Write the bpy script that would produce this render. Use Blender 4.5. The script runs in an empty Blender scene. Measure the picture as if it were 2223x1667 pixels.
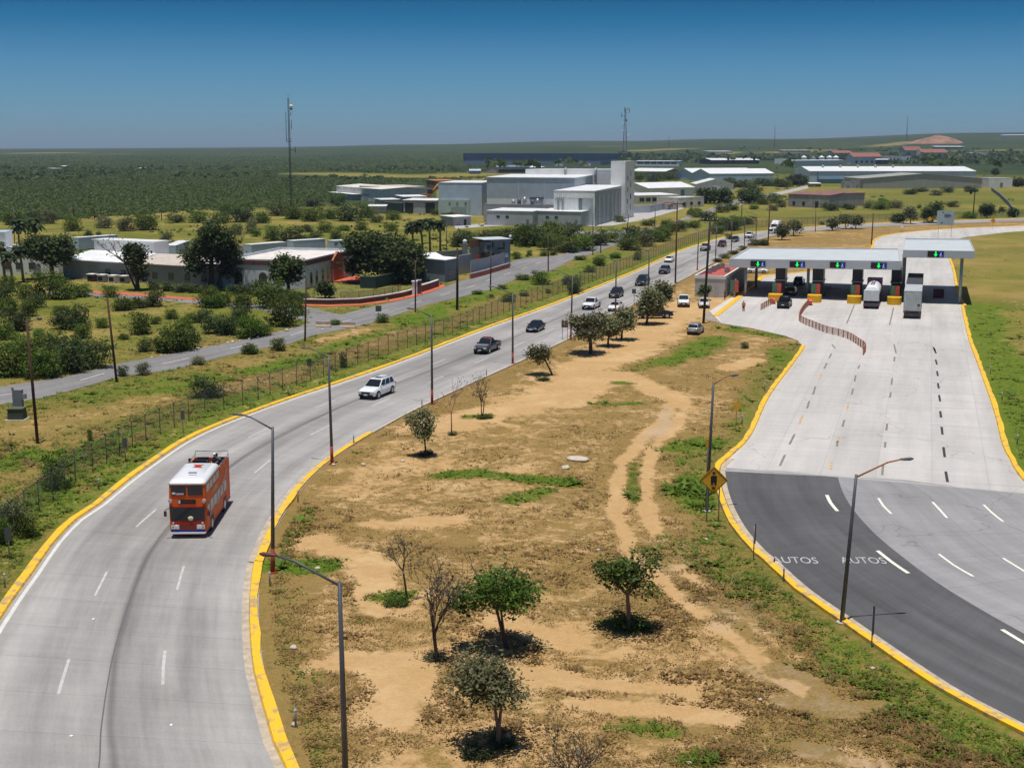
import bpy, bmesh, math, random
import numpy as np
from mathutils import Vector, Matrix, Quaternion
from mathutils.geometry import tessellate_polygon
D = bpy.data; SC = bpy.context.scene; COL = SC.collection
R = math.radians
# ------------------------------------------------------------------ camera
F = 2900.0; YH = 321.0; CX = 1111.5; CY = 833.5; HC = 26.0      # focal length and horizon in photo pixels, camera height in metres
PITCH = math.atan((CY - YH) / F)
cam = D.objects.new('camera', D.cameras.new('camera')); COL.objects.link(cam)
cam.location = (0, 0, HC); cam.rotation_euler = (math.pi / 2 - PITCH, 0, 0)
cam.data.sensor_width = 36; cam.data.lens = 36 * F / 2223; cam.data.clip_start = 0.5; cam.data.clip_end = 60000
SC.camera = cam
# ------------------------------------------------------------------ sky, sun, exposure
HAZE = 0.00007
SUN_EL = 83.0; SUN_AZ = 200.0                                     # degrees; azimuth clockwise from +Y
w = D.worlds.new('World'); SC.world = w; w.use_nodes = True
nt = w.node_tree; nt.nodes.clear()
sky = nt.nodes.new('ShaderNodeTexSky'); sky.sky_type = 'NISHITA'; sky.sun_disc = False
sky.sun_elevation = R(SUN_EL); sky.sun_rotation = R(SUN_AZ); sky.altitude = 100
sky.air_density = 1.0; sky.dust_density = 0.6; sky.ozone_density = 3.0
SKY_TINT = (0.60, 0.66, 0.70)
tc = nt.nodes.new('ShaderNodeTexCoord'); sep = nt.nodes.new('ShaderNodeSeparateXYZ')
ramp = nt.nodes.new('ShaderNodeValToRGB')
cr = ramp.color_ramp
cr.elements[0].position = 0.0; cr.elements[0].color = (0.53, 0.88, 1.30, 1)
cr.elements[1].position = 1.0; cr.elements[1].color = (0.8, 0.9, 1.0, 1)
for p, c in ((0.014, (0.45, 0.84, 1.32, 1)), (0.04, (0.33, 0.72, 1.18, 1)), (0.062, (0.23, 0.61, 1.03, 1)), (0.09, (0.055, 0.41, 0.76, 1)), (0.112, (0.012, 0.27, 0.53, 1)), (0.16, (0.02, 0.16, 0.34, 1)), (0.4, (0.45, 0.6, 0.8, 1))):
    e = cr.elements.new(p); e.color = c
mul = nt.nodes.new('ShaderNodeMix'); mul.data_type = 'RGBA'; mul.blend_type = 'MULTIPLY'; mul.inputs[0].default_value = 1
bg = nt.nodes.new('ShaderNodeBackground'); out = nt.nodes.new('ShaderNodeOutputWorld')
bg.inputs[1].default_value = 0.075
L = nt.links.new
L(tc.outputs['Generated'], sep.inputs[0]); L(sep.outputs[2], ramp.inputs[0])
L(sky.outputs[0], mul.inputs[6]); L(ramp.outputs[0], mul.inputs[7]); L(mul.outputs[2], bg.inputs[0]); L(bg.outputs[0], out.inputs[0])
sl = D.lights.new('sun', 'SUN'); sun = D.objects.new('sun', sl); COL.objects.link(sun)
sl.energy = 4.3; sl.angle = R(0.53); sl.color = (1.0, 0.96, 0.90)
sdir = Vector((math.sin(R(SUN_AZ)) * math.cos(R(SUN_EL)), math.cos(R(SUN_AZ)) * math.cos(R(SUN_EL)), math.sin(R(SUN_EL))))
sun.rotation_euler = sdir.to_track_quat('Z', 'Y').to_euler(); sun.location = (0, 0, 300)
SC.view_settings.view_transform = 'Standard'; SC.view_settings.look = 'None'; SC.view_settings.gamma = 1; SC.view_settings.exposure = 0.0
SC.render.engine = 'CYCLES'
SC.cycles.max_bounces = 6; SC.cycles.diffuse_bounces = 3; SC.cycles.glossy_bounces = 3; SC.cycles.transparent_max_bounces = 24
SC.cycles.volume_bounces = 0; SC.cycles.use_adaptive_sampling = True; SC.cycles.use_denoising = True

# ------------------------------------------------------------------ terrain and the photo-to-ground survey
_hx = [-3000, 0, 300, 620, 900, 1111, 1350, 1700, 1850, 2000, 2223, 6000]
_hy = [325, 325, 323, 320, 315, 311, 307, 303, 300, 297, 293, 293]
def th(X, Y):
    X = np.asarray(X, float); Y = np.asarray(Y, float)
    px = CX + F * X / np.maximum(Y, 1.0)
    hm = np.maximum((YH - np.interp(px, _hx, _hy)) / F * 7000 + HC, 0)
    t = np.clip((np.hypot(X, Y) - 1300) / 5700, 0, 1)
    wob = 1 + 0.06 * np.sin(X / 310.0 + 1.3) * np.sin(Y / 420.0) + 0.03 * np.sin(X / 130.0)
    return hm * t * t * (3 - 2 * t) * wob * np.clip(Y / 400.0, 0, 1)
def ray(x, y):
    u = (x - CX) / F; v = (CY - y) / F
    return Vector((u, math.cos(PITCH) + v * math.sin(PITCH), -math.sin(PITCH) + v * math.cos(PITCH)))
def G(x, y, z=0.0):
    """world point whose height above the local ground is z, seen at photo pixel (x, y)"""
    d = ray(x, y)
    if y < 362:                                # shallow rays: march to the rising land
        ts = np.exp(np.linspace(math.log(300), math.log(13000), 900)); hh = HC + ts * d.z - th(ts * d.x, ts * d.y) - z
        k = np.argmax(hh < 0) if (hh < 0).any() else 899
        p = d * float(ts[k]); return Vector((p.x, p.y, float(th(p.x, p.y)) + z))
    g = 0.0; p = None
    for _ in range(14):
        t = (z + g - HC) / d.z
        p = d * t; g2 = float(th(p.x, p.y))
        if abs(g2 - g) < 0.01: break
        g = g * 0.5 + g2 * 0.5
    return Vector((p.x, p.y, g + z))
def hz(P, y):
    """height above P (a ground point) of the point seen at photo row y"""
    v = (CY - y) / F; c, s = math.cos(PITCH), math.sin(PITCH)
    # (Yc.. ) solve v = (Y s + Z c)/(Y c - Z s)
    Z = P.y * (v * c - s) / (c + v * s)
    return Z + HC - P.z
def proj(P):
    Z = P[2] - HC; c, s = math.cos(PITCH), math.sin(PITCH)
    d = P[1] * c - Z * s
    return CX + F * P[0] / d, CY - F * (P[1] * s + Z * c) / d

# ------------------------------------------------------------------ materials
MATS = {}
def nodes(name):
    m = D.materials.new(name); m.use_nodes = True
    return m, m.node_tree, m.node_tree.nodes['Principled BSDF']
def M(name, col, rough=0.7, metal=0.0, var=0.12, scale=1.5, bump=0.0, coat=0.0, spec=0.35, rnd=0.0):
    if name in MATS: return MATS[name]
    m, t, b = nodes(name); n = t.nodes; l = t.links.new
    geo = n.new('ShaderNodeNewGeometry'); nz = n.new('ShaderNodeTexNoise'); nz.inputs['Scale'].default_value = scale; nz.inputs['Detail'].default_value = 6
    nz.inputs['Roughness'].default_value = 0.65
    l(geo.outputs['Position'], nz.inputs['Vector'])
    mr = n.new('ShaderNodeMapRange'); mr.inputs[1].default_value = 0.3; mr.inputs[2].default_value = 0.7
    mr.inputs[3].default_value = 1 - var; mr.inputs[4].default_value = 1 + var
    l(nz.outputs['Fac'], mr.inputs[0])
    hsv = n.new('ShaderNodeHueSaturation'); hsv.inputs['Color'].default_value = (*col, 1)
    l(mr.outputs[0], hsv.inputs['Value'])
    l(hsv.outputs[0], b.inputs['Base Color'])
    b.inputs['Roughness'].default_value = rough; b.inputs['Metallic'].default_value = metal
    b.inputs['Specular IOR Level'].default_value = spec; b.inputs['Coat Weight'].default_value = coat; b.inputs['Coat Roughness'].default_value = 0.05
    if bump:
        bp = n.new('ShaderNodeBump'); bp.inputs['Strength'].default_value = bump; bp.inputs['Distance'].default_value = 0.05
        l(nz.outputs['Fac'], bp.inputs['Height']); l(bp.outputs[0], b.inputs['Normal'])
    MATS[name] = m; return m
def Mcorr(name, col, pitch=0.3, axis='X', depth=0.5, rough=0.45, metal=0.0, var=0.1):
    """ribbed sheet metal: a wave bump in object space plus streaky dirt"""
    if name in MATS: return MATS[name]
    m = M(name, col, rough, metal, var, 0.4); t = m.node_tree; n = t.nodes; l = t.links.new; b = n['Principled BSDF']
    co = n.new('ShaderNodeTexCoord'); wv = n.new('ShaderNodeTexWave'); wv.bands_direction = axis; wv.inputs['Scale'].default_value = 0.314 / pitch
    l(co.outputs['Object'], wv.inputs['Vector'])
    bp = n.new('ShaderNodeBump'); bp.inputs['Strength'].default_value = depth; bp.inputs['Distance'].default_value = 0.06
    l(wv.outputs['Fac'], bp.inputs['Height']); l(bp.outputs[0], b.inputs['Normal'])
    return m
def Mleaf(name, c1, c2, trans=0.3):
    """foliage: every leaf clump carries its own tint value between two greens"""
    if name in MATS: return MATS[name]
    m, t, b = nodes(name); n = t.nodes; l = t.links.new
    at = n.new('ShaderNodeAttribute'); at.attribute_name = 'tint'
    oi = n.new('ShaderNodeObjectInfo')
    mx = n.new('ShaderNodeMix'); mx.data_type = 'RGBA'; mx.inputs[6].default_value = (*c1, 1); mx.inputs[7].default_value = (*c2, 1)
    l(at.outputs['Fac'], mx.inputs[0])
    mr = n.new('ShaderNodeMapRange'); mr.inputs[3].default_value = 0.78; mr.inputs[4].default_value = 1.25; l(oi.outputs['Random'], mr.inputs[0])
    hs = n.new('ShaderNodeHueSaturation'); l(mx.outputs[2], hs.inputs['Color']); l(mr.outputs[0], hs.inputs['Value'])
    mh = n.new('ShaderNodeMapRange'); mh.inputs[3].default_value = 0.485; mh.inputs[4].default_value = 0.51; l(oi.outputs['Random'], mh.inputs[0]); l(mh.outputs[0], hs.inputs['Hue'])
    l(hs.outputs[0], b.inputs['Base Color']); b.inputs['Roughness'].default_value = 0.6; b.inputs['Specular IOR Level'].default_value = 0.25
    tr = n.new('ShaderNodeBsdfTranslucent'); l(hs.outputs[0], tr.inputs['Color'])
    ms = n.new('ShaderNodeMixShader'); ms.inputs[0].default_value = trans
    l(b.outputs[0], ms.inputs[1]); l(tr.outputs[0], ms.inputs[2]); l(ms.outputs[0], n['Material Output'].inputs['Surface'])
    MATS[name] = m; return m
def Mglass(name, col=(0.015, 0.02, 0.025), rough=0.06):
    if name in MATS: return MATS[name]
    m, t, b = nodes(name)
    b.inputs['Base Color'].default_value = (*col, 1); b.inputs['Roughness'].default_value = rough; b.inputs['Specular IOR Level'].default_value = 0.6
    MATS[name] = m; return m
def Memit(name, col, s):
    if name in MATS: return MATS[name]
    m, t, b = nodes(name); b.inputs['Base Color'].default_value = (*col, 1); b.inputs['Emission Color'].default_value = (*col, 1); b.inputs['Emission Strength'].default_value = s
    MATS[name] = m; return m
def Mveil(name, col, cover):
    """wire mesh: mostly open"""
    if name in MATS: return MATS[name]
    m, t, b = nodes(name); n = t.nodes; l = t.links.new
    b.inputs['Base Color'].default_value = (*col, 1); b.inputs['Roughness'].default_value = 0.6
    geo = n.new('ShaderNodeNewGeometry'); vo = n.new('ShaderNodeTexVoronoi'); vo.feature = 'DISTANCE_TO_EDGE'; vo.inputs['Scale'].default_value = 9
    l(geo.outputs['Position'], vo.inputs['Vector'])
    cm = n.new('ShaderNodeMath'); cm.operation = 'LESS_THAN'; cm.inputs[1].default_value = cover * 0.22; l(vo.outputs['Distance'], cm.inputs[0])
    tr = n.new('ShaderNodeBsdfTransparent'); ms = n.new('ShaderNodeMixShader')
    l(cm.outputs[0], ms.inputs[0]); l(tr.outputs[0], ms.inputs[1]); l(b.outputs[0], ms.inputs[2]); l(ms.outputs[0], n['Material Output'].inputs['Surface'])
    MATS[name] = m; return m

# ------------------------------------------------------------------ mesh builder
class MB:
    def __init__(s): s.v = []; s.f = []; s.t = []; s.sm = []
    def add(s, vs, fs, smooth=False):
        o = len(s.v); s.v += [tuple(p) for p in vs]
        for f in fs: s.f.append([i + o for i in f]); s.sm.append(smooth)
        return s
    def box(s, c, d, rz=0.0, taper=(1, 1), rx=0.0):
        x, y, z = d[0] / 2, d[1] / 2, d[2] / 2; tx, ty = taper
        vs = [(-x, -y, -z), (x, -y, -z), (x, y, -z), (-x, y, -z), (-x * tx, -y * ty, z), (x * tx, -y * ty, z), (x * tx, y * ty, z), (-x * tx, y * ty, z)]
        m = Matrix.Translation(c) @ Matrix.Rotation(rz, 4, 'Z') @ Matrix.Rotation(rx, 4, 'X')
        return s.add([m @ Vector(p) for p in vs], [(0, 3, 2, 1), (4, 5, 6, 7), (0, 1, 5, 4), (1, 2, 6, 5), (2, 3, 7, 6), (3, 0, 4, 7)])
    def span(s, x0, x1, y0, y1, z0, z1):
        return s.box(((x0 + x1) / 2, (y0 + y1) / 2, (z0 + z1) / 2), (x1 - x0, y1 - y0, z1 - z0))
    def tube(s, pts, rs, n=8, caps=True, smooth=True):
        pts = [Vector(p) for p in pts]; rs = [rs] * len(pts) if not hasattr(rs, '__len__') else rs
        rings = []; prev = None
        for i, p in enumerate(pts):
            t = (pts[min(i + 1, len(pts) - 1)] - pts[max(i - 1, 0)]).normalized()
            a = prev if prev is not None else (Vector((1, 0, 0)) if abs(t.x) < 0.8 else Vector((0, 1, 0)))
            a = (a - t * a.dot(t)).normalized(); b = t.cross(a); prev = a
            rings.append([p + (a * math.cos(k * 2 * math.pi / n) + b * math.sin(k * 2 * math.pi / n)) * rs[i] for k in range(n)])
        vs = [q for r in rings for q in r]; fs = []
        for i in range(len(pts) - 1):
            for k in range(n): fs.append((i * n + k, i * n + (k + 1) % n, (i + 1) * n + (k + 1) % n, (i + 1) * n + k))
        s.add(vs, fs, smooth)
        if caps:
            o = len(s.v) - len(vs)
            s.f.append([o + k for k in range(n)][::-1]); s.sm.append(False)
            s.f.append([o + (len(pts) - 1) * n + k for k in range(n)]); s.sm.append(False)
        return s
    def prism(s, poly, z0, z1, m=None):
        """poly in xy (counter-clockwise), extruded z0..z1, optional matrix"""
        n = len(poly); vs = [(p[0], p[1], z0) for p in poly] + [(p[0], p[1], z1) for p in poly]
        if m is not None: vs = [m @ Vector(p) for p in vs]
        fs = [tuple(range(n))[::-1], tuple(range(n, 2 * n))] + [(i, (i + 1) % n, n + (i + 1) % n, n + i) for i in range(n)]
        return s.add(vs, fs)
    def loft(s, secs, closed=True, caps=True, smooth=False):
        n = len(secs[0]); vs = [p for q in secs for p in q]; fs = []
        for i in range(len(secs) - 1):
            for k in range(n if closed else n - 1): fs.append((i * n + k, i * n + (k + 1) % n, (i + 1) * n + (k + 1) % n, (i + 1) * n + k))
        if caps and closed: fs += [tuple(range(n))[::-1], tuple(range((len(secs) - 1) * n, len(secs) * n))]
        return s.add(vs, fs, smooth)
    def quad(s, a, b, c, d): return s.add([a, b, c, d], [(0, 1, 2, 3)])
    def sphere(s, c, r, nu=10, nv=6, sq=(1, 1, 1)):
        vs = []; fs = []
        for j in range(nv + 1):
            a = math.pi * j / nv
            for i in range(nu):
                b = 2 * math.pi * i / nu
                vs.append((c[0] + r * sq[0] * math.sin(a) * math.cos(b), c[1] + r * sq[1] * math.sin(a) * math.sin(b), c[2] + r * sq[2] * math.cos(a)))
        for j in range(nv):
            for i in range(nu): fs.append((j * nu + i, (j + 1) * nu + i, (j + 1) * nu + (i + 1) % nu, j * nu + (i + 1) % nu))
        return s.add(vs, fs, True)
    def mesh(s, name, mat):
        me = D.meshes.new(name); me.from_pydata(s.v, [], s.f); me.materials.append(mat)
        me.polygons.foreach_set('use_smooth', s.sm)
        if s.t and len(s.t) == len(s.f):
            a = me.attributes.new('tint', 'FLOAT', 'FACE'); a.data.foreach_set('value', s.t)
        me.update(); return me
    def build(s, name, mat, parent=None, loc=None, rz=None):
        o = D.objects.new(name, s.mesh(name, mat)); COL.objects.link(o)
        if parent is not None: o.parent = parent
        if loc is not None: o.location = loc
        if rz is not None: o.rotation_euler[2] = rz
        return o
def tag(o, label=None, cat=None, group=None, kind=None):
    if label: o['label'] = label
    if cat: o['category'] = cat
    if group: o['group'] = group
    if kind: o['kind'] = kind
    return o
def thing(name, loc, rz, label, cat, group=None):
    o = D.objects.new(name, None); COL.objects.link(o); o.location = loc; o.rotation_euler = (0, 0, rz); o.empty_display_size = 0.2
    return tag(o, label, cat, group)
KIDS = {}
def copy_tree(o, parent=None):
    c = o.copy(); COL.objects.link(c)
    if parent is not None: c.parent = parent
    for ch in list(o.children): copy_tree(ch, c)
    return c
def struct(name, mb, mat): return tag(mb.build(name, mat), kind='structure')
def crom(P, step):
    """smooth line through points, resampled at about `step` metres"""
    P = [Vector(p) for p in P]; out = []
    Q = [P[0] * 2 - P[1]] + P + [P[-1] * 2 - P[-2]]
    for i in range(1, len(Q) - 2):
        a, b, c, d = Q[i - 1:i + 3]; n = max(1, int((c - b).length / step))
        for k in range(n):
            t = k / n
            out.append(0.5 * ((2 * b) + (c - a) * t + (2 * a - 5 * b + 4 * c - d) * t * t + (3 * b - a - 3 * c + d) * t ** 3))
    out.append(P[-1]); return out
def resample(P, n):
    P = np.array([list(p) for p in P]); s = np.r_[0, np.cumsum(np.linalg.norm(np.diff(P, axis=0), axis=1))]
    q = np.linspace(0, s[-1], n); return [Vector([np.interp(x, s, P[:, k]) for k in range(P.shape[1])]) for x in q]
def poly_dist(X, Y, line):
    """distance of arrays X, Y to a polyline"""
    d = np.full(X.shape, 1e9)
    for (a, b) in zip(line[:-1], line[1:]):
        ax, ay, bx, by = a[0], a[1], b[0], b[1]; L2 = (bx - ax) ** 2 + (by - ay) ** 2 + 1e-9
        t = np.clip(((X - ax) * (bx - ax) + (Y - ay) * (by - ay)) / L2, 0, 1)
        d = np.minimum(d, np.hypot(X - ax - t * (bx - ax), Y - ay - t * (by - ay)))
    return d
def in_poly(X, Y, poly):
    c = np.zeros(X.shape, bool); n = len(poly)
    for i in range(n):
        x0, y0 = poly[i][0], poly[i][1]; x1, y1 = poly[(i + 1) % n][0], poly[(i + 1) % n][1]
        if y0 == y1: continue
        k = ((y0 > Y) != (y1 > Y)) & (X < (x1 - x0) * (Y - y0) / (y1 - y0) + x0); c ^= k
    return c
# ------------------------------------------------------------------ road edges surveyed from the photo (pixels -> ground)
GP = lambda pts, z=0.0: [G(x, y, z) for x, y in pts]
ML = GP([(0,1317),(51.5,1247.5),(100,1180),(152,1128),(201,1096),(258,1049.5),(325.5,1000.7),(393,957),(461,925),(531.6,898),(621,866),(711,836.6),(811,803),(900,770.5),(981,739),(1063,708),(1144,680),(1225.5,650),(1307,618),(1388,584),(1469.6,547),(1522,529),(1572,515),(1621,506.6),(1667,501),(1735,495),(1810,489.5),(1900,485),(2017,481),(2223,474),(2420,467)])
ML = [Vector((-21.5, 30, 0)), Vector((-24.8, 48, 0)), Vector((-27.6, 62, 0))] + ML
MR = GP([(646,1664),(618.7,1610),(594,1529),(575,1461),(564.4,1380),(561.7,1298),(568.5,1225),(578,1200),(598,1152.6),(621,1110),(654,1063),(702.7,1014),(770.5,966),(811,941),(892.6,896),(1008.5,841),(1062.7,816.6),(1117,792),(1198,755),(1239,735),(1361,670),(1467,616),(1507,595),(1532,581),(1558,566),(1621,535),(1650,521),(1690,510),(1740,504),(1815,498.5),(1900,493),(2017,488.5),(2223,480.5),(2420,473)])
MR = [Vector((-3.0, 30, 0)), Vector((-6.2, 43, 0))] + MR
ML = crom(ML, 2.5); MR = crom(MR, 2.5)
SLO = GP([(-160,905),(0,878.7),(89.5,865),(190,838),(271,816),(380,803),(450,783.5),(551,759.5),(627,747),(678,729),(769,711),(814.6,699),(855,686),(931,661),(1010,643),(1065,629),(1115,609),(1191,588.6),(1247,563),(1280,553),(1355.7,525),(1406,503),(1457,489),(1532.5,465),(1608.5,439.5),(1660,421)])
SUP = GP([(-160,868),(0,840),(147,817.7),(228,795),(329,777),(418,759.5),(533.5,737),(622,716),(678,700),(742,683),(800,668),(855,656),(918,640.5),(963,624),(1021.5,603),(1107.6,570),(1138,561),(1196,557),(1254,545.6),(1295,530),(1343,517.7),(1400,499),(1452,486),(1532.5,457),(1603,434),(1652,418)])
SLO = crom(SLO, 3); SUP = crom(SUP, 3)
# toll road outline pieces
TLa = crom(GP([(2330,1668),(2223,1597),(2138,1553),(2030,1493.6),(1894,1401),(1826,1352.6),(1726,1282),(1655.5,1217),(1636,1201.5),(1595,1155),(1568,1106.5),(1553,1060),(1549,1022),(1554.6,1009),(1582,984.5),(1620,944),(1661.5,860),(1718.5,784),(1741,752)]), 1.5)   # near kerb, going away
TLb = GP([(1741,749),(1736,741),(1709,731),(1636,714),(1596,708),(1567,703)])                                   # flush edge to the car park
TLc = GP([(1559,687),(1585,667),(1608,648),(1625,633),(1646,619),(1656.6,603),(1668,599.5),(1694.6,596.5)])       # painted kerb beside the office
TLd = crom(GP([(1694.6,596.5),(1760,590),(1830,577),(1875,561),(1893,545),(1896,539),(1902,521),(1929,511),(1992,503),(2093,496),(2223,491),(2420,484)]), 3)
TRa = crom(GP([(2300,1110),(2223,1033),(2203,997),(2187,968),(2165.5,889.5),(2133,800),(2108,733),(2092,665)]), 2)                       # right kerb, going away
TRb = crom(GP([(2092,665),(2079,645),(2074.6,630),(2068,589),(2059,561.5),(2050,545),(2052,531),(2070,522),(2088,517),(2150,509),(2223,502),(2420,494)]), 3)

# ------------------------------------------------------------------ ground sheet with soil / green cover values per vertex
az = np.r_[np.linspace(-84, -27, 60)[:-1], np.linspace(-27, 27, 440), np.linspace(27, 84, 60)[1:]] * math.pi / 180
rr = np.r_[np.linspace(6, 40, 14)[:-1], np.exp(np.linspace(math.log(40), math.log(1200), 430))[:-1], np.exp(np.linspace(math.log(1200), math.log(14500), 130))]
AZ, RR = np.meshgrid(az, rr); X = RR * np.sin(AZ); Y = RR * np.cos(AZ)
Z = th(X, Y)
def vnoise(X, Y, s, seed):
    x = X / s; y = Y / s; xi = np.floor(x).astype(np.int64); yi = np.floor(y).astype(np.int64); fx = x - xi; fy = y - yi
    fx = fx * fx * (3 - 2 * fx); fy = fy * fy * (3 - 2 * fy)
    def h(a, b):
        k = (a * 374761393 + b * 668265263 + seed * 974711) & 0x7fffffff
        k = ((k ^ (k >> 13)) * 1274126177) & 0x7fffffff
        return ((k ^ (k >> 16)) & 0xffff) / 65535.0
    return (h(xi, yi) * (1 - fx) + h(xi + 1, yi) * fx) * (1 - fy) + (h(xi, yi + 1) * (1 - fx) + h(xi + 1, yi + 1) * fx) * fy
def fbm(X, Y, s, seed): return 0.5 * vnoise(X, Y, s, seed) + 0.28 * vnoise(X, Y, s / 2.1, seed + 1) + 0.15 * vnoise(X, Y, s / 4.4, seed + 2) + 0.07 * vnoise(X, Y, s / 9, seed + 3)
def xat(line, Y):
    P = np.array([[p[0], p[1]] for p in line]); k = np.argsort(P[:, 1]); return np.interp(Y, P[k, 1], P[k, 0])
def smooth(a, b, x): t = np.clip((x - a) / (b - a), 0, 1); return t * t * (3 - 2 * t)
def cover(X, Y):
    """soil, green, gravel, lush values (0..1) of the ground cover at X, Y"""
    xl = xat(ML, Y); xr = xat(MR, Y); nearm = Y < 500
    left = (X < xl) & nearm; tl = xat(TLa, Y)
    tr = xat(TRa + TRb[1:], Y)
    right = (X > tr) & nearm
    isl = (~left) & (~right) & nearm
    n1 = fbm(X, Y, 22, 1); n2 = fbm(X, Y, 7, 2); n3 = fbm(X, Y, 2.2, 9)
    soil = np.where(isl, 0.33 + 0.55 * (n1 - .5) + 0.5 * (n2 - .5), 0.0)
    soil = np.where(left, 0.02 + 0.35 * (n2 - .5), soil); soil = np.where(right, 0.10 + 0.6 * (n1 - .5), soil)
    soil = np.where(nearm, soil, 0.12 + 0.4 * (fbm(X, Y, 60, 5) - .5))
    green = np.where(isl, 0.16 + 0.35 * (n1 - .5), 0.0); green = np.where(left, 0.54 + 0.8 * (fbm(X, Y, 16, 4) - .5), green)
    green = np.where(right, 0.46 + 0.9 * (n1 - .5), green)
    green = np.where(nearm, green, np.where(X > 90, .62, .46) + 0.6 * (fbm(X, Y, 55, 7) - .5))
    grav = np.zeros_like(X); lush = np.zeros_like(X)
    def stroke(arr, pts, r, amt, wob=0.6):
        ln = GP(pts); d = poly_dist(X, Y, ln) + (n3 - .5) * r * wob * 2 + (n2 - .5) * r * wob
        return np.maximum(arr, amt * smooth(r * 1.45, r * .25, d)) if amt > 0 else arr * (1 - (-amt) * smooth(r * 1.4, r * .3, d))
    near_isl = isl & (Y < 82) & (X > -14)
    soil = np.where(near_isl, soil + 0.10 * smooth(82, 66, Y), soil)
    # strip of weeds along the kerbs
    dm = poly_dist(X, Y, MR[::2]); dl = poly_dist(X, Y, ML[::2]); dt = poly_dist(X, Y, TLa[::2]); dr = poly_dist(X, Y, TRa[::2])
    g = smooth(4.5, 1, dm + (n2 - .5) * 4) * isl; soil = soil * (1 - .6 * g); green = np.maximum(green, .42 * g * smooth(150, 90, Y))
    g = smooth(6, 1.5, dt + (n2 - .5) * 7) * isl; soil = soil * (1 - .75 * g); green = np.maximum(green, .62 * g)
    lush = np.maximum(lush, .8 * smooth(5, 1.5, dt + (n2 - .5) * 6) * isl * (n1 > .46) * smooth(150, 120, Y))
    g = smooth(6.5, 3.5, dl + (n2 - .5) * 3) * left; soil = soil * (1 - g) + .22 * g * (n3 > .58); green = np.maximum(green, .66 * g); lush = np.maximum(lush, .85 * g * smooth(70, 100, Y))
    g = smooth(9, 4, dr + (n2 - .5) * 5) * right; soil *= (1 - g); green = np.maximum(green, .74 * g); lush = np.maximum(lush, .85 * g)
    # bare tracks
    for p, r in (([(1580,655),(1530,668),(1500,676),(1440,700),(1390,735),(1307,786),(1252,836),(1210,862)], 6.0), ([(1252,836),(1144,882),(1060,905),(981,925),(930,930)], 4.2),
                 ([(1330,800),(1361,819),(1415,845),(1462,862)], 2.2), ([(1472,865),(1446,905),(1390,955),(1352,1005),(1343,1060),(1341,1120),(1366,1190),(1416,1250),(1496,1310),(1596,1390),(1696,1470),(1876,1590)], .85), ([(1494,868),(1474,910),(1430,960),(1406,1010),(1402,1060),(1406,1120),(1440,1190),(1492,1245),(1572,1305),(1676,1385),(1780,1465),(1960,1590)], .85),
                 ([(1430,690),(1480,660),(1540,668)], 6.0), ([(700,1180),(800,1240),(830,1330)], 2.0), ([(760,1430),(830,1440),(880,1480),(850,1560)], 2.4), ([(1150,1470),(1330,1490),(1500,1500)], 1.8),
                 ([(830,1140),(990,1130)], 2.0), ([(1080,1350),(1160,1370),(1230,1400)], 1.6), ([(1640,780),(1580,800)], 2.0), ([(1250,1530),(1420,1540),(1600,1570)], 1.2)):
        soil = stroke(soil, p, r, .95); m = smooth(r, r * .5, poly_dist(X, Y, GP(p))); green = green * (1 - m); lush = lush * (1 - m)
    soil = stroke(soil, [(1376,1005),(1374,1050),(1380,1090)], .55, -1, .3); green = stroke(green, [(1376,1005),(1374,1050),(1380,1090)], .6, .75, .3)
    grav = stroke(grav, [(1455,885),(1440,920),(1410,955)], 1.1, .55); grav = stroke(grav, [(1430,1190),(1560,1290),(1640,1370)], 2.4, .34, 1.4); grav = stroke(grav, [(1640,1450),(1700,1490),(1800,1540)], 2.2, .42, 1.4); grav = stroke(grav, [(1760,1640),(1900,1660)], 1.5, .4, 1.2)
    # green patches on the island
    for p, r, a in (([(960,1032),(1040,1030),(1120,1040),(1235,1050)], 1.5, 1), ([(1110,1085),(1180,1065)], 1.4, .8), ([(580,1228),(690,1232)], 1.8, .95), ([(1345,832)], 1.3, 1), ([(1300,877),(1385,876)], 1.0, .9), ([(1440,790),(1500,765),(1560,735)], 3.2, .85), ([(1380,800),(1440,785)], 3, .6),
                    ([(1490,970),(1540,960)], 2.6, .9), ([(1500,1040),(1530,1100)], 1.8, .95), ([(830,1300),(880,1290)], 1.1, .9), ([(1330,1350),(1390,1355)], 1.2, .6), ([(1350,1580),(1440,1590)], 1.2, .7), ([(1480,1655),(1530,1660)], 1.0, .75), ([(1640,700),(1580,715),(1690,730)], 2.2, .8), ([(1690,760),(1700,790)], 2.2, .8), ([(1020,905),(1055,903)], 1, .8), ([(780,1350)], .8, .6)):
        if len(p) == 1: p = p + [(p[0][0] + 12, p[0][1])]
        green = stroke(green, p, r, a); lush = stroke(lush, p, r, a * .85); soil = stroke(soil, p, r, -.85)
    # brown tufted area
    for p, r in (([(1500,1180),(1600,1270),(1720,1370),(1850,1470),(2000,1580)], 3.0), ([(1700,1600),(1850,1560),(1980,1600)], 2.6)):
        soil = stroke(soil, p, r, -.75, 1.2); green = stroke(green, p, r, .36, 1.2)
    # left side: vivid bands between fence and side road, yellow field beyond
    for p, r, a in (([(0,1010),(90,985)], 3, .8), ([(180,860),(330,830),(450,815)], 2.4, .75), ([(330,850),(420,835)], 2.2, .9), ([(560,805),(640,790),(720,765)], 3, .95), ([(700,760),(830,725),(960,690)], 3.0, .9), ([(870,700),(990,660),(1060,640)], 4, .9), ([(1060,635),(1150,615),(1250,585),(1340,550)], 6, .75), ([(1500,500),(1600,460)], 8, .6),
                    ([(150,1010),(290,935)], 2.2, .85), ([(30,1120),(130,1050)], 2, .8)):
        green = stroke(green, p, r, a, .8); lush = stroke(lush, p, r, a * .9, .8)
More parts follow.
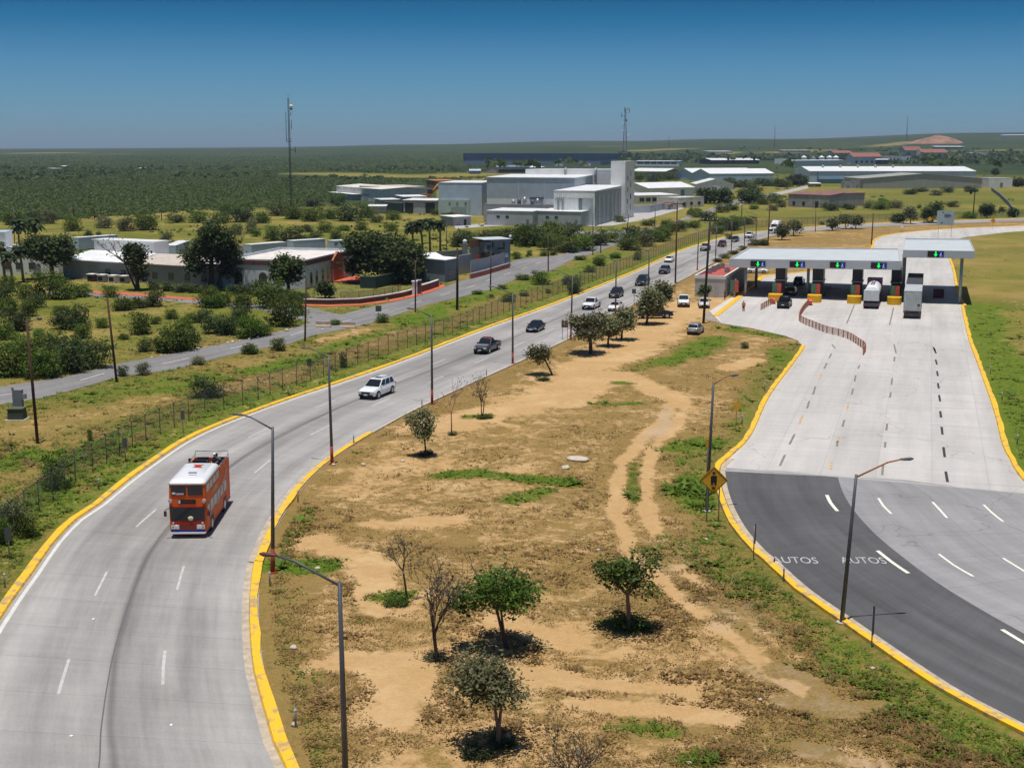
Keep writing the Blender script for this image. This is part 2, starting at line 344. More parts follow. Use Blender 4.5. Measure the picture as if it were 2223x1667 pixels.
    for p, r, a in (([(20,935),(180,905),(330,870)], 3.2, .30), ([(470,850),(560,830),(640,815)], 2.4, .3), ([(740,775),(830,740),(900,715)], 2.4, .28), ([(700,742),(800,714)], 1.6, .45)):
        soil = stroke(soil, p, r, a, 1.1); green = stroke(green, p, r, -.7, .9)
    # beyond 480 m: bands of scrub (green) and pale fields
    far = ~nearm
    for p, r, a in (([(700,377),(900,384),(1050,378)], 26, .9), ([(400,468),(700,455),(900,470)], 30, .35)):
        m = smooth(r, r * .5, poly_dist(X, Y, GP(p))); soil = soil * (1 - m) + .2 * m; green = green * (1 - m) + .42 * m
    brush = smooth(470, 620, np.hypot(X + 220, Y - 60)) * (X / np.maximum(Y, 1) < -0.055)
    brush = np.maximum(brush, smooth(1150, 1500, np.hypot(X, Y)))
    brush *= 1 - .9 * smooth(60, 30, poly_dist(X, Y, GP([(700,377),(900,384),(1050,378)])))
    for p, r in (([(40,333),(60,333)], 120), ([(105,333),(140,332)], 120), ([(180,334)]*2, 40), ([(250,335)]*2, 60), ([(1380,328),(1480,323)], 60), ([(1430,352),(1600,330)], 30), ([(1690,332),(1780,326)], 90), ([(2030,330),(2200,326)], 70), ([(1900,318),(1990,308)], 60), ([(1300,318),(1340,318)], 60), ([(2120,345),(2223,342)], 60)):
        m = smooth(r, r * .4, poly_dist(X, Y, GP(p)) + (fbm(X, Y, 50, 3) - .5) * r); soil = np.maximum(soil, m * .42); brush = brush * (1 - m * .8)
    field = np.where(nearm, left * 1.0, 1.0) * (1 - .8 * smooth(16, 4, poly_dist(X, Y, ML[::3])) * nearm)
    field = field * np.where(nearm, smooth(2, 9, xat(SUP, Y) - X) * .55 + .45, 1)
    field = np.where(right, .75, field)
    return np.clip(soil, 0, 1), np.clip(green, 0, 1), np.clip(grav, 0, 1), np.clip(lush, 0, 1), np.clip(brush, 0, 1), np.clip(field, 0, 1)
S_, G_, V_, U_, B_, FD_ = cover(X.ravel(), Y.ravel())
# small relief away from the roads
def relief(X, Y):
    xl = xat(ML, Y); xr = xat(MR, Y); k = np.ones_like(X)
    for ln in (ML[::3], MR[::3], TLa[::3], TRa[::3], SLO[::3], SUP[::3]): k *= smooth(1.0, 5.0, poly_dist(X, Y, ln))
    k *= ~((X > xl) & (X < xr)); k *= ~in_poly(X, Y, SLO[::2] + SUP[::2][::-1]); k *= ~in_poly(X, Y, TLa[::2] + TLb + TLc + TRb[::-1][-3:] + TRa[::-1][::2])
    k *= smooth(185, 160, Y) * (Y > 25)
    return k * (0.30 * (fbm(X, Y, 13, 21) - .45) + 0.12 * (fbm(X, Y, 2.5, 22) - .5))
Z = Z + relief(X.ravel(), Y.ravel()).reshape(X.shape)
nr, na = X.shape
me = D.meshes.new('ground'); me.vertices.add(nr * na); me.vertices.foreach_set('co', np.stack([X.ravel(), Y.ravel(), Z.ravel()], 1).ravel())
i = (np.arange(nr - 1)[:, None] * na + np.arange(na - 1)[None, :]).ravel()
q = np.stack([i, i + na, i + na + 1, i + 1], 1)[:, ::-1].astype(np.int32)
me.loops.add(q.size); me.loops.foreach_set('vertex_index', q.ravel()); me.polygons.add(len(q))
me.polygons.foreach_set('loop_start', np.arange(len(q), dtype=np.int32) * 4); me.update(calc_edges=True)
for nm, a in (('soil', S_), ('green', G_), ('gravel', V_), ('lush', U_), ('brush', B_), ('field', FD_)):
    at = me.attributes.new(nm, 'FLOAT', 'POINT'); at.data.foreach_set('value', a.astype(np.float32))
me.polygons.foreach_set('use_smooth', [True] * len(me.polygons))
gm, t, b = nodes('ground_cover'); n = t.nodes; l = t.links.new
geo = n.new('ShaderNodeNewGeometry')
def noise(s, det=8, rough=.62, dist=0):
    z = n.new('ShaderNodeTexNoise'); z.inputs['Scale'].default_value = s; z.inputs['Detail'].default_value = det; z.inputs['Roughness'].default_value = rough; z.inputs['Distortion'].default_value = dist
    l(geo.outputs['Position'], z.inputs['Vector']); return z.outputs['Fac']
def attr(a): z = n.new('ShaderNodeAttribute'); z.attribute_name = a; return z.outputs['Fac']
def math2(op, a, b_=None, c=None):
    z = n.new('ShaderNodeMath'); z.operation = op
    for k, x in enumerate((a, b_, c)):
        if x is None: continue
        if isinstance(x, (int, float)): z.inputs[k].default_value = x
        else: l(x, z.inputs[k])
    return z.outputs[0]
def mrange(x, a, b_, c=0, d=1):
    z = n.new('ShaderNodeMapRange'); z.interpolation_type = 'SMOOTHSTEP'
    l(x, z.inputs[0]); z.inputs[1].default_value = a; z.inputs[2].default_value = b_; z.inputs[3].default_value = c; z.inputs[4].default_value = d; return z.outputs[0]
def mix(f, a, b_):
    z = n.new('ShaderNodeMix'); z.data_type = 'RGBA'
    if isinstance(f, (int, float)): z.inputs[0].default_value = f
    else: l(f, z.inputs[0])
    for k, x in ((6, a), (7, b_)):
        if isinstance(x, tuple): z.inputs[k].default_value = (*x, 1)
        else: l(x, z.inputs[k])
    return z.outputs[2]
nA = noise(0.40, 12, .72, .6); nB = noise(1.5, 10, .75, .3); nC = noise(6.5, 6, .75); nD = noise(0.06, 6, .6); nE = noise(0.16, 8, .7, .5)
thr = math2('ADD', math2('MULTIPLY', math2('SUBTRACT', nA, .5), 2.1), math2('ADD', math2('MULTIPLY', math2('SUBTRACT', nB, .5), 1.5), math2('MULTIPLY', math2('SUBTRACT', nC, .5), .55)))
sf = mrange(math2('ADD', attr('soil'), thr), .26, .72)
gthr = math2('ADD', math2('MULTIPLY', math2('SUBTRACT', nA, .5), 1.1), math2('ADD', math2('MULTIPLY', math2('SUBTRACT', nB, .5), 1.6), math2('MULTIPLY', math2('SUBTRACT', nC, .5), .9)))
gf = mrange(math2('ADD', attr('green'), gthr), .40, .78)
dry = mix(mrange(nC, .3, .7), (0.165, 0.108, 0.030), (0.35, 0.232, 0.080)); dry = mix(mrange(nE, .35, .7), dry, (0.285, 0.185, 0.066)); dry = mix(mrange(nB, .52, .72, 0, .75), dry, (0.105, 0.074, 0.022))
fieldc = mix(mrange(nC, .3, .7), (0.118, 0.122, 0.018), (0.265, 0.25, 0.048)); fieldc = mix(mrange(nD, .42, .62), fieldc, mix(mrange(nC, .3, .7), (0.20, 0.15, 0.04), (0.42, 0.31, 0.10)))
dry = mix(attr('field'), dry, fieldc); dry = mix(mrange(nE, .5, .72, 0, .6), dry, mix(nC, (0.10, 0.075, 0.022), (0.19, 0.14, 0.04)))
soilc = mix(mrange(nB, .25, .75), (0.46, 0.285, 0.118), (0.58, 0.38, 0.172)); soilc = mix(mrange(nC, .35, .75), soilc, (0.42, 0.255, 0.115)); soilc = mix(mrange(nE, .45, .7, 0, .7), soilc, (0.62, 0.43, 0.22))
dull = mix(mrange(nC, .3, .7), (0.065, 0.085, 0.012), (0.17, 0.175, 0.030)); lushc = mix(mrange(nC, .3, .7), (0.060, 0.115, 0.008), (0.15, 0.225, 0.020)); lushc = mix(mrange(nB, .5, .7, 0, .6), lushc, dull)
greenc = mix(attr('lush'), dull, lushc)
c = mix(gf, dry, greenc); c = mix(sf, c, soilc)
c = mix(mrange(math2('ADD', attr('gravel'), math2('ADD', math2('MULTIPLY', math2('SUBTRACT', nA, .5), 1.4), math2('MULTIPLY', math2('SUBTRACT', nB, .5), 1.0))), .25, .85, 0, .75), c, mix(nC, (0.36, 0.275, 0.20), (0.46, 0.37, 0.28)))
nF = noise(0.035, 8, .75); nG = noise(0.16, 6, .75); nH = noise(0.004, 5, .6)
brushc = mix(mrange(nG, .3, .7), (0.028, 0.048, 0.014), (0.062, 0.082, 0.024)); brushc = mix(mrange(nF, .46, .72), brushc, (0.080, 0.100, 0.030)); brushc = mix(mrange(nH, .42, .62, 0, .7), brushc, (0.022, 0.042, 0.014))
brushc = mix(mrange(noise(0.0016, 6, .7), .60, .72, 0, .5), brushc, (0.20, 0.16, 0.07))
c = mix(attr('brush'), c, brushc)
l(c, b.inputs['Base Color']); b.inputs['Roughness'].default_value = .95; b.inputs['Specular IOR Level'].default_value = .08
bp = n.new('ShaderNodeBump'); bp.inputs['Strength'].default_value = .55; bp.inputs['Distance'].default_value = .12
l(math2('ADD', nB, math2('MULTIPLY', nC, .6)), bp.inputs['Height']); l(bp.outputs[0], b.inputs['Normal'])
me.materials.append(gm)
ground = D.objects.new('ground', me); COL.objects.link(ground); tag(ground, kind='structure')
# ------------------------------------------------------------------ road surfaces
def road_mat(name, col, stain=0.25, joint=4.5, lanes=(), patch=0.0, streak=0.0, tint=(0.5, 0.42, 0.33)):
    """paving with uv = (metres from right edge, metres along): slab joints, stains, wheel tracks"""
    m, t, b = nodes(name); n = t.nodes; l = t.links.new
    uv = n.new('ShaderNodeUVMap'); geo = n.new('ShaderNodeNewGeometry'); sp = n.new('ShaderNodeSeparateXYZ'); l(uv.outputs[0], sp.inputs[0])
    def nz(vec, s, det=6, rough=.6):
        z = n.new('ShaderNodeTexNoise'); z.inputs['Scale'].default_value = s; z.inputs['Detail'].default_value = det; z.inputs['Roughness'].default_value = rough; l(vec, z.inputs['Vector']); return z.outputs['Fac']
    def mth(op, a, c=None, d=None):
        z = n.new('ShaderNodeMath'); z.operation = op
        for k, x in enumerate((a, c, d)):
            if x is None: continue
            if isinstance(x, (int, float)): z.inputs[k].default_value = x
            else: l(x, z.inputs[k])
        return z.outputs[0]
    def mr(x, a, c, d=0., e=1.):
        z = n.new('ShaderNodeMapRange'); z.interpolation_type = 'SMOOTHSTEP'; l(x, z.inputs[0]); z.inputs[1].default_value = a; z.inputs[2].default_value = c; z.inputs[3].default_value = d; z.inputs[4].default_value = e; return z.outputs[0]
    # stains stretched along the road
    mp = n.new('ShaderNodeMapping'); mp.inputs['Scale'].default_value = (1.0, 0.07, 1); l(uv.outputs[0], mp.inputs[0])
    st = nz(mp.outputs[0], 0.55, 8, .65); big = nz(geo.outputs['Position'], 0.05, 5, .6); fine = nz(geo.outputs['Position'], 7, 4, .7)
    f = mth('MULTIPLY', mr(st, .3, .75, 1.0, 1 - stain), mr(big, .3, .7, 1 - stain * .45, 1 + stain * .3)); f = mth('MULTIPLY', f, mr(fine, .3, .7, .95, 1.05))
    mp2 = n.new('ShaderNodeMapping'); mp2.inputs['Scale'].default_value = (0.16, 1.6, 1); l(uv.outputs[0], mp2.inputs[0])
    f = mth('MULTIPLY', f, mr(nz(mp2.outputs[0], 0.8, 5, .6), .3, .7, 0.955, 1.04))
    for x0, wd, amt in lanes:                     # dark bands: oil and tyre wear along a lane
        wob = mth('ADD', sp.outputs[0], mth('MULTIPLY', mth('SUBTRACT', nz(mp.outputs[0], .3, 2), .5), 1.0))
        d = mth('ABSOLUTE', mth('SUBTRACT', wob, x0)); f = mth('MULTIPLY', f, mr(d, 0.0, wd, 1 - amt, 1.0))
    if joint:
        pj = mth('PINGPONG', sp.outputs[1], joint / 2); f = mth('MULTIPLY', f, mr(pj, 0.02, 0.07, .86, 1.0))
    if patch:                                     # casting bays: lane-wide panels of slightly different concrete, with lengthwise joints
        pu = mth('DIVIDE', sp.outputs[0], 4.3); pv_ = mth('DIVIDE', sp.outputs[1], 17.0); fu = mth('FLOOR', pu); fv = mth('FLOOR', mth('ADD', pv_, mth('MULTIPLY', fu, .37)))
        cb = n.new('ShaderNodeCombineXYZ'); l(fu, cb.inputs[0]); l(fv, cb.inputs[1]); wn = n.new('ShaderNodeTexWhiteNoise'); wn.noise_dimensions = '2D'; l(cb.outputs[0], wn.inputs['Vector'])
        f = mth('MULTIPLY', f, mr(wn.outputs['Value'], 0, 1, 1 - patch, 1 + patch))
        f = mth('MULTIPLY', f, mr(mth('PINGPONG', sp.outputs[0], 2.15), 0.015, 0.06, .86, 1.0))
        vo = n.new('ShaderNodeTexVoronoi'); vo.feature = 'DISTANCE_TO_EDGE'; vo.inputs['Scale'].default_value = .055
        wv = n.new('ShaderNodeMix'); wv.data_type = 'VECTOR'; wv.inputs[0].default_value = .08; l(geo.outputs['Position'], wv.inputs[4]); zz = n.new('ShaderNodeTexNoise'); zz.inputs['Scale'].default_value = .3; l(geo.outputs['Position'], zz.inputs['Vector']); sc_ = n.new('ShaderNodeVectorMath'); sc_.operation = 'SCALE'; sc_.inputs['Scale'].default_value = 60; l(zz.outputs['Color'], sc_.inputs[0]); l(sc_.outputs[0], wv.inputs[5]); l(wv.outputs[1], vo.inputs['Vector'])
        f = mth('MULTIPLY', f, mr(vo.outputs['Distance'], .0015, .006, .82, 1.0))
    mx = n.new('ShaderNodeMix'); mx.data_type = 'RGBA'; l(mr(nz(geo.outputs['Position'], .22, 6), .55, .8, 0, streak), mx.inputs[0]); mx.inputs[6].default_value = (*col, 1); mx.inputs[7].default_value = (*tint, 1)
    hs = n.new('ShaderNodeHueSaturation'); l(mx.outputs[2], hs.inputs['Color']); l(f, hs.inputs['Value']); l(hs.outputs[0], b.inputs['Base Color'])
    b.inputs['Roughness'].default_value = .8; b.inputs['Specular IOR Level'].default_value = .2
    bp = n.new('ShaderNodeBump'); bp.inputs['Strength'].default_value = .15; bp.inputs['Distance'].default_value = .02; l(fine, bp.inputs['Height']); l(bp.outputs[0], b.inputs['Normal'])
    return m
def strip(name, Lp, Rp, n, mat, z, across=6):
    """paving between two edge lines; uv in metres"""
    A = resample(Lp, n); B = resample(Rp, n); v = []; uvs = []; s = 0
    for k in range(n):
        if k: s += ((A[k] - A[k - 1]).length + (B[k] - B[k - 1]).length) / 2
        for j in range(across + 1):
            p = A[k].lerp(B[k], j / across); v.append((p.x, p.y, float(th(p.x, p.y)) + z)); uvs.append(((A[k] - B[k]).length * (1 - j / across), s))
    w_ = across + 1; f = [(k * w_ + j, k * w_ + j + 1, (k + 1) * w_ + j + 1, (k + 1) * w_ + j) for k in range(n - 1) for j in range(across)]
    me = D.meshes.new(name); me.from_pydata(v, [], f); u = me.uv_layers.new(name='UVMap')
    li = np.zeros(len(me.loops), np.int32); me.loops.foreach_get('vertex_index', li); u.data.foreach_set('uv', np.array(uvs, np.float32)[li].ravel())
    me.materials.append(mat); o = D.objects.new(name, me); COL.objects.link(o); return tag(o, kind='structure')
def sheet(name, poly, mat, z, org=None, dirv=(0, 1)):
    P = [Vector((p[0], p[1], 0)) for p in poly]; tri = tessellate_polygon([P])
    v = [(p.x, p.y, float(th(p.x, p.y)) + z) for p in P]; f = []
    for t3 in tri:
        a, b_, c_ = (P[i] for i in t3)
        f.append(tuple(t3) if (b_ - a).cross(c_ - a).z > 0 else tuple(t3)[::-1])
    me = D.meshes.new(name); me.from_pydata(v, [], f); u = me.uv_layers.new(name='UVMap'); o0 = org or (0, 0); dx, dy = dirv
    li = np.zeros(len(me.loops), np.int32); me.loops.foreach_get('vertex_index', li)
    uvs = np.array([((p.x - o0[0]) * dy - (p.y - o0[1]) * dx, (p.x - o0[0]) * dx + (p.y - o0[1]) * dy) for p in P], np.float32); u.data.foreach_set('uv', uvs[li].ravel())
    me.materials.append(mat); o = D.objects.new(name, me); COL.objects.link(o); return tag(o, kind='structure')
concrete = road_mat('old_concrete', (0.41, 0.39, 0.365), .34, 4.5, ((8.0, .4, .38), (7.6, 2.6, .24), (4.6, 2.0, .12), (11.6, 2.4, .15), (2.6, .5, .06)), 0, .35, (0.36, 0.32, 0.28))
concrete_new = road_mat('pale_concrete', (0.545, 0.515, 0.475), .16, 4.5, ((1, 2, .05), (6, 1.5, .10), (10.3, 1.5, .10), (14.5, 1.5, .10), (18.8, 1.5, .08)), .045, .25, (0.50, 0.43, 0.35))
asphalt_dark = road_mat('dark_asphalt', (0.120, 0.117, 0.118), .34, 0, ((6.5, 1.8, .08),), 0, .25, (0.15, 0.13, 0.12))
asphalt_mid = road_mat('worn_concrete', (0.315, 0.305, 0.30), .24, 4.5, (), .04, .2, (0.35, 0.31, 0.28))
asphalt_old = road_mat('grey_asphalt', (0.25, 0.24, 0.23), .30, 0, (), 0, .5, (0.36, 0.31, 0.25))
ZR = 0.03
strip('main_road', ML, MR, 420, concrete, ZR, 8)
strip('side_road', SUP, SLO, 260, asphalt_old, ZR, 6)
tdir = (TLa[-1] - TLa[-8]).normalized(); PD = Vector((0.295, 0.955, 0))   # plaza direction (away from the camera)
# light plaza: from the asphalt joint up to and past the toll canopy
jl = G(1556, 1016); jr = G(2226, 1072); joint = [jl, G(1700, 1023), G(1822, 1035), G(1960, 1042), G(2100, 1060), jr]
kj = min(range(len(TLa)), key=lambda i: (TLa[i] - jl).length); kr = min(range(len(TRa)), key=lambda i: (TRa[i] - jr).length)
sheet('toll_plaza', joint + TRa[kr:] + TRb + list(reversed(TLd)) + list(reversed(TLc)) + list(reversed(TLb)) + list(reversed(TLa[kj:])), concrete_new, ZR, (20, 60), (PD.x, PD.y))
# lower part: dark asphalt lane group along the left kerb, greyer concrete on the right
seam = crom([G(1819, 1036), G(1828, 1065), G(1850, 1104), G(1900, 1160), G(1960, 1210), G(2030, 1262), G(2110, 1312), G(2223, 1376), G(2340, 1436)], 2)
asp = seam + list(TLa[:kj]) + joint[:2]
strip('asphalt_lane', [p for p in resample(list(reversed(TLa[:kj + 1])), 60)], [p for p in resample(seam, 60)], 60, asphalt_dark, ZR, 6)
right_edge = [joint[-1]] + list(reversed(TRa[:kr])) + [G(2420, 1190), G(2700, 1300)]
strip('grey_lane', resample(seam, 50), resample(right_edge, 50), 50, asphalt_mid, ZR - 0.004, 6)
sheet('road_base', GP([(1556, 1008), (1700, 1012), (1830, 1022), (2000, 1036), (2226, 1062), (2226, 1084), (2000, 1062), (1830, 1046), (1700, 1034), (1556, 1028)]), M('joint_concrete', (0.34, 0.33, 0.32), .85, 0, .15, 1.0), ZR - .014)
sheet('lane_joint', [G(1556, 1016), G(1819, 1036.5), G(2226, 1073), G(2226, 1071), G(1822, 1033.5), G(1556, 1013.5)], M('joint_sealant', (0.4, 0.38, 0.36)), ZR + 0.004)
# office apron and far connections
sheet('pavement', [G(1567, 703), G(1540, 676), G(1588, 646), G(1608, 648), G(1559, 687)], M('apron_concrete', (0.58, 0.55, 0.50), .8, 0, .12, .5), ZR + 0.012)
sheet('rough_apron', [G(1567, 703), G(1530, 694), G(1525, 683), G(1540, 676)], M('cracked_asphalt', (0.33, 0.27, 0.21), .9, 0, .25, .8), ZR + 0.008)
# mission forecourt (widening of the side road) and service road branch
sheet('forecourt', GP([(678, 701), (560, 672), (428, 660), (352, 653), (197, 643), (100, 636), (100, 630), (197, 634), (300, 640), (423, 648), (560, 660), (660, 665), (742, 684)]), asphalt_old, ZR - 0.006, (0, 0), (1, .2))
sheet('service_road', GP([(1343, 519), (1400, 500), (1406, 499), (1330, 500.5), (1240, 503), (1200, 508), (1195, 512), (1290, 507), (1340, 510)]), asphalt_old, ZR - 0.006)
sheet('factory_yard', GP([(1290, 492), (1199, 486), (1150, 487), (1060, 492), (990, 497), (985, 490), (1180, 478), (1300, 470), (1375, 462), (1480, 447), (1485, 453), (1400, 477), (1330, 490)]), M('yard_concrete', (0.42, 0.40, 0.38), .85, 0, .15, .2), ZR - 0.004)
sheet('dirt_lane', GP([(1608, 436), (1640, 426), (1700, 415), (1752, 403), (1756, 409), (1700, 422), (1650, 433), (1606, 446)]), M('lane_gravel', (0.40, 0.36, 0.32), .9, 0, .2, .3), ZR)

# ------------------------------------------------------------------ kerbs
yellow = None
def kerb_mat():
    m, t, b = nodes('worn_yellow_paint'); n = t.nodes; l = t.links.new
    geo = n.new('ShaderNodeNewGeometry'); z = n.new('ShaderNodeTexNoise'); z.inputs['Scale'].default_value = .9; z.inputs['Detail'].default_value = 8; z.inputs['Roughness'].default_value = .75; l(geo.outputs['Position'], z.inputs['Vector'])
    r = n.new('ShaderNodeValToRGB'); r.color_ramp.elements[0].position = .40; r.color_ramp.elements[0].color = (0.44, 0.30, 0.13, 1); r.color_ramp.elements[1].position = .50; r.color_ramp.elements[1].color = (0.88, 0.50, 0.012, 1)
    e = r.color_ramp.elements.new(.72); e.color = (0.74, 0.40, 0.016, 1)
    l(z.outputs['Fac'], r.inputs[0]); l(r.outputs[0], b.inputs['Base Color']); b.inputs['Roughness'].default_value = .75; return m
yellow = kerb_mat()
kgrey = M('bare_kerb_concrete', (0.50, 0.44, 0.36), .85, 0, .18, .8)
pale_y = M('faded_gutter_paint', (0.46, 0.38, 0.28), .85, 0, .3, 1.5); letter_m = M('worn_letter_white', (0.44, 0.43, 0.42), .8, 0, .35, 2.5); white_line = M('road_white', (0.64, 0.62, 0.57), .7, 0, .12, 1.2)
def offset_line(P, d):
    o = []
    for i, p in enumerate(P):
        t_ = (P[min(i + 1, len(P) - 1)] - P[max(i - 1, 0)]); t_.z = 0; t_.normalize(); o.append(p + Vector((-t_.y, t_.x, 0)) * d)
    return o
def kerb(name, P, side, w_, h, mat, z0=0.0, rough=0.0):
    """kerb stones swept along P; side = +1: body lies to the left of the line"""
    rnd = random.Random(len(P)); secs = []
    for i, (a, b_) in enumerate(zip(P, offset_line(P, side * w_))):
        j = rnd.uniform(-rough, rough); g = float(th(a.x, a.y)) + z0; b2 = b_ + (b_ - a).normalized() * j
        s = [(a.x, a.y, g), (a.x + (b2.x - a.x) * .12, a.y + (b2.y - a.y) * .12, g + h), (b2.x, b2.y, g + h + j * .3), (b2.x, b2.y, g - .1)]
        secs.append(s if side < 0 else s[::-1])
    return struct(name, MB().loft(secs), mat)
def band(name, P, d0, d1, z, mat):
    A = offset_line(P, d0); B = offset_line(P, d1); mb = MB()
    vs = []
    for a, b_ in zip(A, B): vs += [(a.x, a.y, float(th(a.x, a.y)) + z), (b_.x, b_.y, float(th(b_.x, b_.y)) + z)]
    fs = [(2 * i, 2 * i + 1, 2 * i + 3, 2 * i + 2) for i in range(len(A) - 1)] if d1 < d0 else [(2 * i + 1, 2 * i, 2 * i + 2, 2 * i + 3) for i in range(len(A) - 1)]
    return struct(name, mb.add(vs, fs), mat)
MLk = [p for p in ML]; kerb('kerb', offset_line(MLk, -.55), 1, .55, .17, yellow, ZR - .02, .05)
band('edge_line', ML, -.75, -1.0, ZR + .006, white_line)
iy = [i for i, p in enumerate(MR) if p.y < 122][-1]
kerb('kerb', offset_line(MR[:iy + 1], .55), -1, .55, .17, yellow, ZR - .02, .09); band('gutter_line', MR[:iy + 1], .57, .95, ZR + .006, pale_y)
kerb('kerb', offset_line(MR[iy:], .3), -1, .3, .12, kgrey, ZR - .02, .04)
kerb('kerb', offset_line(TLa, -.5), 1, .5, .17, yellow, ZR - .02, .06); band('gutter_line', TLa[:kj + 4], -.55, -.95, ZR + .008, pale_y)
kerb('kerb', TLb, 1, .25, .1, kgrey, ZR - .02); kerb('kerb', TLc, 1, .9, .14, yellow, ZR - .02); kerb('kerb', TLd, 1, .6, .15, yellow, ZR - .02)
kerb('kerb', offset_line(TRa, .45), -1, .5, .17, yellow, ZR - .02, .08); kerb('kerb', TRb[:len(TRb) // 2], -1, .5, .16, yellow, ZR - .02)
kerb('kerb', SUP[60:], 1, .25, .10, kgrey, ZR - .02, .08)

# ------------------------------------------------------------------ painted markings
def dash_quads(mb, pts, w_, z):
    P = [p for p in pts]; 
    A = offset_line(P, w_ / 2); B = offset_line(P, -w_ / 2)
    for i in range(len(P) - 1): mb.quad(*[(q.x, q.y, float(th(q.x, q.y)) + z) for q in (B[i], B[i + 1], A[i + 1], A[i])])
mk = MB()
def lane_dashes(frac, start, cyc, ln):
    A = resample(ML, 900); B = resample(MR, 900); C_ = [a.lerp(b_, frac) for a, b_ in zip(A, B)]
    s = np.r_[0, np.cumsum([(C_[i + 1] - C_[i]).length for i in range(len(C_) - 1)])]; N = int(s[-1] / cyc)
    arr = np.array([[p.x, p.y, 0] for p in C_])
    for k in range(N):
        q = [start + k * cyc + ln * j / 4 for j in range(5)]
        if q[-1] > s[-1]: break
        dash_quads(mk, [Vector([np.interp(x, s, arr[:, c_]) for c_ in range(3)]) for x in q], .16, ZR + .006)
def s_at(frac, P):
    A = resample(ML, 900); B = resample(MR, 900); C_ = [a.lerp(b_, frac) for a, b_ in zip(A, B)]
    s = np.r_[0, np.cumsum([(C_[i + 1] - C_[i]).length for i in range(len(C_) - 1)])]; k = min(range(900), key=lambda i: (C_[i] - P).length); return s[k]
CYC = 14.6
for fr, px in ((0.665, (364.5, 1482)), (0.345, (172, 1502))): lane_dashes(fr, s_at(fr, G(*px)) % CYC, CYC, 4.6)
struct('lane_marking', mk, M('faded_white_paint', (0.50, 0.49, 0.45), .8, 0, .2, 2.0))
mk = MB(); A_ = resample(SUP, 700); B_2 = resample(SLO, 700); sc_l = [a.lerp(b_, .5) for a, b_ in zip(A_, B_2)]
for k in range(6, 560, 14): dash_quads(mk, sc_l[k:k + 6], .16, ZR + .006)
struct('lane_marking', mk, white_line)
mk = MB()                                                         # asphalt part: bright dashes
for pts in ([(1795,1075),(1803,1092),(1818,1110)], [(1905,1196),(1935,1220),(1972,1245)], [(2175,1367),(2223,1396),(2260,1417)]): dash_quads(mk, crom(GP(pts), 1), .26, ZR + .008)
for pts in ([(1907,1082),(1918,1099),(1935,1116)], [(2024,1090),(2040,1107),(2056,1125)], [(2135,1096),(2155,1115),(2178,1133)], [(2038,1203),(2070,1227),(2113,1252)], [(2177,1212),(2223,1240),(2260,1262)]): dash_quads(mk, crom(GP(pts), 1), .18, ZR + .008)
struct('lane_marking', mk, M('fresh_white_paint', (0.80, 0.78, 0.66), .6, 0, .1, 2.0))
mk = MB(); mo = MB(); ms = MB()                                                # plaza: black dashes, worn grey and orange ones
for pts in ([(2028,757),(2032,768)], [(2031,781),(2034,792)], [(2034,806),(2036,817)], [(2036,832),(2038,844)], [(2038.5,858),(2041,872)], [(2041,893),(2043,907)], [(2044,927),(2046,944)], [(2048,971),(2051,993)], [(2053,1024),(2057,1047)], [(2026,754),(2030,763)]): dash_quads(mk, GP(pts), .22, ZR + .006)
struct('lane_marking', mk, M('black_road_paint', (0.045, 0.043, 0.045), .7, 0, .2, 2.0))
for pts in ([(1806,748),(1813,757)], [(1805,768),(1800,778)], [(1795,789),(1789,801)], [(1770,840),(1765,857)], [(1757,871),(1752,887)], [(1725,943),(1714,965)], [(1704,988),(1693,1012)], [(1866,793),(1863,801)], [(1858,815),(1855,829)], [(1852,844),(1849,857)], [(1833,912),(1829,927)], [(1818,958),(1817,970)], [(1941,748),(1945,767)], [(1942,775),(1941,785)], [(1937,822),(1935,836)], [(1934,852),(1932,864)], [(1926,920),(1924,935)], [(1922,960),(1921,972)], [(1917,1010),(1915,1032)], [(1855,662),(1838,703)], [(1940,668),(1931,706)]): dash_quads(ms, GP(pts), .2, ZR + .006)
struct('lane_marking', ms, M('worn_grey_paint', (0.22, 0.20, 0.17), .8, 0, .3, 2.5))
for pts in ([(1784,812),(1778,826)], [(1742,903),(1735,922)], [(1842,875),(1839,890)], [(1822,948),(1819,960)], [(1806,1002),(1803,1020)]): dash_quads(mo, GP(pts), .2, ZR + .006)
struct('lane_marking', mo, M('faded_orange_paint', (0.52, 0.36, 0.20), .8, 0, .3, 2.5))
def lettering(text, A, B, depth):
    """painted word on the road from A to B, letters `depth` metres tall along the road"""
    cu = D.curves.new('lettering', 'FONT'); cu.body = text; cu.size = 1; cu.resolution_u = 3
    o = D.objects.new('tmp', cu); COL.objects.link(o); bpy.context.view_layer.update()
    me = D.meshes.new_from_object(o.evaluated_get(bpy.context.evaluated_depsgraph_get())); D.objects.remove(o); D.curves.remove(cu)
    co = np.zeros(len(me.vertices) * 3); me.vertices.foreach_get('co', co); co = co.reshape(-1, 3); w0 = co[:, 0].max(); h0 = co[:, 1].max()
    d_ = B - A; p_ = Vector((-d_.y, d_.x, 0)).normalized()
    co2 = np.array([list(A + d_ * (c_[0] / w0) + p_ * (c_[1] / h0 * depth) + Vector((0, 0, ZR + .008))) for c_ in co]); me.vertices.foreach_set('co', co2.ravel()); me.update()
    me.materials.append(letter_m); q = D.objects.new('road_lettering', me); COL.objects.link(q); return tag(q, kind='structure')
lettering('AUTOS', G(1678, 1222), G(1778, 1224), 1.3); lettering('AUTOS', G(1829, 1223), G(1927, 1224), 1.3)
# tar seam down the middle of the main road
A_ = resample(ML, 700); B_2 = resample(MR, 700); seam2 = [a.lerp(b_, .49) for a, b_ in zip(A_, B_2)]
band('road_seam', seam2[:150], .035, -.035, ZR + .005, M('tar_seam', (0.13, 0.125, 0.12), .8))
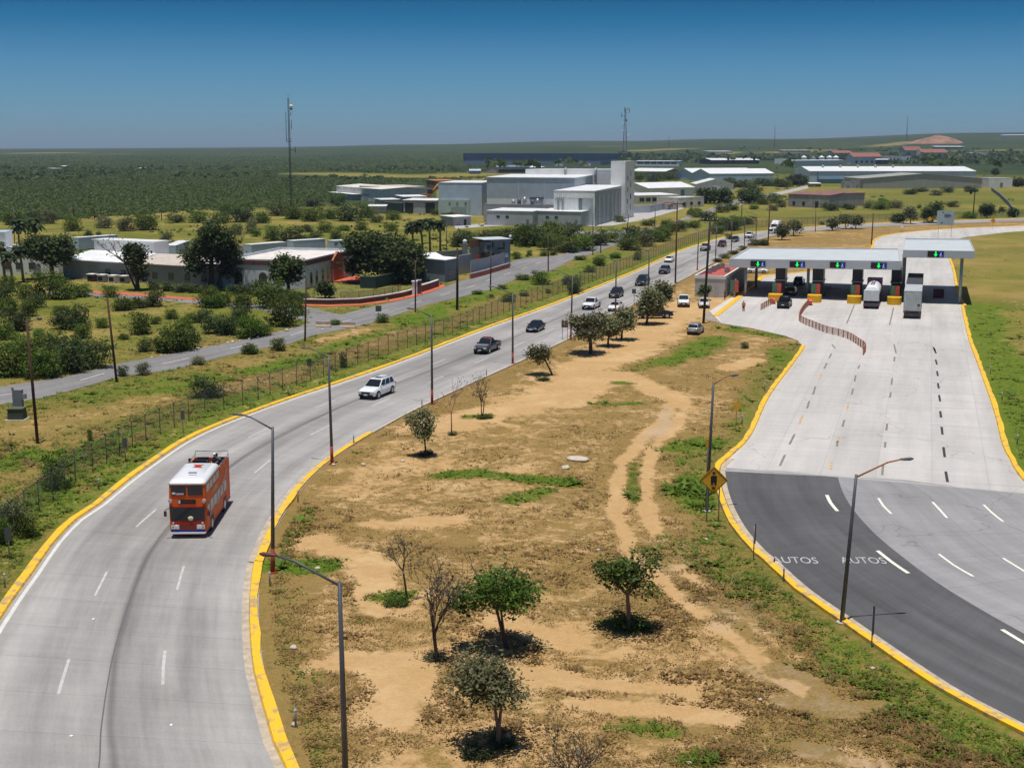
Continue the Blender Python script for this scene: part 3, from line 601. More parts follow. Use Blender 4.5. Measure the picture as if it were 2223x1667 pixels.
# ------------------------------------------------------------------ building materials
white_roof = Mcorr('white_sheet_roof', (0.80, 0.80, 0.78), .9, 'X', .25, .4)
white_wall = M('white_painted_wall', (0.74, 0.74, 0.72), .8, 0, .10, .25)
cream_wall = M('weathered_white_wall', (0.62, 0.60, 0.55), .85, 0, .22, .3)
grey_sheet = Mcorr('grey_blue_sheet', (0.40, 0.455, 0.50), .9, 'X', .5, .45)
pale_sheet = Mcorr('pale_steel_sheet', (0.72, 0.74, 0.74), .9, 'X', .5, .45)
dark_sheet = Mcorr('olive_grey_sheet', (0.36, 0.36, 0.31), .9, 'X', .6, .5)
blue_sheet = Mcorr('light_blue_sheet', (0.46, 0.56, 0.68), .9, 'X', .5, .5)
green_sheet = M('sea_green_panel', (0.43, 0.52, 0.50), .6, 0, .12, .4)
navy_sheet = Mcorr('navy_sheet', (0.035, 0.07, 0.14), 2.0, 'X', .5, .5)
slate_sheet = Mcorr('slate_sheet', (0.20, 0.25, 0.31), 2.0, 'X', .5, .5)
block_wall = M('grey_block_wall', (0.36, 0.355, 0.35), .9, 0, .2, .4)
dark_wall = M('slate_grey_wall', (0.19, 0.215, 0.24), .85, 0, .15, .5)
red_paint = M('red_pavement', (0.58, 0.13, 0.065), .8, 0, .15, .6)
brick_red = M('terracotta', (0.42, 0.15, 0.085), .85, 0, .2, .8)
maroon = M('maroon_trim', (0.155, 0.062, 0.055), .8, 0, .2, .7)
tan_roof = M('gravel_roof', (0.50, 0.43, 0.36), .95, 0, .2, .9)
flat_roof = M('dirty_roof_coating', (0.68, 0.63, 0.57), .9, 0, .18, .35)
pane = Mglass('window_glass', (0.03, 0.04, 0.05), .1); dark_void = M('dark_opening', (0.03, 0.03, 0.032), .9)
tile_red = M('red_tile_roof', (0.30, 0.12, 0.085), .85, 0, .2, .5); brown_wood = M('brown_wood', (0.26, 0.15, 0.07), .85, 0, .25, 1.0)
conc = M('plain_concrete', (0.47, 0.45, 0.42), .85, 0, .15, .6); steel = M('galvanised_steel', (0.36, 0.37, 0.38), .45, .6, .1, 1.0)
GRP = 'works and sheds along the side road'
class Bld:
    """a building on a front base line A-B; local x runs along the front, y away from it"""
    def __init__(s, name, label, cat, A, B, top=None, h=None, back=None, depth=12.0, group=None):
        A = G(*A) if len(A) == 2 else Vector(A); B = G(*B) if len(B) == 2 else Vector(B); s.A = A; s.L = (B - A).length; s.rz = math.atan2(B.y - A.y, B.x - A.x)
        s.h = h if h else hz(A, top); s.nrm = Vector((-math.sin(s.rz), math.cos(s.rz), 0))
        s.d = depth
        if back:
            s.d = max(2.0, (G(back[0], back[1], s.h) - A).dot(s.nrm))
        A = Vector((A.x, A.y, float(th(A.x, A.y)) - .05)); s.o = thing(name, A, s.rz, label, cat, group)
    def walls(s, mat, name='wall', x0=0, x1=None, y0=0, y1=None, h=None):
        s.wm = mat; MB().span(x0, s.L if x1 is None else x1, y0, s.d if y1 is None else y1, 0, s.h if h is None else h).build(name, mat, s.o); return s
    def flat(s, mat, par=.5, trim=None, over=0.0):
        """flat roof behind a parapet"""
        L_, d_, h = s.L, s.d, s.h; mb = MB()
        mb.span(.2, L_ - .2, .2, d_ - .2, h, h + .06); mb.build('roof', mat, s.o)
        mb = MB(); t = .22; o = .03 + over
        mb.span(-o, L_ + o, -o, t, h + .002, h + par); mb.span(-o, L_ + o, d_ - t, d_ + o, h + .002, h + par); mb.span(-o, t, t, d_ - t, h + .002, h + par - .003); mb.span(L_ - t, L_ + o, t, d_ - t, h + .002, h + par - .003)
        mb.build('parapet', trim or s.wm, s.o); return s
    def mono(s, mat, rise=0.6, over=.3, to_back=True):
        L_, d_, h = s.L, s.d, s.h; a, b_ = (0.02, rise) if to_back else (rise, 0.02)
        mb = MB(); sec = lambda x: [(x, -over, h + a), (x, d_ + over, h + b_), (x, d_ + over, h + b_ + .14), (x, -over, h + a + .14)]
        mb.loft([sec(-over), sec(L_ + over)]).build('roof', mat, s.o)
        g = MB(); g.prism([(0, 0), (d_, 0), (d_, max(b_ - .03, .01)), (0, max(a - .03, .01))], 0, L_, Matrix(((0, 0, 1, 0), (1, 0, 0, 0), (0, 1, 0, h), (0, 0, 0, 1)))); g.build('gable', s.wm, s.o); return s
    def gable(s, mat, rise, along='x', over=.4, thick=.15):
        L_, d_, h = s.L, s.d, s.h; mb = MB()
        if along == 'x':
            for (y0, z0, y1, z1) in ((-over, h - rise * over / (d_ / 2), d_ / 2, h + rise), (d_ / 2, h + rise, d_ + over, h - rise * over / (d_ / 2))):
                sec = lambda x: [(x, y0, z0 + .03), (x, y1, z1 + .03), (x, y1, z1 + .03 + thick), (x, y0, z0 + .03 + thick)]
                mb.loft([sec(-over), sec(L_ + over)])
            mb.build('roof', mat, s.o)
            MB().prism([(0, 0), (d_, 0), (d_ / 2, rise - .02)], 0.01, L_ - .01, Matrix(((0, 0, 1, 0), (1, 0, 0, 0), (0, 1, 0, h), (0, 0, 0, 1)))).build('gable', s.wm, s.o)
        else:
            for (x0, z0, x1, z1) in ((-over, h - rise * over / (L_ / 2), L_ / 2, h + rise), (L_ / 2, h + rise, L_ + over, h - rise * over / (L_ / 2))):
                sec = lambda y: [(x0, y, z0 + .03), (x1, y, z1 + .03), (x1, y, z1 + .03 + thick), (x0, y, z0 + .03 + thick)]
                mb.loft([sec(-over), sec(d_ + over)])
            mb.build('roof', mat, s.o)
            MB().prism([(0, 0), (L_, 0), (L_ / 2, rise - .02)], -d_ + .01, -.01, Matrix(((1, 0, 0, 0), (0, 0, -1, 0), (0, 1, 0, h), (0, 0, 0, 1)))).build('gable', s.wm, s.o)
        return s
    def panel(s, name, face, u0, u1, z0, z1, mat, out=.06, label=None):
        if face == 'f': a = (u0, u1, -out, .03, z0, z1)
        elif face == 'r': a = (s.L - .03, s.L + out, u0, u1, z0, z1)
        else: a = (-out, .03, u0, u1, z0, z1)
        o = MB().span(*a).build(name, mat, s.o)
        if label: o['label'] = label
        return o
    def windows(s, face, us, z0, z1, wdt, mat=None, name='window'):
        for u in us: s.panel(name, face, u - wdt / 2, u + wdt / 2, z0, z1, mat or pane)
        return s
def lin(a, b_, n): return [a + (b_ - a) * (k + .5) / n for k in range(n)]

# ------------------------------------------------------------------ white hacienda-style hall, left
C0 = G(662.7, 629); C2 = G(772, 597.5); HH = 5.0
ux = (C2 - C0).normalized(); uy = Vector((-ux.y, ux.x, 0)); arc = (G(526, 618) - C0).length; C1 = C0 + uy * arc
b = Bld('mission_hall', 'white arcaded hall with maroon cornice, flat pale roof and red brick entrance portal', 'building', C0, C2, h=HH, depth=arc)
hall_white = M('hall_plaster', (0.56, 0.60, 0.64), .85, 0, .12, .4)
b.walls(hall_white).flat(flat_roof, .55, hall_white)
for f_, a in (('f', (-.09, b.L + .09, -.12, -.04, HH - .55, HH + .30)), ('l', (-.12, -.04, -.04, b.d + .09, HH - .55, HH + .30))): MB().span(*a).build('cornice', maroon, b.o)
def arch(parent, face, u, w_, z0, z1, mat, out=.05, name='window'):
    n = 9; r = w_ / 2; pr = [(u - r, z0), (u + r, z0)] + [(u + r * math.cos(math.pi * k / n), z1 - r + r * math.sin(math.pi * k / n)) for k in range(n + 1)]
    mb = MB()
    if face == 'f': mb.prism(pr, -.03, out, Matrix(((1, 0, 0, 0), (0, 0, -1, 0), (0, 1, 0, 0), (0, 0, 0, 1))))
    else: mb.prism(pr, -.03, out, Matrix(((0, 0, -1, 0), (-1, 0, 0, 2 * u), (0, 1, 0, 0), (0, 0, 0, 1))))
    o = mb.build(name, mat, parent); return o
cream_trim = M('arch_surround', (0.60, 0.55, 0.47), .85)
for u in (3.2, 6.2, 9.6, 12.6): s_ = arch(b.o, 'f', u, 1.5, 0.4, 3.3, cream_trim, .05, 'arch_surround'); arch(s_, 'f', u, 1.1, 0.5, 3.05, pane, .09)
for u in (arc - 3.3, arc - 8.2): s_ = arch(b.o, 'l', u, 2.1, 0.3, 3.4, cream_trim, .05, 'arch_surround'); arch(s_, 'l', u, 1.6, 0.35, 3.1, pane, .09)
b.panel('portal', 'f', 14.6, 20.4, 0, 4.3, brick_red, .5); MB().prism([(14.4, 4.3), (20.6, 4.3), (19.6, 4.9), (17.5, 5.9), (15.4, 4.9)], .0, .5, Matrix(((1, 0, 0, 0), (0, 0, -1, 0), (0, 1, 0, 0), (0, 0, 0, 1)))).build('portal_pediment', brick_red, b.o)
b.panel('entrance_door', 'f', 16.6, 18.6, 0.2, 3.3, brown_wood, .56)
for k in range(6): MB().tube([(1.5 + k * 3.4, -.35, HH - 1.3), (1.5 + k * 3.4, .1, HH - 1.25)], .12, 6).build('waterspout', brick_red, b.o)
b.windows('f', (24.0, 27.2), .8, 2.6, 1.4)
MB().span(14, 26, -6, -.6, .02, .28).build('entrance_step', red_paint, b.o)
# long wing to the left: white sheet roof and gravelled roof
W1 = C1 - Vector((0.25, 0, 0)); W0 = G(138, 603)
b = Bld('hall_wing', 'long low grey-walled wing with white sheet roof beside the arcaded hall', 'building', W0, W1, h=3.7, depth=13)
b.walls(M('wing_wall', (0.25, 0.26, 0.27), .85, 0, .15, .4)); Lw = b.L
for (x0, x1, mt, nm) in ((0, Lw * .44, white_roof, 'roof'), (Lw * .45, Lw * .80, tan_roof, 'roof'), (Lw * .81, Lw - .4, flat_roof, 'roof')):
    sec = lambda x: [(x, -.4, 3.72), (x, 8, 5.0), (x, 13, 4.4), (x, 13, 4.55), (x, 8, 5.15), (x, -.4, 3.87)]
    MB().loft([sec(x0 - .15), sec(x1)]).build(nm, mt, b.o)
b.panel('door', 'f', Lw * .17, Lw * .21, 0, 2.9, dark_wall); b.windows('f', lin(Lw * .25, Lw * .95, 7), 1.0, 2.3, 1.3); MB().span(.3, 17, 8.4, 12.6, 4.6, 7.2).build('upper_storey', white_wall, b.o); MB().span(0, 17.3, 8.1, 12.9, 7.2, 7.4).build('upper_roof', white_roof, b.o)
for k, (x, y) in enumerate(((201, 611), (223, 612.5), (247, 614), (271, 615))):
    t = thing('cooling_unit', G(x, y), b.rz, 'small grey cooling unit with pale lid, %s of four along the hall wing' % ('leftmost', 'second from left', 'third from left', 'rightmost')[k], 'cooling unit', 'cooling units beside the hall wing')
    MB().span(-.8, .8, -.6, .6, 0, 1.4).build('casing', (maroon, block_wall, pale_sheet, block_wall)[k], t); MB().span(-.95, .95, -.75, .75, 1.4, 1.52).build('lid', white_wall, t); MB().span(-.6, .6, -.64, -.58, .3, 1.1).build('grille', dark_void, t)
b = Bld('storage_building', 'white box building behind the palms at the left edge', 'building', (-70, 598), (128, 596), top=545, depth=14); b.walls(white_wall).flat(white_roof, .4); b.windows('f', lin(4, b.L - 4, 4), 1.2, 2.6, 1.4); b.panel('door', 'f', b.L - 5, b.L - 3.6, 0, 2.3, dark_wall); MB().span(1, 7.2, 3, 9, b.h + .4, b.h + 3.6).build('roof_cabin', white_wall, b.o); MB().span(.8, 7.4, 2.8, 9.2, b.h + 3.6, b.h + 3.75).build('cabin_roof', blue_sheet, b.o)
# parked box trailers behind the hall
tl_blue = Mcorr('trailer_side', (0.50, 0.57, 0.66), .5, 'X', .3, .4); tyre = M('tyre_rubber', (0.022, 0.022, 0.023), .85, 0, .2, 3); rimm = M('wheel_rim', (0.5, 0.5, 0.5), .35, .7, .05, 2)
for k, (A, B, lb) in enumerate((((172, 552), (257, 545), 'blue-grey box trailer parked behind the white-roofed end of the wing'), ((383, 572), (414, 559), 'short pale box trailer showing its front behind the big broken tree'), ((547, 570), (623, 563), 'pale blue box trailer behind the flat roof of the arcaded hall'), ((638, 560), (707, 555), 'pale grey box trailer, middle one behind the arcaded hall'), ((724, 560), (790, 556), 'pale box trailer half hidden behind the large round tree'))):
    A = G(*A); B = G(*B); r_ = math.atan2(B.y - A.y, B.x - A.x); ln = max((B - A).length, 9); t = thing('box_trailer', A, r_, lb, 'trailer', 'box trailers parked behind the hall')
    MB().span(0, ln, 0, 2.6, 1.1, 4.0).build('cargo_box', tl_blue, t); MB().span(-.03, ln + .03, -.03, 2.63, 4.0, 4.1).build('roof', white_roof, t); MB().span(.3, ln - .3, .5, 2.1, .85, 1.1).build('chassis', dark_wall, t)
    for x in (ln - 1.2, ln - 2.4):
        for y in (.2, 2.4): MB().tube([(x, y - .15, .5), (x, y + .15, .5)], .5, 12).build('wheel', tyre, t)
    MB().span(1.4, 1.6, .6, 2.0, 0, .9).build('landing_leg', steel, t)
# perimeter wall, garden walls, gate yard
def wallrun(name, label, cat, pts, h, th_, mat, cap=None, capw=.1, group=None):
    P = [G(*p) for p in pts]; t = thing(name, P[0], 0, label, cat, group); L_ = [p - P[0] for p in P]
    def sec(a, w_, z0, z1):
        out = []
        for k, p in enumerate(L_):
            d_ = (L_[min(k + 1, len(L_) - 1)] - L_[max(k - 1, 0)]); d_.z = 0; d_.normalize(); n_ = Vector((-d_.y, d_.x, 0)) * w_ / 2
            out.append([(p.x + n_.x, p.y + n_.y, z0), (p.x + n_.x, p.y + n_.y, z1), (p.x - n_.x, p.y - n_.y, z1), (p.x - n_.x, p.y - n_.y, z0)])
        return out
    MB().loft(sec(0, th_, -.1, h)).build('wall', mat, t)
    if cap: MB().loft(sec(0, th_ + capw, h, h + .15)).build('coping', cap, t)
    return t
wallrun('boundary_wall', 'grey block boundary wall behind the gravel-roofed wing', 'wall', [(300, 566), (382, 562), (545, 563)], 3.2, .3, block_wall)
P_ = crom(GP([(640, 664), (661, 664), (715, 665), (779, 662), (830, 655), (870, 648), (898, 640)]), 3)
Mw = [proj(p) for p in P_]
wallrun('garden_wall', 'low curved maroon garden wall with white coping in front of the lawn', 'wall', [(660, 660), (715, 661), (779, 659), (830, 652), (870, 645), (897, 638)], .75, .35, maroon, white_wall)
wallrun('garden_wall', 'short maroon wall with white coping to the right of the gate pillars', 'wall', [(916, 634), (935, 628), (951, 622)], 1.2, .4, maroon, white_wall)
for k, (x, y, lb) in enumerate(((900.5, 640.5, 'white gate pillar at the end of the curved garden wall'), (909, 638, 'dark gate pillar beside the short maroon wall'))):
    t = thing('gate_pillar', G(x, y), 0, lb, 'pillar'); MB().box((0, 0, 1.2), (.9, .9, 2.4)).build('shaft', (white_wall, maroon)[k], t); MB().box((0, 0, 2.47), (1.1, 1.1, .15)).build('cap', (white_wall, block_wall)[k], t)
sheet('red_pavement', GP([(655, 664.5), (715, 666), (779, 663.5), (855, 655), (918, 640), (966, 623), (963, 617), (951, 623), (916, 635), (898, 640), (870, 647), (830, 654), (779, 660.5), (715, 662.5), (657, 661.5)]), red_paint, ZR + .03)
sheet('red_pavement', GP([(200, 637), (300, 642.5), (428, 653), (428, 648.5), (300, 637.5), (200, 632)]), red_paint, ZR + .03)
sheet('lawn', GP([(640, 655), (700, 658), (779, 656), (850, 645), (890, 632), (850, 622), (760, 618), (690, 632), (640, 640)]), M('mown_lawn', (0.155, 0.15, 0.035), .95, 0, .3, .5, .3), .03)
wallrun('mesh_fence', 'dark green screened fence running under the large round tree', 'fence', [(782, 626), (815, 627), (855, 618), (900, 607), (930, 601)], 2.2, .08, M('green_screen', (0.028, 0.05, 0.045), .8, 0, .2, 1.0), steel, .04)
wallrun('block_wall', 'pale grey block wall to the right of the large round tree', 'wall', [(868, 607), (905, 608), (929, 606.5)], 3.2, .3, M('pale_block', (0.52, 0.52, 0.51), .9, 0, .18, .6), conc, .05)
b = Bld('wooden_gate', 'brown wooden gate with lintel between the block wall and the kiosk', 'gate', (930, 609), (953, 606), h=4.0, depth=.5); b.walls(brown_wood, 'board_panel'); MB().span(-.2, b.L + .2, -.1, .6, 4, 4.25).build('lintel', conc, b.o)
b = Bld('gate_kiosk', 'open kiosk with white hipped canopy behind the wooden gate', 'kiosk', (930, 597), (960, 594), h=3.4, depth=5); b.walls(block_wall, h=1.2); b.wm = white_wall; b.gable(white_wall, .8, 'x', .6)
for x in (.1, b.L - .1):
    for y in (.1, 4.9): MB().span(x - .1, x + .1, y - .1, y + .1, 1.2, 3.45).build('post', steel, b.o)
b = Bld('guard_booth', 'grey guard booth with white roof next to the black pole', 'booth', (966, 613), (992, 607.5), h=4.3, depth=4.5); b.walls(dark_wall).mono(white_wall, .3, .35); b.windows('f', (b.L * .5,), 1.2, 2.3, b.L * .5); b.panel('door', 'r', 1.2, 2.3, 0, 2.2, steel)
wallrun('boundary_wall', 'dark grey wall behind the palms and the kiosks', 'wall', [(932, 576), (970, 574), (1010, 570)], 3.0, .3, dark_wall)
t = thing('lamp_pillar', G(1009.5, 571), 0, 'grey square pillar with white globe at the end of the dark wall', 'pillar'); MB().box((0, 0, 2.2), (1.2, 1.2, 4.4)).build('shaft', dark_wall, t); MB().sphere((0, 0, 4.9), .5).build('globe', white_wall, t)
wallrun('railing_wall', 'pale grey panelled wall between the booth and the watch tower', 'wall', [(990, 598), (1022, 592), (1022.5, 592)], 4.0, .25, M('pale_grey_panel', (0.42, 0.43, 0.45), .8, 0, .1, .5))
wallrun('barrier_wall', 'low red and grey barrier wall along the road below the watch tower', 'wall', [(1021, 605.5), (1050, 598), (1106, 581)], .9, .3, M('barrier_red', (0.50, 0.13, 0.075), .85, 0, .2, .5), block_wall, .1)
wallrun('panel_fence', 'pale slatted fence panel behind the red barrier wall', 'fence', [(1022, 598), (1060, 590), (1104, 575)], 2.9, .12, M('slat_panel', (0.45, 0.46, 0.48), .7, 0, .1, .6), steel, .06)
b = Bld('yard_wall', 'grey yard wall with rusty fence on top left of the watch tower', 'wall', (1021, 580), (1053, 577), h=4.2, depth=.4); b.walls(dark_wall); MB().span(.1, b.L, .1, .3, 4.2, 6.0).build('rusty_fence', M('rusty_iron', (0.22, 0.12, 0.07), .9, 0, .25, 1), b.o); b.panel('red_panel', 'f', 1.6, 3.4, 1.0, 2.6, red_paint)
b = Bld('watch_tower', 'two storey dark grey watch tower with windows at the road corner', 'tower', (1053, 580), (1108, 577.5), top=521.5, depth=5.5); dw = b.d
b.walls(dark_wall, x0=1.2).mono(M('pale_flat_roof', (0.5, 0.53, 0.55), .7), .15, .35); MB().span(0, 1.6, -.25, 3.2, b.h * .55, b.h - .35).build('balcony_bay', dark_wall, b.o)
for k, u in enumerate(lin(b.L * .52, b.L * .92, 3)): b.panel('window', 'f', u - .35, u + .35, b.h * .34, b.h * .5, M('white_blind', (0.6, 0.6, 0.6)) if k else pane)
b.windows('f', (b.L * .3,), b.h * .36, b.h * .5, .7); b.panel('window', 'f', .3, 1.4, b.h * .68, b.h * .82, pane, .32); b.panel('sign_board', 'f', b.L * .48, b.L * .78, b.h * .64, b.h * .71, M('sign_dark', (0.05, 0.06, 0.07)), .08)
MB().sphere((b.L + .1, .2, b.h + .7), .32).build('globe_lamp', white_wall, b.o)
for k, x in enumerate((b.L * .28, b.L * .72)): MB().span(x, x + .25, -.3, 0, b.h * .72, b.h * .9).build('floodlight', M('flood_dark', (.04, .04, .04)), b.o)

# ------------------------------------------------------------------ big works in the middle
ex = Vector((0.964, -0.266, 0))
def wk(name, label, B, wpx, **k):
    B = G(*B); A = B - ex * wpx; return Bld(name, label, 'building', A, B, group=GRP, **k)
b = wk('factory_block', 'large dark blue-grey corrugated factory hall, widest of the works', (1248, 478), 33.5, h=15.2, depth=34); b.walls(grey_sheet).mono(white_roof, .5, .25, True)
b.panel('lower_cladding', 'f', .1, b.L - .1, 0, 7.5, pale_sheet); 
for u in (b.L * .36, b.L * .66): b.panel('downpipe', 'f', u, u + .3, 0, 13.8, M('downpipe_grey', (.5, .53, .56)), .14)
b = wk('factory_block', 'pale blue corrugated block with sea-green annex, left end of the works', (1046, 469), 17.6, h=12.6, depth=22); b.walls(blue_sheet).mono(pale_sheet, .3, .1); b.panel('annex_panel', 'f', .05, b.L * .72, 0, 6.2, green_sheet, .5)
for u in (4.3, 7.4, 10.8): b.panel('vent', 'f', u, u + .8, 4.2, 5.3, dark_wall, .58)
b.panel('loading_door', 'f', 5.2, 11.5, .2, 3.4, M('door_green', (.28, .36, .36)), .56); b.panel('rusty_sill', 'f', 5.6, 9.8, .9, 1.3, M('rust_orange', (.5, .25, .13)), .7)
b = wk('factory_block', 'tall white rear block of the works below the stair tower', (1326, 470), 34, h=17.3, depth=22); b.walls(white_wall).flat(white_roof, .5)
for u in (16, 28): t_ = MB().tube([(u, -.6, 13), (u, -.6, 17.9), (u, .6, 18.3)], .45, 8).build('duct', steel, b.o)
b = wk('stair_tower', 'narrow white stair tower, the tallest part of the works, with slit windows', (1356, 476), 5.4, h=20.6, depth=19); b.walls(white_wall).flat(white_roof, .5)
for z_ in (4, 8, 12.5, 16.5):
    b.panel('window', 'r', 10.5, 12.0, z_ - 1, z_ + 1, pane); b.panel('window', 'r', 4.5, 5.8, z_ - 2.6, z_ - .8, pane)
# front gable hall with pilasters on the long side
Bq = G(1290.5, 490.5); ey = (G(1354, 474) - Bq); dl = ey.length; ey.normalize(); exx = Vector((ey.y, -ey.x, 0))
b = Bld('front_hall', 'white front hall with tall grey doors and pilasters down its long side', 'building', Bq - exx * 14.2, Bq, h=11.6, depth=dl, group=GRP); b.walls(pale_sheet).mono(white_roof, .6, .2, True)
fr = M('white_frame', (.78, .78, .76), .6); dk = Mcorr('shade_grey_sheet', (0.30, 0.335, 0.36), .6, 'Z', .4, .5)
b.panel('fascia', 'f', 0, b.L, 9.3, 11.55, fr, .12); b.panel('corner_post', 'f', b.L - .5, b.L + .05, 0, 9.3, fr, .12); b.panel('corner_post', 'f', 0, .4, 0, 9.3, fr, .12)
b.panel('sliding_door', 'f', 3.4, 8.6, .1, 9.1, pale_sheet, .09); b.panel('door_recess', 'f', 8.65, 9.9, .1, 9.2, M('recess_blue', (.16, .2, .24)), .07); b.panel('sliding_door', 'f', 9.95, b.L - .55, .1, 9.1, Mcorr('steel_door', (.45, .48, .50), .9, 'X', .5), .1)
for u in (1.6, 3.2): t_ = MB().tube([(u, -.5, 0), (u, -.5, 9.6), (u, .1, 10)], .32, 8).build('duct', steel, b.o)
MB().span(b.L - .02, b.L + .04, .3, b.d - .3, .1, 11.4).build('shaded_side_sheet', dk, b.o)  # darker sheet: the long side's shade is put into its colour
for k, u in enumerate(np.linspace(7, b.d - 2.5, 7)): b.panel('pilaster', 'r', u - .45, u + .45, 0, 10.2, M('pilaster_grey', (.52, .52, .51)), .35)
# low front annexes
for (A, B, lb) in (((1057, 489), (1156, 491.5), 'low grey block annex with white roof, left of the pair before the works'), ((1164, 490), (1261.5, 492.5), 'low grey block annex with white roof, right of the pair before the works')):
    b = Bld('works_annex', lb, 'building', A, B, h=4.9, depth=13, group=GRP); b.walls(Mcorr('annex_wall', (.42, .43, .44), .9, 'X', .3)).mono(white_roof, .4, .15); b.panel('door', 'f', b.L * .86, b.L * .92, 0, 2.3, dark_wall); b.windows('f', (b.L * .25, b.L * .45), 2.6, 3.4, 1.2)
b = Bld('plant_deck', 'grey concrete base with pipes and tanks between the annexes and the hall', 'building', (1050, 483), (1250, 486), h=6.2, depth=5, group=GRP); b.walls(block_wall).flat(conc, .3)
tk = M('tank_dark', (.10, .11, .13), .5, .3)
for k, x in enumerate((10.5, 12.6, 14.6, 17.5, 19.3)): MB().tube([(x, 1.5, 6.3), (x, 1.5, 8.0 + (k % 3) * .5)], .7, 10).build('tank', tk if k % 2 else steel, b.o)
MB().span(16.5, 21, 1, 3.4, 8.2, 9.0).build('plant_roof', tk, b.o); MB().span(16.6, 20.9, 1.1, 3.3, 6.3, 8.2).build('plant_frame', steel, b.o)
b = Bld('small_hut', 'small grey hut with white roof left of the works annexes', 'hut', (984, 491), (1022, 489), h=3.0, depth=6); b.walls(block_wall).mono(white_wall, .3, .5); b.panel('door', 'f', b.L * .6, b.L * .75, 0, 2.1, dark_void)
# sheds to the left of the works
b = Bld('long_warehouse', 'long weathered white warehouse with pale roof at the edge of the scrub', 'building', (731, 430), (829, 440), h=6.2, depth=26); b.walls(cream_wall).gable(M('patched_roof', (.64, .60, .53), .8, 0, .2, .15), .9, 'x'); b.windows('f', (b.L * .2, b.L * .45), 1, 3, 2); b.panel('door', 'f', b.L * .62, b.L * .72, 0, 3.5, block_wall); b.panel('lean_to', 'f', b.L * .02, b.L * .55, 0, 3.0, block_wall, 4); MB().span(b.L * .0, b.L * .57, -4.6, -.1, 3.05, 3.25).build('lean_to_roof', white_wall, b.o)
b = Bld('long_warehouse', 'grey weathered warehouse joined to the right of the long white one', 'building', (832, 437), (925, 434), h=6.6, depth=20); b.walls(block_wall).mono(tan_roof, .5); b.windows('f', lin(6, b.L - 2, 5), .5, 3.6, 3.0, dark_void, 'opening')
b = Bld('open_shed', 'open grey shed with white roof beside the light blue block', 'shed', (876, 463), (947, 464.5), h=5.2, depth=9); b.walls(block_wall).mono(white_roof, .5, .4); b.panel('opening', 'f', b.L * .05, b.L * .30, 0, 4.2, dark_void); b.panel('opening', 'f', b.L * .68, b.L * .96, 0, 4.4, dark_void); b.panel('shutter', 'f', b.L * .33, b.L * .65, 0, 4.4, M('shutter_grey', (.42, .42, .42)))
b = Bld('lean_to_shed', 'dark teal lean-to shed left of the open grey shed', 'shed', (838, 461), (873, 463), h=3.6, depth=8); b.walls(M('teal_wall', (.06, .11, .11))).mono(white_roof, .6, .4, False)
b = Bld('lean_to_shed', 'small shed with white sloping roof among the bushes left of the works', 'shed', (800, 464), (837, 464), h=2.9, depth=6); b.walls(block_wall).mono(white_roof, .4, .4)
b = Bld('lean_to_shed', 'white roofed shelter behind the open grey shed', 'shed', (876, 447), (925, 446), h=4.0, depth=9); b.walls(block_wall).mono(white_roof, .5, .5); b.panel('opening', 'f', 2, b.L - 2, 0, 3, dark_void)
b = Bld('lean_to_shed', 'white roofed shelter in front of the grey weathered warehouse', 'shed', (829, 450), (868, 449), h=3.2, depth=7); b.walls(block_wall).mono(white_roof, .4, .4)
orange = M('machine_orange', (.50, .20, .05), .6, 0, .25, .8)
t = thing('orange_digger', G(926, 441), .3, 'orange excavator standing beside the light blue block', 'excavator'); k_ = 1.35
MB().span(-3, 3, -2, 2, .2, 1.6).build('tracks', dark_void, t); MB().span(-2.6, 2.4, -1.7, 1.7, 1.7, 4.4).build('body', orange, t); MB().span(.4, 2.6, -1.7, .2, 4.4, 6.6).build('cab', pane, t)
MB().tube([(1.8, 1, 3.6), (6, 1, 8.6), (10.5, 1, 7.0)], [.7, .55, .45], 6).build('boom', orange, t); MB().tube([(10.5, 1, 7.2), (9.0, 1, 2.4)], [.45, .35], 6).build('arm', orange, t); MB().span(8.0, 9.6, .2, 1.8, 1.2, 2.6).build('bucket', tk, t)
b = Bld('orange_shed', 'rusty orange roofed shed behind the light blue block', 'shed', (945, 412), (990, 411), h=5.5, depth=10); b.walls(brown_wood).mono(M('rust_roof', (.50, .20, .07), .8, 0, .2, .3), .5)

# ------------------------------------------------------------------ farther buildings (roof, walls, openings each)
def far(name, label, A, B, top, depth, wall_, roof_, kind='mono', rise=.5, cat='building', wins=0, wz=(1, 2.5), ww=2.0, doors=(), along='x', wmat=None, over=.4):
    b = Bld(name, label, cat, A, B, top=top, depth=depth); b.walls(wall_)
    if kind == 'flat': b.flat(roof_, .4)
    elif kind == 'gable': b.gable(roof_, rise, along, over)
    else: b.mono(roof_, rise, over)
    if wins: b.windows('f', lin(b.L * .04, b.L * .96, wins), wz[0], wz[1], ww, wmat)
    for (a, c_, z_) in doors: b.panel('door', 'f', b.L * a, b.L * c_, 0, z_, dark_wall)
    return b
far('far_factory', 'very long dark navy factory far behind the works', (1006, 358), (1304, 359), 337, 60, slate_sheet, navy_sheet, 'flat').panel('navy_band', 'f', 0, 250, 8, 16.5, navy_sheet, .3)
far('far_shed', 'grey shed with row of openings before the navy factory', (1079, 377), (1150, 376), 363, 18, block_wall, slate_sheet, 'gable', 1.5, wins=9, wz=(1, 4), ww=4, wmat=dark_void)
far('far_shed', 'small white roofed shed right of the grey one before the navy factory', (1150, 372), (1183, 371), 364, 20, block_wall, white_roof, 'gable', 1.5, doors=((.4, .6, 4),))
far('far_shed', 'small blue-grey pavilion in the pale field behind the works', (1019, 378), (1043, 378), 371, 12, slate_sheet, blue_sheet, 'gable', 1.5, doors=((.4, .6, 2.5),))
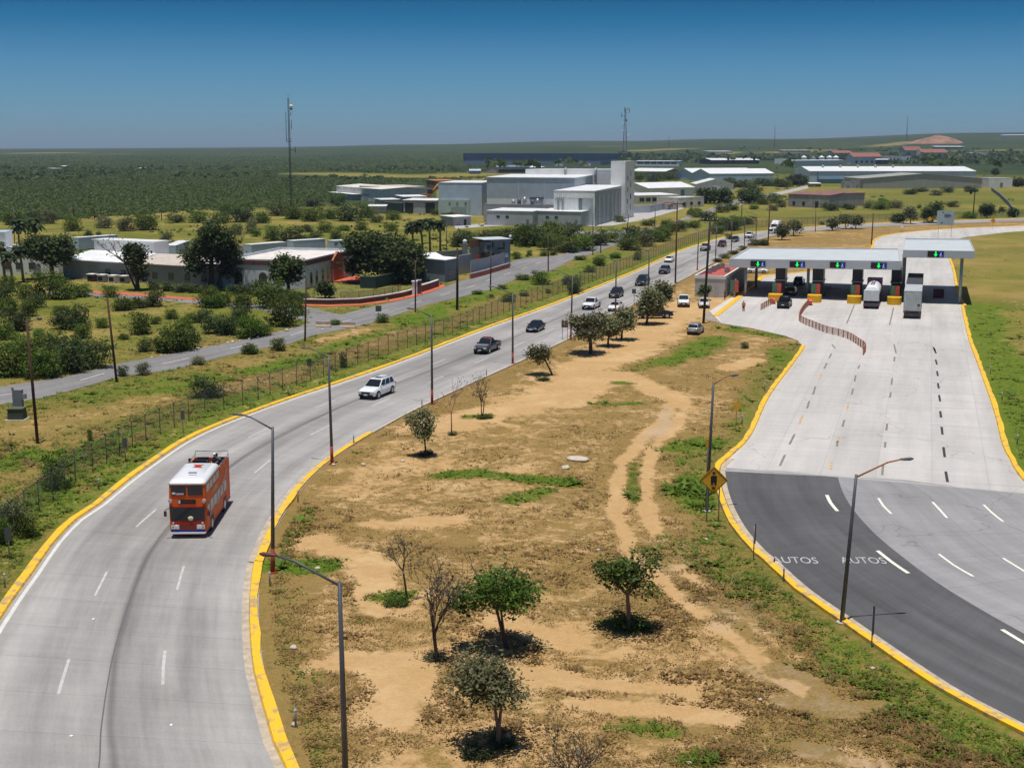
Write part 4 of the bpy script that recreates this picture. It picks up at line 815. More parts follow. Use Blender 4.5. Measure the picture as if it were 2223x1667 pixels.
far('far_shed', 'tiny white cabin right of the navy factory yard', (1203, 361), (1222, 361), 357, 12, white_wall, white_wall, 'flat', doors=((.4, .6, 3),))
far('far_shed', 'tiny white cabin at the right end of the navy factory', (1270, 361), (1282, 361), 356, 12, white_wall, white_wall, 'flat', doors=((.4, .6, 3),))
b = far('long_white_block', 'long white block with grey window band behind the stair tower', (1379, 361), (1474, 361.5), 350, 16, white_wall, white_roof, 'mono', .5, wins=6, wz=(3, 5.5), ww=8)
far('white_roof_shed', 'white ridged roof shed immediately right of the stair tower', (1368, 387), (1444, 388), 372, 34, dark_wall, white_roof, 'gable', 2.4, wins=4, wz=(.5, 3), ww=4, wmat=dark_void)
b = Bld('twin_gable_shed', 'blue-grey shed with two gables and bright white roofs', 'building', (1468, 391), (1541, 395), h=6.0, depth=55); b.walls(blue_sheet); Lh = b.L / 2
for x0 in (0, Lh):
    for (xa, za, xb, zb) in ((x0 - .2, 6.05, x0 + Lh / 2, 9.6), (x0 + Lh / 2, 9.6, x0 + Lh + .2, 6.05)):
        sec = lambda y: [(xa, y, za), (xb, y, zb), (xb, y, zb + .2), (xa, y, za + .2)]
        MB().loft([sec(-.5), sec(b.d + .5)]).build('roof', white_roof, b.o)
    MB().prism([(x0, 6.0), (x0 + Lh, 6.0), (x0 + Lh / 2, 9.55)], -b.d, 0, Matrix(((1, 0, 0, 0), (0, 0, -1, 0), (0, 1, 0, 0), (0, 0, 0, 1)))).build('gable', blue_sheet, b.o)
far('long_low_shed', 'grey long side wing with white roof right of the twin gables', (1545, 391), (1633, 390), 378, 30, block_wall, white_roof, 'gable', 2.6, doors=((.2, .3, 4), (.6, .7, 4)))
far('white_gable_shed', 'white shed with pitched roof beside the dark round trees', (1407, 428), (1507, 425), 409, 22, white_wall, white_roof, 'gable', 2.6, doors=((.7, .78, 3.5),), along='x')
far('white_gable_shed', 'pale blue-white gable shed behind the dark round trees', (1512, 421), (1592, 421), 400, 24, pale_sheet, white_roof, 'gable', 2.8, along='y', doors=((.4, .55, 4),))
b = far('site_office', 'low white flat building with dark window row right of the works', (1383, 443), (1472, 441), 425, 16, white_wall, white_roof, 'mono', .6, wins=6, wz=(1.0, 2.8), ww=2.6)
far('site_office', 'small grey flat roofed office at the bend of the side road', (1473, 452), (1528, 449), 431, 12, cream_wall, white_roof, 'flat', wins=3, doors=((.2, .3, 2.4),))
far('red_cabin', 'red and white cabin in front of the low white office', (1445, 456), (1472, 454), 445, 6, M('cabin_white', (.62, .55, .5)), tile_red, 'mono', .4, cat='cabin', doors=((.2, .4, 2.1),), wins=1, wz=(1, 1.8), ww=1.2)
wallrun('boundary_wall', 'long pale blue-grey wall right of the works yard', 'wall', [(1372, 463), (1410, 462), (1442, 455), (1478, 449)], 3.0, .3, M('bluegrey_wall', (.42, .46, .50), .85, 0, .1, .3))
b = far('warehouse', 'huge white warehouse with long white roof at right', (1757, 399), (2117, 399), 372, 55, blue_sheet, white_roof, 'gable', 3.0, doors=((.05, .055, 5),)); b.wm = white_wall
for u in lin(b.L * .06, b.L * .60, 5): MB().tube([(u, 20, b.h + 2), (u, 20, b.h + 4.2)], .9, 8).build('roof_vent', steel, b.o)
b.panel('downpipe', 'f', b.L * .045, b.L * .05, 0, b.h, M('downpipe_dark', (.15, .2, .24)), .3); b.panel('awning', 'f', b.L * .05, b.L * .2, 0, 3.4, M('awning_teal', (.06, .14, .15)), 2.5)
far('gable_hall', 'low wide olive-grey hall with shallow gable before the huge white warehouse', (1873, 409.5), (2131, 409), 388, 40, dark_sheet, dark_sheet, 'gable', 3.0, along='y')
for k, (x, ln, lb) in enumerate(((1832, 20, 'grey tank shed left of the olive-grey hall'), (1853, 16, 'dark grey box beside the olive-grey hall'))): far('tank_shed', lb, (x, 409), (x + ln, 409), 393 + 3 * (1 - k), 8, block_wall, block_wall, 'flat', cat='shed', doors=((.3, .6, 2.2),))
far('small_shed', 'tiny red shed at the left foot of the white warehouse', (1759, 406), (1782, 406), 399, 7, M('shed_red', (.3, .12, .08)), white_wall, 'mono', .5, cat='shed', doors=((.3, .5, 2),))
b = Bld('derelict_building', 'long derelict grey building with dark doorways and rusty roof edge', 'building', (1711, 449), (1800, 453), h=5.6, depth=10); b.walls(M('derelict_wall', (.33, .32, .31), .95, 0, .25, .3)).mono(M('rust_sheet', (.23, .115, .10), .9, 0, .25, .4), 1.0, .2)
b.windows('f', (b.L * .14, b.L * .38), .8, 2.6, 1.5, dark_void); b.panel('doorway', 'f', b.L * .66, b.L * .74, 0, 2.9, dark_void); b.windows('f', (b.L * .9,), .8, 2.4, 1.2, dark_void)
b = Bld('derelict_building', 'blank grey derelict block to the right of the rusty roofed one', 'building', (1802, 450), (1876, 447), h=5.8, depth=12); b.walls(M('derelict_wall', (.33, .32, .31), .95)).mono(M('rust_sheet', (.23, .115, .10), .9), .8, .2); b.panel('buttress', 'f', b.L * .2, b.L * .24, 0, 5, block_wall, .5)
far('white_cabin', 'white flat cabin with blue door beyond the olive-grey hall', (2146, 408), (2197, 407.5), 388, 12, white_wall, white_roof, 'flat', doors=((.48, .6, 3.2),))
# hamlet and depots on the rising land to the right
hl = [('depot_canopy', 'wide white canopy roof depot behind the twin gables', (1545, 357), (1648, 356), 348, 40, dark_void, white_roof, 'gable', 2.5, 'building'),
      ('depot_wall', 'white arched depot front on the right plain', (1681, 356), (1704, 356), 345, 14, white_wall, white_wall, 'flat', 1, 'building'),
      ('depot_wall', 'long low white depot wall with little tents on it', (1713, 360), (1830, 358), 349, 14, white_wall, white_roof, 'mono', .6, 'building'),
      ('town_house', 'long white house with red roof at the hamlet edge', (1851, 357), (1912, 356), 340, 16, white_wall, tile_red, 'gable', 5, 'house'),
      ('town_house', 'grey long house right of the long red roofed one', (1912, 352), (1955, 351), 339, 14, cream_wall, block_wall, 'flat', 1, 'house'),
      ('town_house', 'small red roofed house at the left of the hamlet', (1810, 341), (1850, 340), 332, 14, cream_wall, tile_red, 'gable', 4, 'house'),
      ('town_house', 'tall red roofed house in the middle of the hamlet', (1964, 342), (2000, 341), 326, 14, cream_wall, tile_red, 'gable', 6, 'house'),
      ('town_house', 'long green-white house under a red roof beside the tall red one', (2001, 349), (2056, 348), 331, 16, cream_wall, tile_red, 'gable', 5, 'house'),
      ('town_house', 'white flat house in front of the tall red roofed one', (1966, 350), (2000, 349), 340, 10, white_wall, white_roof, 'flat', 1, 'house'),
      ('town_house', 'pale house with dark windows right of the hamlet', (2060, 346), (2110, 345), 335, 14, cream_wall, block_wall, 'flat', 1, 'house'),
      ('town_house', 'white columned house at the right end of the hamlet', (2112, 345), (2145, 344), 331, 12, white_wall, block_wall, 'flat', 1, 'house'),
      ('town_shed', 'white roofed shed on the slope above the hamlet', (2030, 324), (2092, 323), 319, 24, dark_wall, white_roof, 'mono', 1.5, 'shed'),
      ('town_shed', 'white awning shed before the long red roofed house', (1875, 356), (1896, 356), 349, 10, dark_wall, white_roof, 'mono', 1, 'shed'),
      ('town_shed', 'dark open shed beside the white awning before the hamlet', (1900, 357), (1925, 357), 347, 10, dark_void, white_roof, 'mono', 1, 'shed'),
      ('town_shed', 'long low pale shed far behind the depots', (1540, 334), (1590, 333), 329, 20, cream_wall, white_roof, 'mono', 1, 'shed'),
      ('town_shed', 'grey shed in the scrub above the depots', (1700, 332), (1760, 331), 327, 18, block_wall, tan_roof, 'mono', 1, 'shed'),
      ('town_shed', 'long white industrial roof on the right skyline', (2170, 299), (2223, 298), 294, 40, white_wall, white_roof, 'mono', 2, 'shed'),
      ('farm_shed', 'lone white farm shed in the scrub at far left', (302, 369), (310, 369), 365.5, 10, white_wall, white_roof, 'mono', .5, 'shed'),
      ('farm_shed', 'pale farm roof in the scrub far left, near a dark tree clump', (119, 369), (134, 368.5), 366.5, 9, cream_wall, cream_wall, 'mono', .5, 'shed'),
      ('farm_shed', 'white farm roof right of the pale one at far left', (133, 363.5), (141, 363.5), 361, 9, white_wall, white_wall, 'mono', .5, 'shed')]
for (nm, lb, A, B, tp, dp, wl, rf, kd, rs, ct) in hl: far(nm, lb, A, B, tp, dp, wl, rf, kd, rs, ct, wins=(5 if (B[0] - A[0]) > 30 and ct == 'house' else 0), wz=(1.5, 5), ww=3.5, wmat=dark_void, over=1.0)
for k, x in enumerate((1745, 1764, 1783, 1800, 1814)):
    t = thing('white_tent', G(x, 356), 0, 'white peaked tent on the long depot wall, %s of five' % ('leftmost', 'second from left', 'middle', 'second from right', 'rightmost')[k], 'tent', 'white tents at the depot')
    MB().box((0, 0, 4.5), (7, 7, 9)).build('tent_wall', white_wall, t); MB().box((0, 0, 10.5), (7.4, 7.4, 3), 0, (.05, .05)).build('tent_roof', white_wall, t)
# spoil heap
mb = MB(); c_ = G(2036, 312); nn = 44; rows = []
for j in range(14):
    f_ = j / 13; rows.append([(c_.x + math.cos(a) * (74 * (1 - f_ * .96)) * (1 + .16 * math.sin(3 * a) + .08 * math.sin(7 * a + 1)), c_.y + math.sin(a) * 80 * (1 - f_ * .96), c_.z - 4 + 24 * math.sin(f_ * 1.45) ** .8 * (1 + .07 * math.sin(5 * a + 2) + .10 * math.sin(2 * a))) for a in np.linspace(0, 2 * math.pi, nn, endpoint=False)])
tag(mb.loft(rows, True, True, True).build('dirt_mound', M('red_spoil', (0.29, 0.155, 0.095), .95, 0, .45, .04)), kind='structure')
# slanting concrete wall in the right field
wallrun('field_wall', 'long slate grey wall slanting across the green field at right', 'wall', [(2152, 414), (2170, 428), (2190, 448), (2206, 474)], 2.0, .25, dark_wall)
# ------------------------------------------------------------------ toll plaza canopy, booths, islands
fascia_m = M('canopy_fascia', (0.50, 0.52, 0.54), .5, .1, .06, .3); canopy_top = Mcorr('canopy_roof', (0.60, 0.63, 0.62), 1.2, 'Y', .25, .4); col_m = M('canopy_column', (0.40, 0.42, 0.43), .5, .3, .08, 1)
booth_m = M('booth_dark', (0.03, 0.03, 0.033), .4); cush_y = M('cushion_yellow', (0.72, 0.40, 0.012), .6, 0, .15, 1.5); isl_m = M('island_concrete', (0.30, 0.29, 0.28), .9, 0, .2, 1)
sig_red = M('panel_red', (0.50, 0.10, 0.07), .5); sig_green = M('panel_green', (0.09, 0.20, 0.13), .5); sig_dark = M('display_dark', (0.035, 0.012, 0.016), .4); sig_blue = M('display_blue', (0.015, 0.03, 0.26), .4); led_green = Memit('led_green', (0.0, 0.85, 0.10), 1.6); led_pale = Memit('led_pale', (0.35, 0.45, 0.9), .5)
trz = -R(17.4); tu = Vector((math.cos(trz), math.sin(trz), 0)); tv = Vector((-tu.y, tu.x, 0)); TA = G(1581, 643.5); TB = G(1950, 658); TL_ = (TB - TA).length
def tl(p):   # world -> island frame
    d_ = p - TA; return d_.dot(tu), d_.dot(tv)
def canopy(label, FL, FR, BR, BL, hl_, hr_, th_, cols):
    """flat roof on a slightly skewed plan, its height rising from hl_ to hr_ along the front"""
    t = thing('toll_canopy', FL, trz, label, 'canopy', 'toll canopies'); inv = Matrix.Rotation(-trz, 3, 'Z'); q = [inv @ (p - FL) for p in (FL, FR, BR, BL)]; top = [hl_, hr_, hr_, hl_]; cen = sum(q, Vector()) / 4
    inn = [p + (cen - p).normalized() * .34 for p in q]
    ring = lambda pts, dz: [(p.x, p.y, h + dz) for p, h in zip(pts, top)]
    MB().loft([ring(q, -th_), ring(q, 0), ring(inn, 0), ring(inn, -th_), ring(q, -th_)], True, False).build('fascia', fascia_m, t)
    MB().loft([ring(inn, -.34), ring(inn, -.22)]).build('roof', canopy_top, t); MB().loft([ring(inn, -th_ + .12), ring(inn, -th_ + .2)]).build('soffit', M('soffit_grey', (.42, .42, .41), .7), t)
    for (u, v) in cols:
        p = inv @ (TA + tu * u + tv * v - FL); k = min(1, max(0, p.x / (q[1].x + 1e-6))); MB().tube([(p.x, p.y, .05), (p.x, p.y, hl_ + (hr_ - hl_) * k - th_ + .12)], .26, 10).build('column', col_m, t)
    return t
IS = [tl(G(*p)) for p in ((1680.5, 656), (1766, 658), (1853, 660.5), (1940.5, 663))]
c0 = tl(G(1606, 648))
cF = [Vector((*p, 0)) for p in ((38.4, 236.5), (65.8, 226.1), (73.6, 254.5), (46.6, 264.0))]; cR = [Vector((*p, 0)) for p in ((66.0, 225.9), (76.9, 222.3), (86.2, 252.6), (74.9, 255.6))]
cp = canopy('long low grey flat toll canopy over the four left lanes', *cF, 6.65, 7.12, 1.5, [(c0[0] + .4, c0[1] + 4), (c0[0] + .4, c0[1] + 19), (IS[1][0] - 1.9, IS[1][1] + 10), (IS[1][0] - 1.9, IS[1][1] + 22), (IS[3][0] + .6, IS[3][1] + 21)])
rc = [tl(G(2083, 661)), tl(G(2095, 642))]
cr_ = canopy('short tall grey flat toll canopy over the rightmost truck lane', *cR, 9.0, 9.1, 1.25, [(rc[0][0], rc[0][1] + .6), (rc[0][0] + .3, rc[0][1] + 15), (IS[3][0] + 1.0, IS[3][1] + 9.5), (IS[3][0] + 1.0, IS[3][1] + 23)])
# lane signals: dark cell, green arrow cell, blue payment cell
LANE = ('first from the left', 'second from the left', 'third from the left', 'fourth, at the right end of the long canopy')
def lane_sign(A_, B_, f_, z, label):
    p = A_.lerp(B_, f_); rz_ = math.atan2(B_.y - A_.y, B_.x - A_.x); t = thing('lane_signal', p, rz_, label, 'signal', 'lane signals on the toll canopies')
    MB().span(-1.3, 1.3, -.22, -.02, z, z + 1.0).build('housing', booth_m, t)
    MB().span(-1.26, -.45, -.26, -.22, z + .04, z + .96).build('red_cell', sig_dark, t)
    gc = MB().span(-.43, .43, -.26, -.22, z + .04, z + .96).build('arrow_cell', M('display_black', (.004, .03, .012), .4), t)
    mb = MB(); mb.span(-.1, .1, -.29, -.265, z + .45, z + .9); mb.add([(-.32, -.275, z + .5), (0, -.275, z + .1), (.32, -.275, z + .5), (.0, -.275, z + .4)], [(0, 1, 3), (1, 2, 3)]); mb.build('green_arrow', led_green, gc)
    bc = MB().span(.45, 1.26, -.26, -.22, z + .04, z + .96).build('blue_cell', sig_blue, t)
    mb = MB(); mb.span(.62, 1.05, -.285, -.265, z + .14, z + .22); mb.span(.78, .9, -.285, -.265, z + .34, z + .8); mb.span(.66, .78, -.285, -.265, z + .34, z + .5); mb.build('symbol', led_pale, bc)
for k, f_ in enumerate((.176, .409, .643, .877)): lane_sign(cF[0], cF[1], f_, 5.35 + .47 * f_, 'lit lane signal with green arrow, %s' % LANE[k])
lane_sign(cR[0], cR[1], .46, 7.95, 'lit lane signal with green arrow on the tall right canopy')
# islands with crash cushion, signal panel and dark booth
for k, (u, v) in enumerate(IS):
    w_ = ('under the first two lane signals', 'under the middle of the long canopy', 'left of the tank truck', 'left of the box trailer')[k]
    P = TA + tu * u + tv * v; P.z = 0
    t = thing('toll_island', P, trz, 'toll island with yellow crash cushion and dark booth, %s' % w_, 'toll booth', 'toll islands under the canopy')
    MB().span(-.95, .95, 1.6, 27, .03, .24).build('kerb_base', isl_m, t)
    n_ = 9; arc_ = [(1.15 * math.cos(math.pi + math.pi * i / n_), .9 + .9 * math.sin(math.pi + math.pi * i / n_)) for i in range(n_ + 1)] + [(1.15, 2.6), (-1.15, 2.6)]
    MB().prism(arc_, .03, 1.25).build('crash_cushion', cush_y, t)
    MB().span(-.75, .02, 3.3, 3.6, .24, 2.9).build('green_panel', sig_green, t); MB().span(.06, .75, 3.3, 3.6, .24, 2.9).build('red_panel', sig_red, t)
    bo = MB().span(-.85, .85, 8.5, 12.0, .24, 5.2).build('booth', booth_m, t); MB().span(-.89, .89, 8.9, 11.6, 1.3, 2.4).build('window', pane, bo); MB().span(-1.0, 1.0, 8.3, 12.2, 2.9, 3.05).build('booth_roof', steel, bo)
    MB().span(-.6, .6, 8.46, 8.5, .4, 2.3).build('door', M('booth_red', (.10, .03, .03), .5), bo)
    MB().span(-.35, .35, 5.6, 6.2, .24, 1.6).build('ticket_machine', steel, t); MB().tube([(.6, 14.5, .24), (.6, 14.5, 1.2)], .14, 8).build('barrier_post', cush_y, t)
    MB().tube([(.6, 14.5, 1.1), (3.6, 14.5, 1.1)], .06, 6).build('barrier_arm', sig_red, t)
# left wall panel and right barrier
P = TA + tu * (c0[0] - 1.2) + tv * (c0[1] + 1.6); t = thing('signal_panel', P, trz, 'green and red panel on a post beside the toll office', 'panel'); MB().span(-.75, 0, -.1, .1, .9, 3.0).build('green_panel', sig_green, t); MB().span(.03, .7, -.1, .1, .9, 3.0).build('red_panel', sig_red, t); MB().span(-.15, .15, .1, .3, 0, 3.0).build('post', steel, t)
P = TA + tu * (rc[0][0] - 3.4) + tv * (rc[0][1] + 9); t = thing('control_cabinet', P, trz, 'dark red control cabinet beside the right canopy column', 'cabinet'); MB().span(-.9, .9, -.5, .5, .05, 1.5).build('casing', M('cabinet_red', (.13, .02, .03), .5), t); MB().span(-.95, .95, -.55, .55, 1.5, 1.6).build('lid', booth_m, t)
# toll office with red roof
OA = G(1508, 644.5); b = Bld('toll_office', 'small pale toll office with white parapet and red roof at the canopy', 'building', OA, OA + tu * 5.3, h=3.35, depth=25.5)
b.walls(M('office_wall', (.48, .47, .45), .85, 0, .12, .5)); b.flat(M('red_roof_coating', (0.43, 0.10, 0.075), .85, 0, .2, .6), .55, white_wall, .06)
b.panel('door', 'r', 3, 4.1, 0, 2.2, dark_wall); b.windows('r', (6.5, 9.5, 13), 1, 2.2, 1.4); b.panel('door', 'f', 3.4, 4.3, 0, 2.1, M('office_door', (.4, .41, .42), .6)); b.panel('window', 'f', 1.0, 2.2, 1.1, 2.1, pane)
for (x, y) in ((1.0, 9.5), (1.2, 12.5), (1.1, 15), (1.3, 18), (1.6, 21), (3.9, 12)):
    t = thing('roof_unit', b.o.location + tu * x + tv * y + Vector((0, 0, b.h + .12)), trz, 'small grey roof unit on the red office roof', 'cooling unit', 'roof units on the toll office'); MB().box((0, 0, .4), (.9, .9, .8)).build('casing', steel, t); MB().tube([(0, 0, .8), (0, 0, .86)], .33, 10).build('fan', dark_void, t)
# orange mesh barricade snaking over the plaza
rust_o = M('barricade_orange', (0.46, 0.17, 0.10), .7, 0, .25, 2.0); net = Mveil('barricade_net', (0.52, 0.28, 0.20), .3)
def barricade(label, pts, h=1.05, step=1.5):
    P = crom(GP(pts), .3); s = np.r_[0, np.cumsum([(P[i + 1] - P[i]).length for i in range(len(P) - 1)])]; n = int(s[-1] / step) + 1; A = np.array([list(p) for p in P])
    Q = [Vector([np.interp(x, s, A[:, c]) for c in range(3)]) for x in np.linspace(0, s[-1], n)]; t = thing('barricade', Q[0], 0, label, 'barricade')
    for q in Q: MB().box((q.x - Q[0].x, q.y - Q[0].y, h / 2 + ZR), (.13, .13, h)).build('post', rust_o, t)
    L_ = [q - Q[0] for q in P]
    for nm, z0, z1, mt, w_ in (('net', .12, h - .05, net, .02), ('rail', h - .06, h, rust_o, .06)):
        MB().loft([[(p.x - w_ / 2, p.y, z0), (p.x + w_ / 2, p.y, z0), (p.x + w_ / 2, p.y, z1), (p.x - w_ / 2, p.y, z1)] for p in L_]).build(nm, mt, t)
barricade('long rusty orange mesh barricade snaking across the concrete plaza', [(1757, 662), (1744, 676), (1735, 694), (1741, 702), (1769, 714), (1794, 723.7), (1820, 730), (1843.5, 738), (1864, 751), (1878, 762), (1874, 772)])
barricade('short rusty orange barricade running out from the leftmost toll island', [(1677, 661), (1664, 667), (1652, 674)])
orange_pl = M('bright_orange_plastic', (0.80, 0.09, 0.03), .5)
for k, (x, y, lb) in enumerate(((1678, 660, 'orange traffic barrel in front of the leftmost yellow cushion'), (1758, 663, 'bright orange traffic barrel at the head of the long barricade'))):
    t = thing('traffic_barrel', G(x, y), 0, lb, 'barrel'); MB().tube([(0, 0, .04), (0, 0, .5), (0, 0, .55), (0, 0, 1.15)], [.42, .38, .34, .32], 12).build('drum', orange_pl, t); MB().tube([(0, 0, .03), (0, 0, .12)], .5, 12).build('base', tyre, t); MB().tube([(0, 0, .72), (0, 0, .86)], .36, 12).build('white_band', M('band_white', (.7, .6, .55)), t); MB().tube([(0, 0, 1.15), (0, 0, 1.5)], [.1, .08], 8).build('handle', orange_pl, t)
# ------------------------------------------------------------------ vehicles
def paint(name, col, rough=.28, metal=0.0): return M('paint_' + name, col, rough, metal, .03, .8, 0, .3, .4)
P_white = paint('white', (.80, .80, .79)); P_black = paint('black', (.010, .010, .012)); P_grey = paint('grey', (.055, .058, .062), .32, .2); P_silver = paint('silver', (.42, .44, .45), .3, .6); P_navy = paint('plum', (.035, .03, .06)); P_dkred = paint('dark_red', (.11, .018, .018)); P_cream = paint('cream', (.62, .61, .55)); P_orange = M('bus_orange', (0.74, 0.115, 0.015), .55, 0, .06, 1.2, 0, 0, .2); P_red = M('bus_red', (.42, .035, .012), .5, 0, .06, 1.2, 0, 0, .2); P_blue = paint('blue', (.02, .03, .22), .4); P_purple = paint('purple', (.20, .03, .14), .35)
glass = Mglass('car_glass', (.012, .014, .018), .04); lens = M('lamp_lens', (.75, .77, .78), .12, 0, .02); redlens = M('tail_lens', (.45, .015, .01), .25); trim = M('black_trim', (.018, .018, .019), .6); chrome = M('chrome', (.6, .6, .6), .18, .9, .03); plate_m = M('number_plate', (.75, .75, .72), .5)
def wheel(t, x, y, r, w_=.24):
    s = 1 if x > 0 else -1; z = r + ZR
    o = MB().tube([(x - w_ / 2, y, z), (x - w_ / 2 + .03, y, z), (x + w_ / 2 - .03, y, z), (x + w_ / 2, y, z)], [r * .9, r, r, r * .9], 16).build('wheel', tyre, t)
    MB().tube([(x + s * (w_ / 2 - .02), y, z), (x + s * (w_ / 2 + .012), y, z)], r * .62, 12).build('rim', rimm, o); return o
def sec8(y, hw, zb, zt, tuck=.86): return [(-hw * .93, y, zb), (hw * .93, y, zb), (hw, y, zb + .28 * (zt - zb)), (hw * .99, y, zb + .68 * (zt - zb)), (hw * tuck, y, zt), (-hw * tuck, y, zt), (-hw * .99, y, zb + .68 * (zt - zb)), (-hw, y, zb + .28 * (zt - zb))]
CARS = {
 'sedan': dict(L=4.7, W=1.80, st=[(-2.35, .76, .45, .84), (-2.25, .86, .30, .98), (-1.7, .9, .24, 1.02), (0, .9, .22, .99), (1.0, .9, .24, .97), (1.9, .87, .28, .84), (2.25, .80, .32, .72), (2.35, .70, .42, .62)], cab=(-1.85, 1.05, -1.15, .15, .96, 1.45, .80, .60), r=.33, ax=(-1.4, 1.42)),
 'hatch': dict(L=4.3, W=1.76, st=[(-2.15, .78, .45, .95), (-2.05, .86, .30, 1.02), (-1.2, .88, .24, 1.02), (.9, .88, .24, 1.0), (1.7, .86, .28, .88), (2.1, .76, .36, .68)], cab=(-2.0, 1.0, -1.55, .15, .98, 1.52, .80, .62), r=.33, ax=(-1.3, 1.3)),
 'suv': dict(L=5.5, W=2.04, st=[(-2.72, .90, .55, 1.10), (-2.65, 1.0, .38, 1.20), (-1.5, 1.02, .34, 1.22), (1.0, 1.02, .34, 1.20), (1.5, 1.01, .36, 1.17), (2.45, .97, .40, 1.06), (2.68, .90, .46, .96), (2.74, .8, .52, .88)], cab=(-2.62, 1.35, -2.30, .20, 1.17, 1.88, .93, .72), r=.41, ax=(-1.65, 1.72)),
 'midsuv': dict(L=4.6, W=1.86, st=[(-2.28, .82, .5, 1.0), (-2.2, .91, .34, 1.08), (-1, .93, .3, 1.1), (.9, .93, .3, 1.08), (1.9, .89, .34, .96), (2.25, .8, .42, .82)], cab=(-2.2, 1.0, -1.85, .15, 1.05, 1.68, .84, .68), r=.37, ax=(-1.38, 1.4)),
 'pickup': dict(L=5.7, W=1.98, st=[(-2.84, .92, .52, .84), (-2.75, .98, .45, .86), (-.75, .99, .40, .88), (-.70, .99, .40, 1.14), (1.05, .99, .38, 1.14), (2.4, .95, .42, 1.06), (2.75, .86, .50, .94), (2.82, .75, .55, .85)], cab=(-.75, 1.2, -.45, .35, 1.12, 1.83, .90, .74), r=.40, ax=(-1.75, 1.85), bed=True)}
def bev(o, w_):
    m = o.modifiers.new('Bevel', 'BEVEL'); m.width = w_; m.segments = 2; m.limit_method = 'ANGLE'; m.angle_limit = R(25)
    o.data.polygons.foreach_set('use_smooth', [True] * len(o.data.polygons)); o.data.set_sharp_from_angle(angle=R(50)); return o
def car(kind, label, cat, col, front=None, head=None, rear=None, name='car', group=None, bar=False, hood=None, rack=False, sunroof=False, plate_r=True, sc=1.0):
    c = CARS[kind]; L_, W_ = c['L'], c['W']; hd = Vector((head.x, head.y, 0)).normalized()
    ctr = (G(*front) - hd * (L_ * sc / 2)) if front else (G(*rear) + hd * (L_ * sc / 2)); ctr.z = float(th(ctr.x, ctr.y))
    t = thing(name, ctr, math.atan2(-hd.x, hd.y), label, cat, group); t.scale = (sc,) * 3
    bev(MB().loft([sec8(*s) for s in c['st']]).build('body', col, t), .09)
    y0, y1, ry0, ry1, zb, zr, hb, hr = c['cab']
    cabm = MB().loft([[(-hb, y0, zb - .05), (hb, y0, zb - .05), (hb, y1, zb - .05), (-hb, y1, zb - .05)], [(-hr, ry0, zr), (hr, ry0, zr), (hr, ry1, zr), (-hr, ry1, zr)]]); 
    cabm.loft([[(-hr, ry0, zr), (hr, ry0, zr), (hr, ry1, zr), (-hr, ry1, zr)], [(-hr * .9, ry0 + .1, zr + .035), (hr * .9, ry0 + .1, zr + .035), (hr * .9, ry1 - .1, zr + .035), (-hr * .9, ry1 - .1, zr + .035)]]); bev(cabm.build('cabin', col, t), .07)
    def P(side, yf, zf):      # point on the cabin surface: yf along the belt 0 rear..1 front, zf up 0..1
        yb = y0 + (y1 - y0) * yf; yt = ry0 + (ry1 - ry0) * yf; return Vector((side * (hb + (hr - hb) * zf), yb + (yt - yb) * zf, zb - .05 + (zr - zb + .05) * zf))
    def pane_q(nm, a, b_, c2, d, nrm):
        off = Vector(nrm) * .012; mb = MB(); q = [p + off for p in (a, b_, c2, d)]; mb.add(q + [p - off * 2.2 for p in q], [(0, 1, 2, 3), (7, 6, 5, 4), (0, 4, 5, 1), (1, 5, 6, 2), (2, 6, 7, 3), (3, 7, 4, 0)]); return mb.build(nm, glass, t)
    sh = .12; hx = lambda zf: (hb + (hr - hb) * zf) * .93
    fy = lambda zf: y1 + (ry1 - y1) * zf; by = lambda zf: y0 + (ry0 - y0) * zf; zz = lambda zf: zb - .05 + (zr - zb + .05) * zf
    pane_q('windscreen', Vector((hx(sh), fy(sh), zz(sh))), Vector((hx(.93), fy(.93), zz(.93))), Vector((-hx(.93), fy(.93), zz(.93))), Vector((-hx(sh), fy(sh), zz(sh))), (0, .8, .6))
    pane_q('rear_window', Vector((-hx(.22), by(.22), zz(.22))), Vector((-hx(.9), by(.9), zz(.9))), Vector((hx(.9), by(.9), zz(.9))), Vector((hx(.22), by(.22), zz(.22))), (0, -.9, .4))
    cuts = ((.05, .31), (.335, .645), (.67, .96)) if kind in ('suv', 'midsuv') else ((.07, .47), (.52, .94))
    for s in (-1, 1):
        for a, b_ in cuts:
            q = [P(s, a, .18), P(s, b_, .18), P(s, b_ - (.02), .9), P(s, a + .02, .9)]
            if s < 0: q = q[::-1]
            pane_q('side_window', *q, (s * .97, 0, .24))
        wx = s * (W_ / 2 - .11)
        for ya in c['ax']:
            MB().tube([(s * (W_ / 2 - .2), ya, c['r'] + ZR), (s * (W_ / 2 + .004), ya, c['r'] + ZR)], c['r'] * 1.17, 18).build('wheel_arch', trim, t); wheel(t, wx + s * .02, ya, c['r'])
        MB().box((s * (hb + .10), y1 - .42, zb + .10), (.2, .12, .16)).build('mirror', col if kind != 'pickup' else trim, t)
        fz = c['st'][-2][3]; fyy = c['st'][-2][0]; fw = c['st'][-2][1]
        MB().box((s * (fw - .17), fyy + .005, fz - .10), (.36, .14, .16), 0).build('headlight', lens, t)
        rz_ = c['st'][1][3]; MB().box((s * (c['st'][1][1] - .09), c['st'][0][0] + .05, rz_ - .16 if not c.get('bed') else .98), (.17, .1, .26)).build('tail_light', redlens, t)
    fy2 = c['st'][-1][0]; fz2 = c['st'][-1][3]
    MB().box((0, fy2 + .0, fz2 - .10), (c['st'][-1][1] * 1.25, .08, .22)).build('grille', trim if col is not P_black else chrome, t)
    MB().box((0, fy2 - .02, c['st'][-1][2] + .0), (c['st'][-1][1] * 2.0, .16, .16)).build('bumper', trim, t)
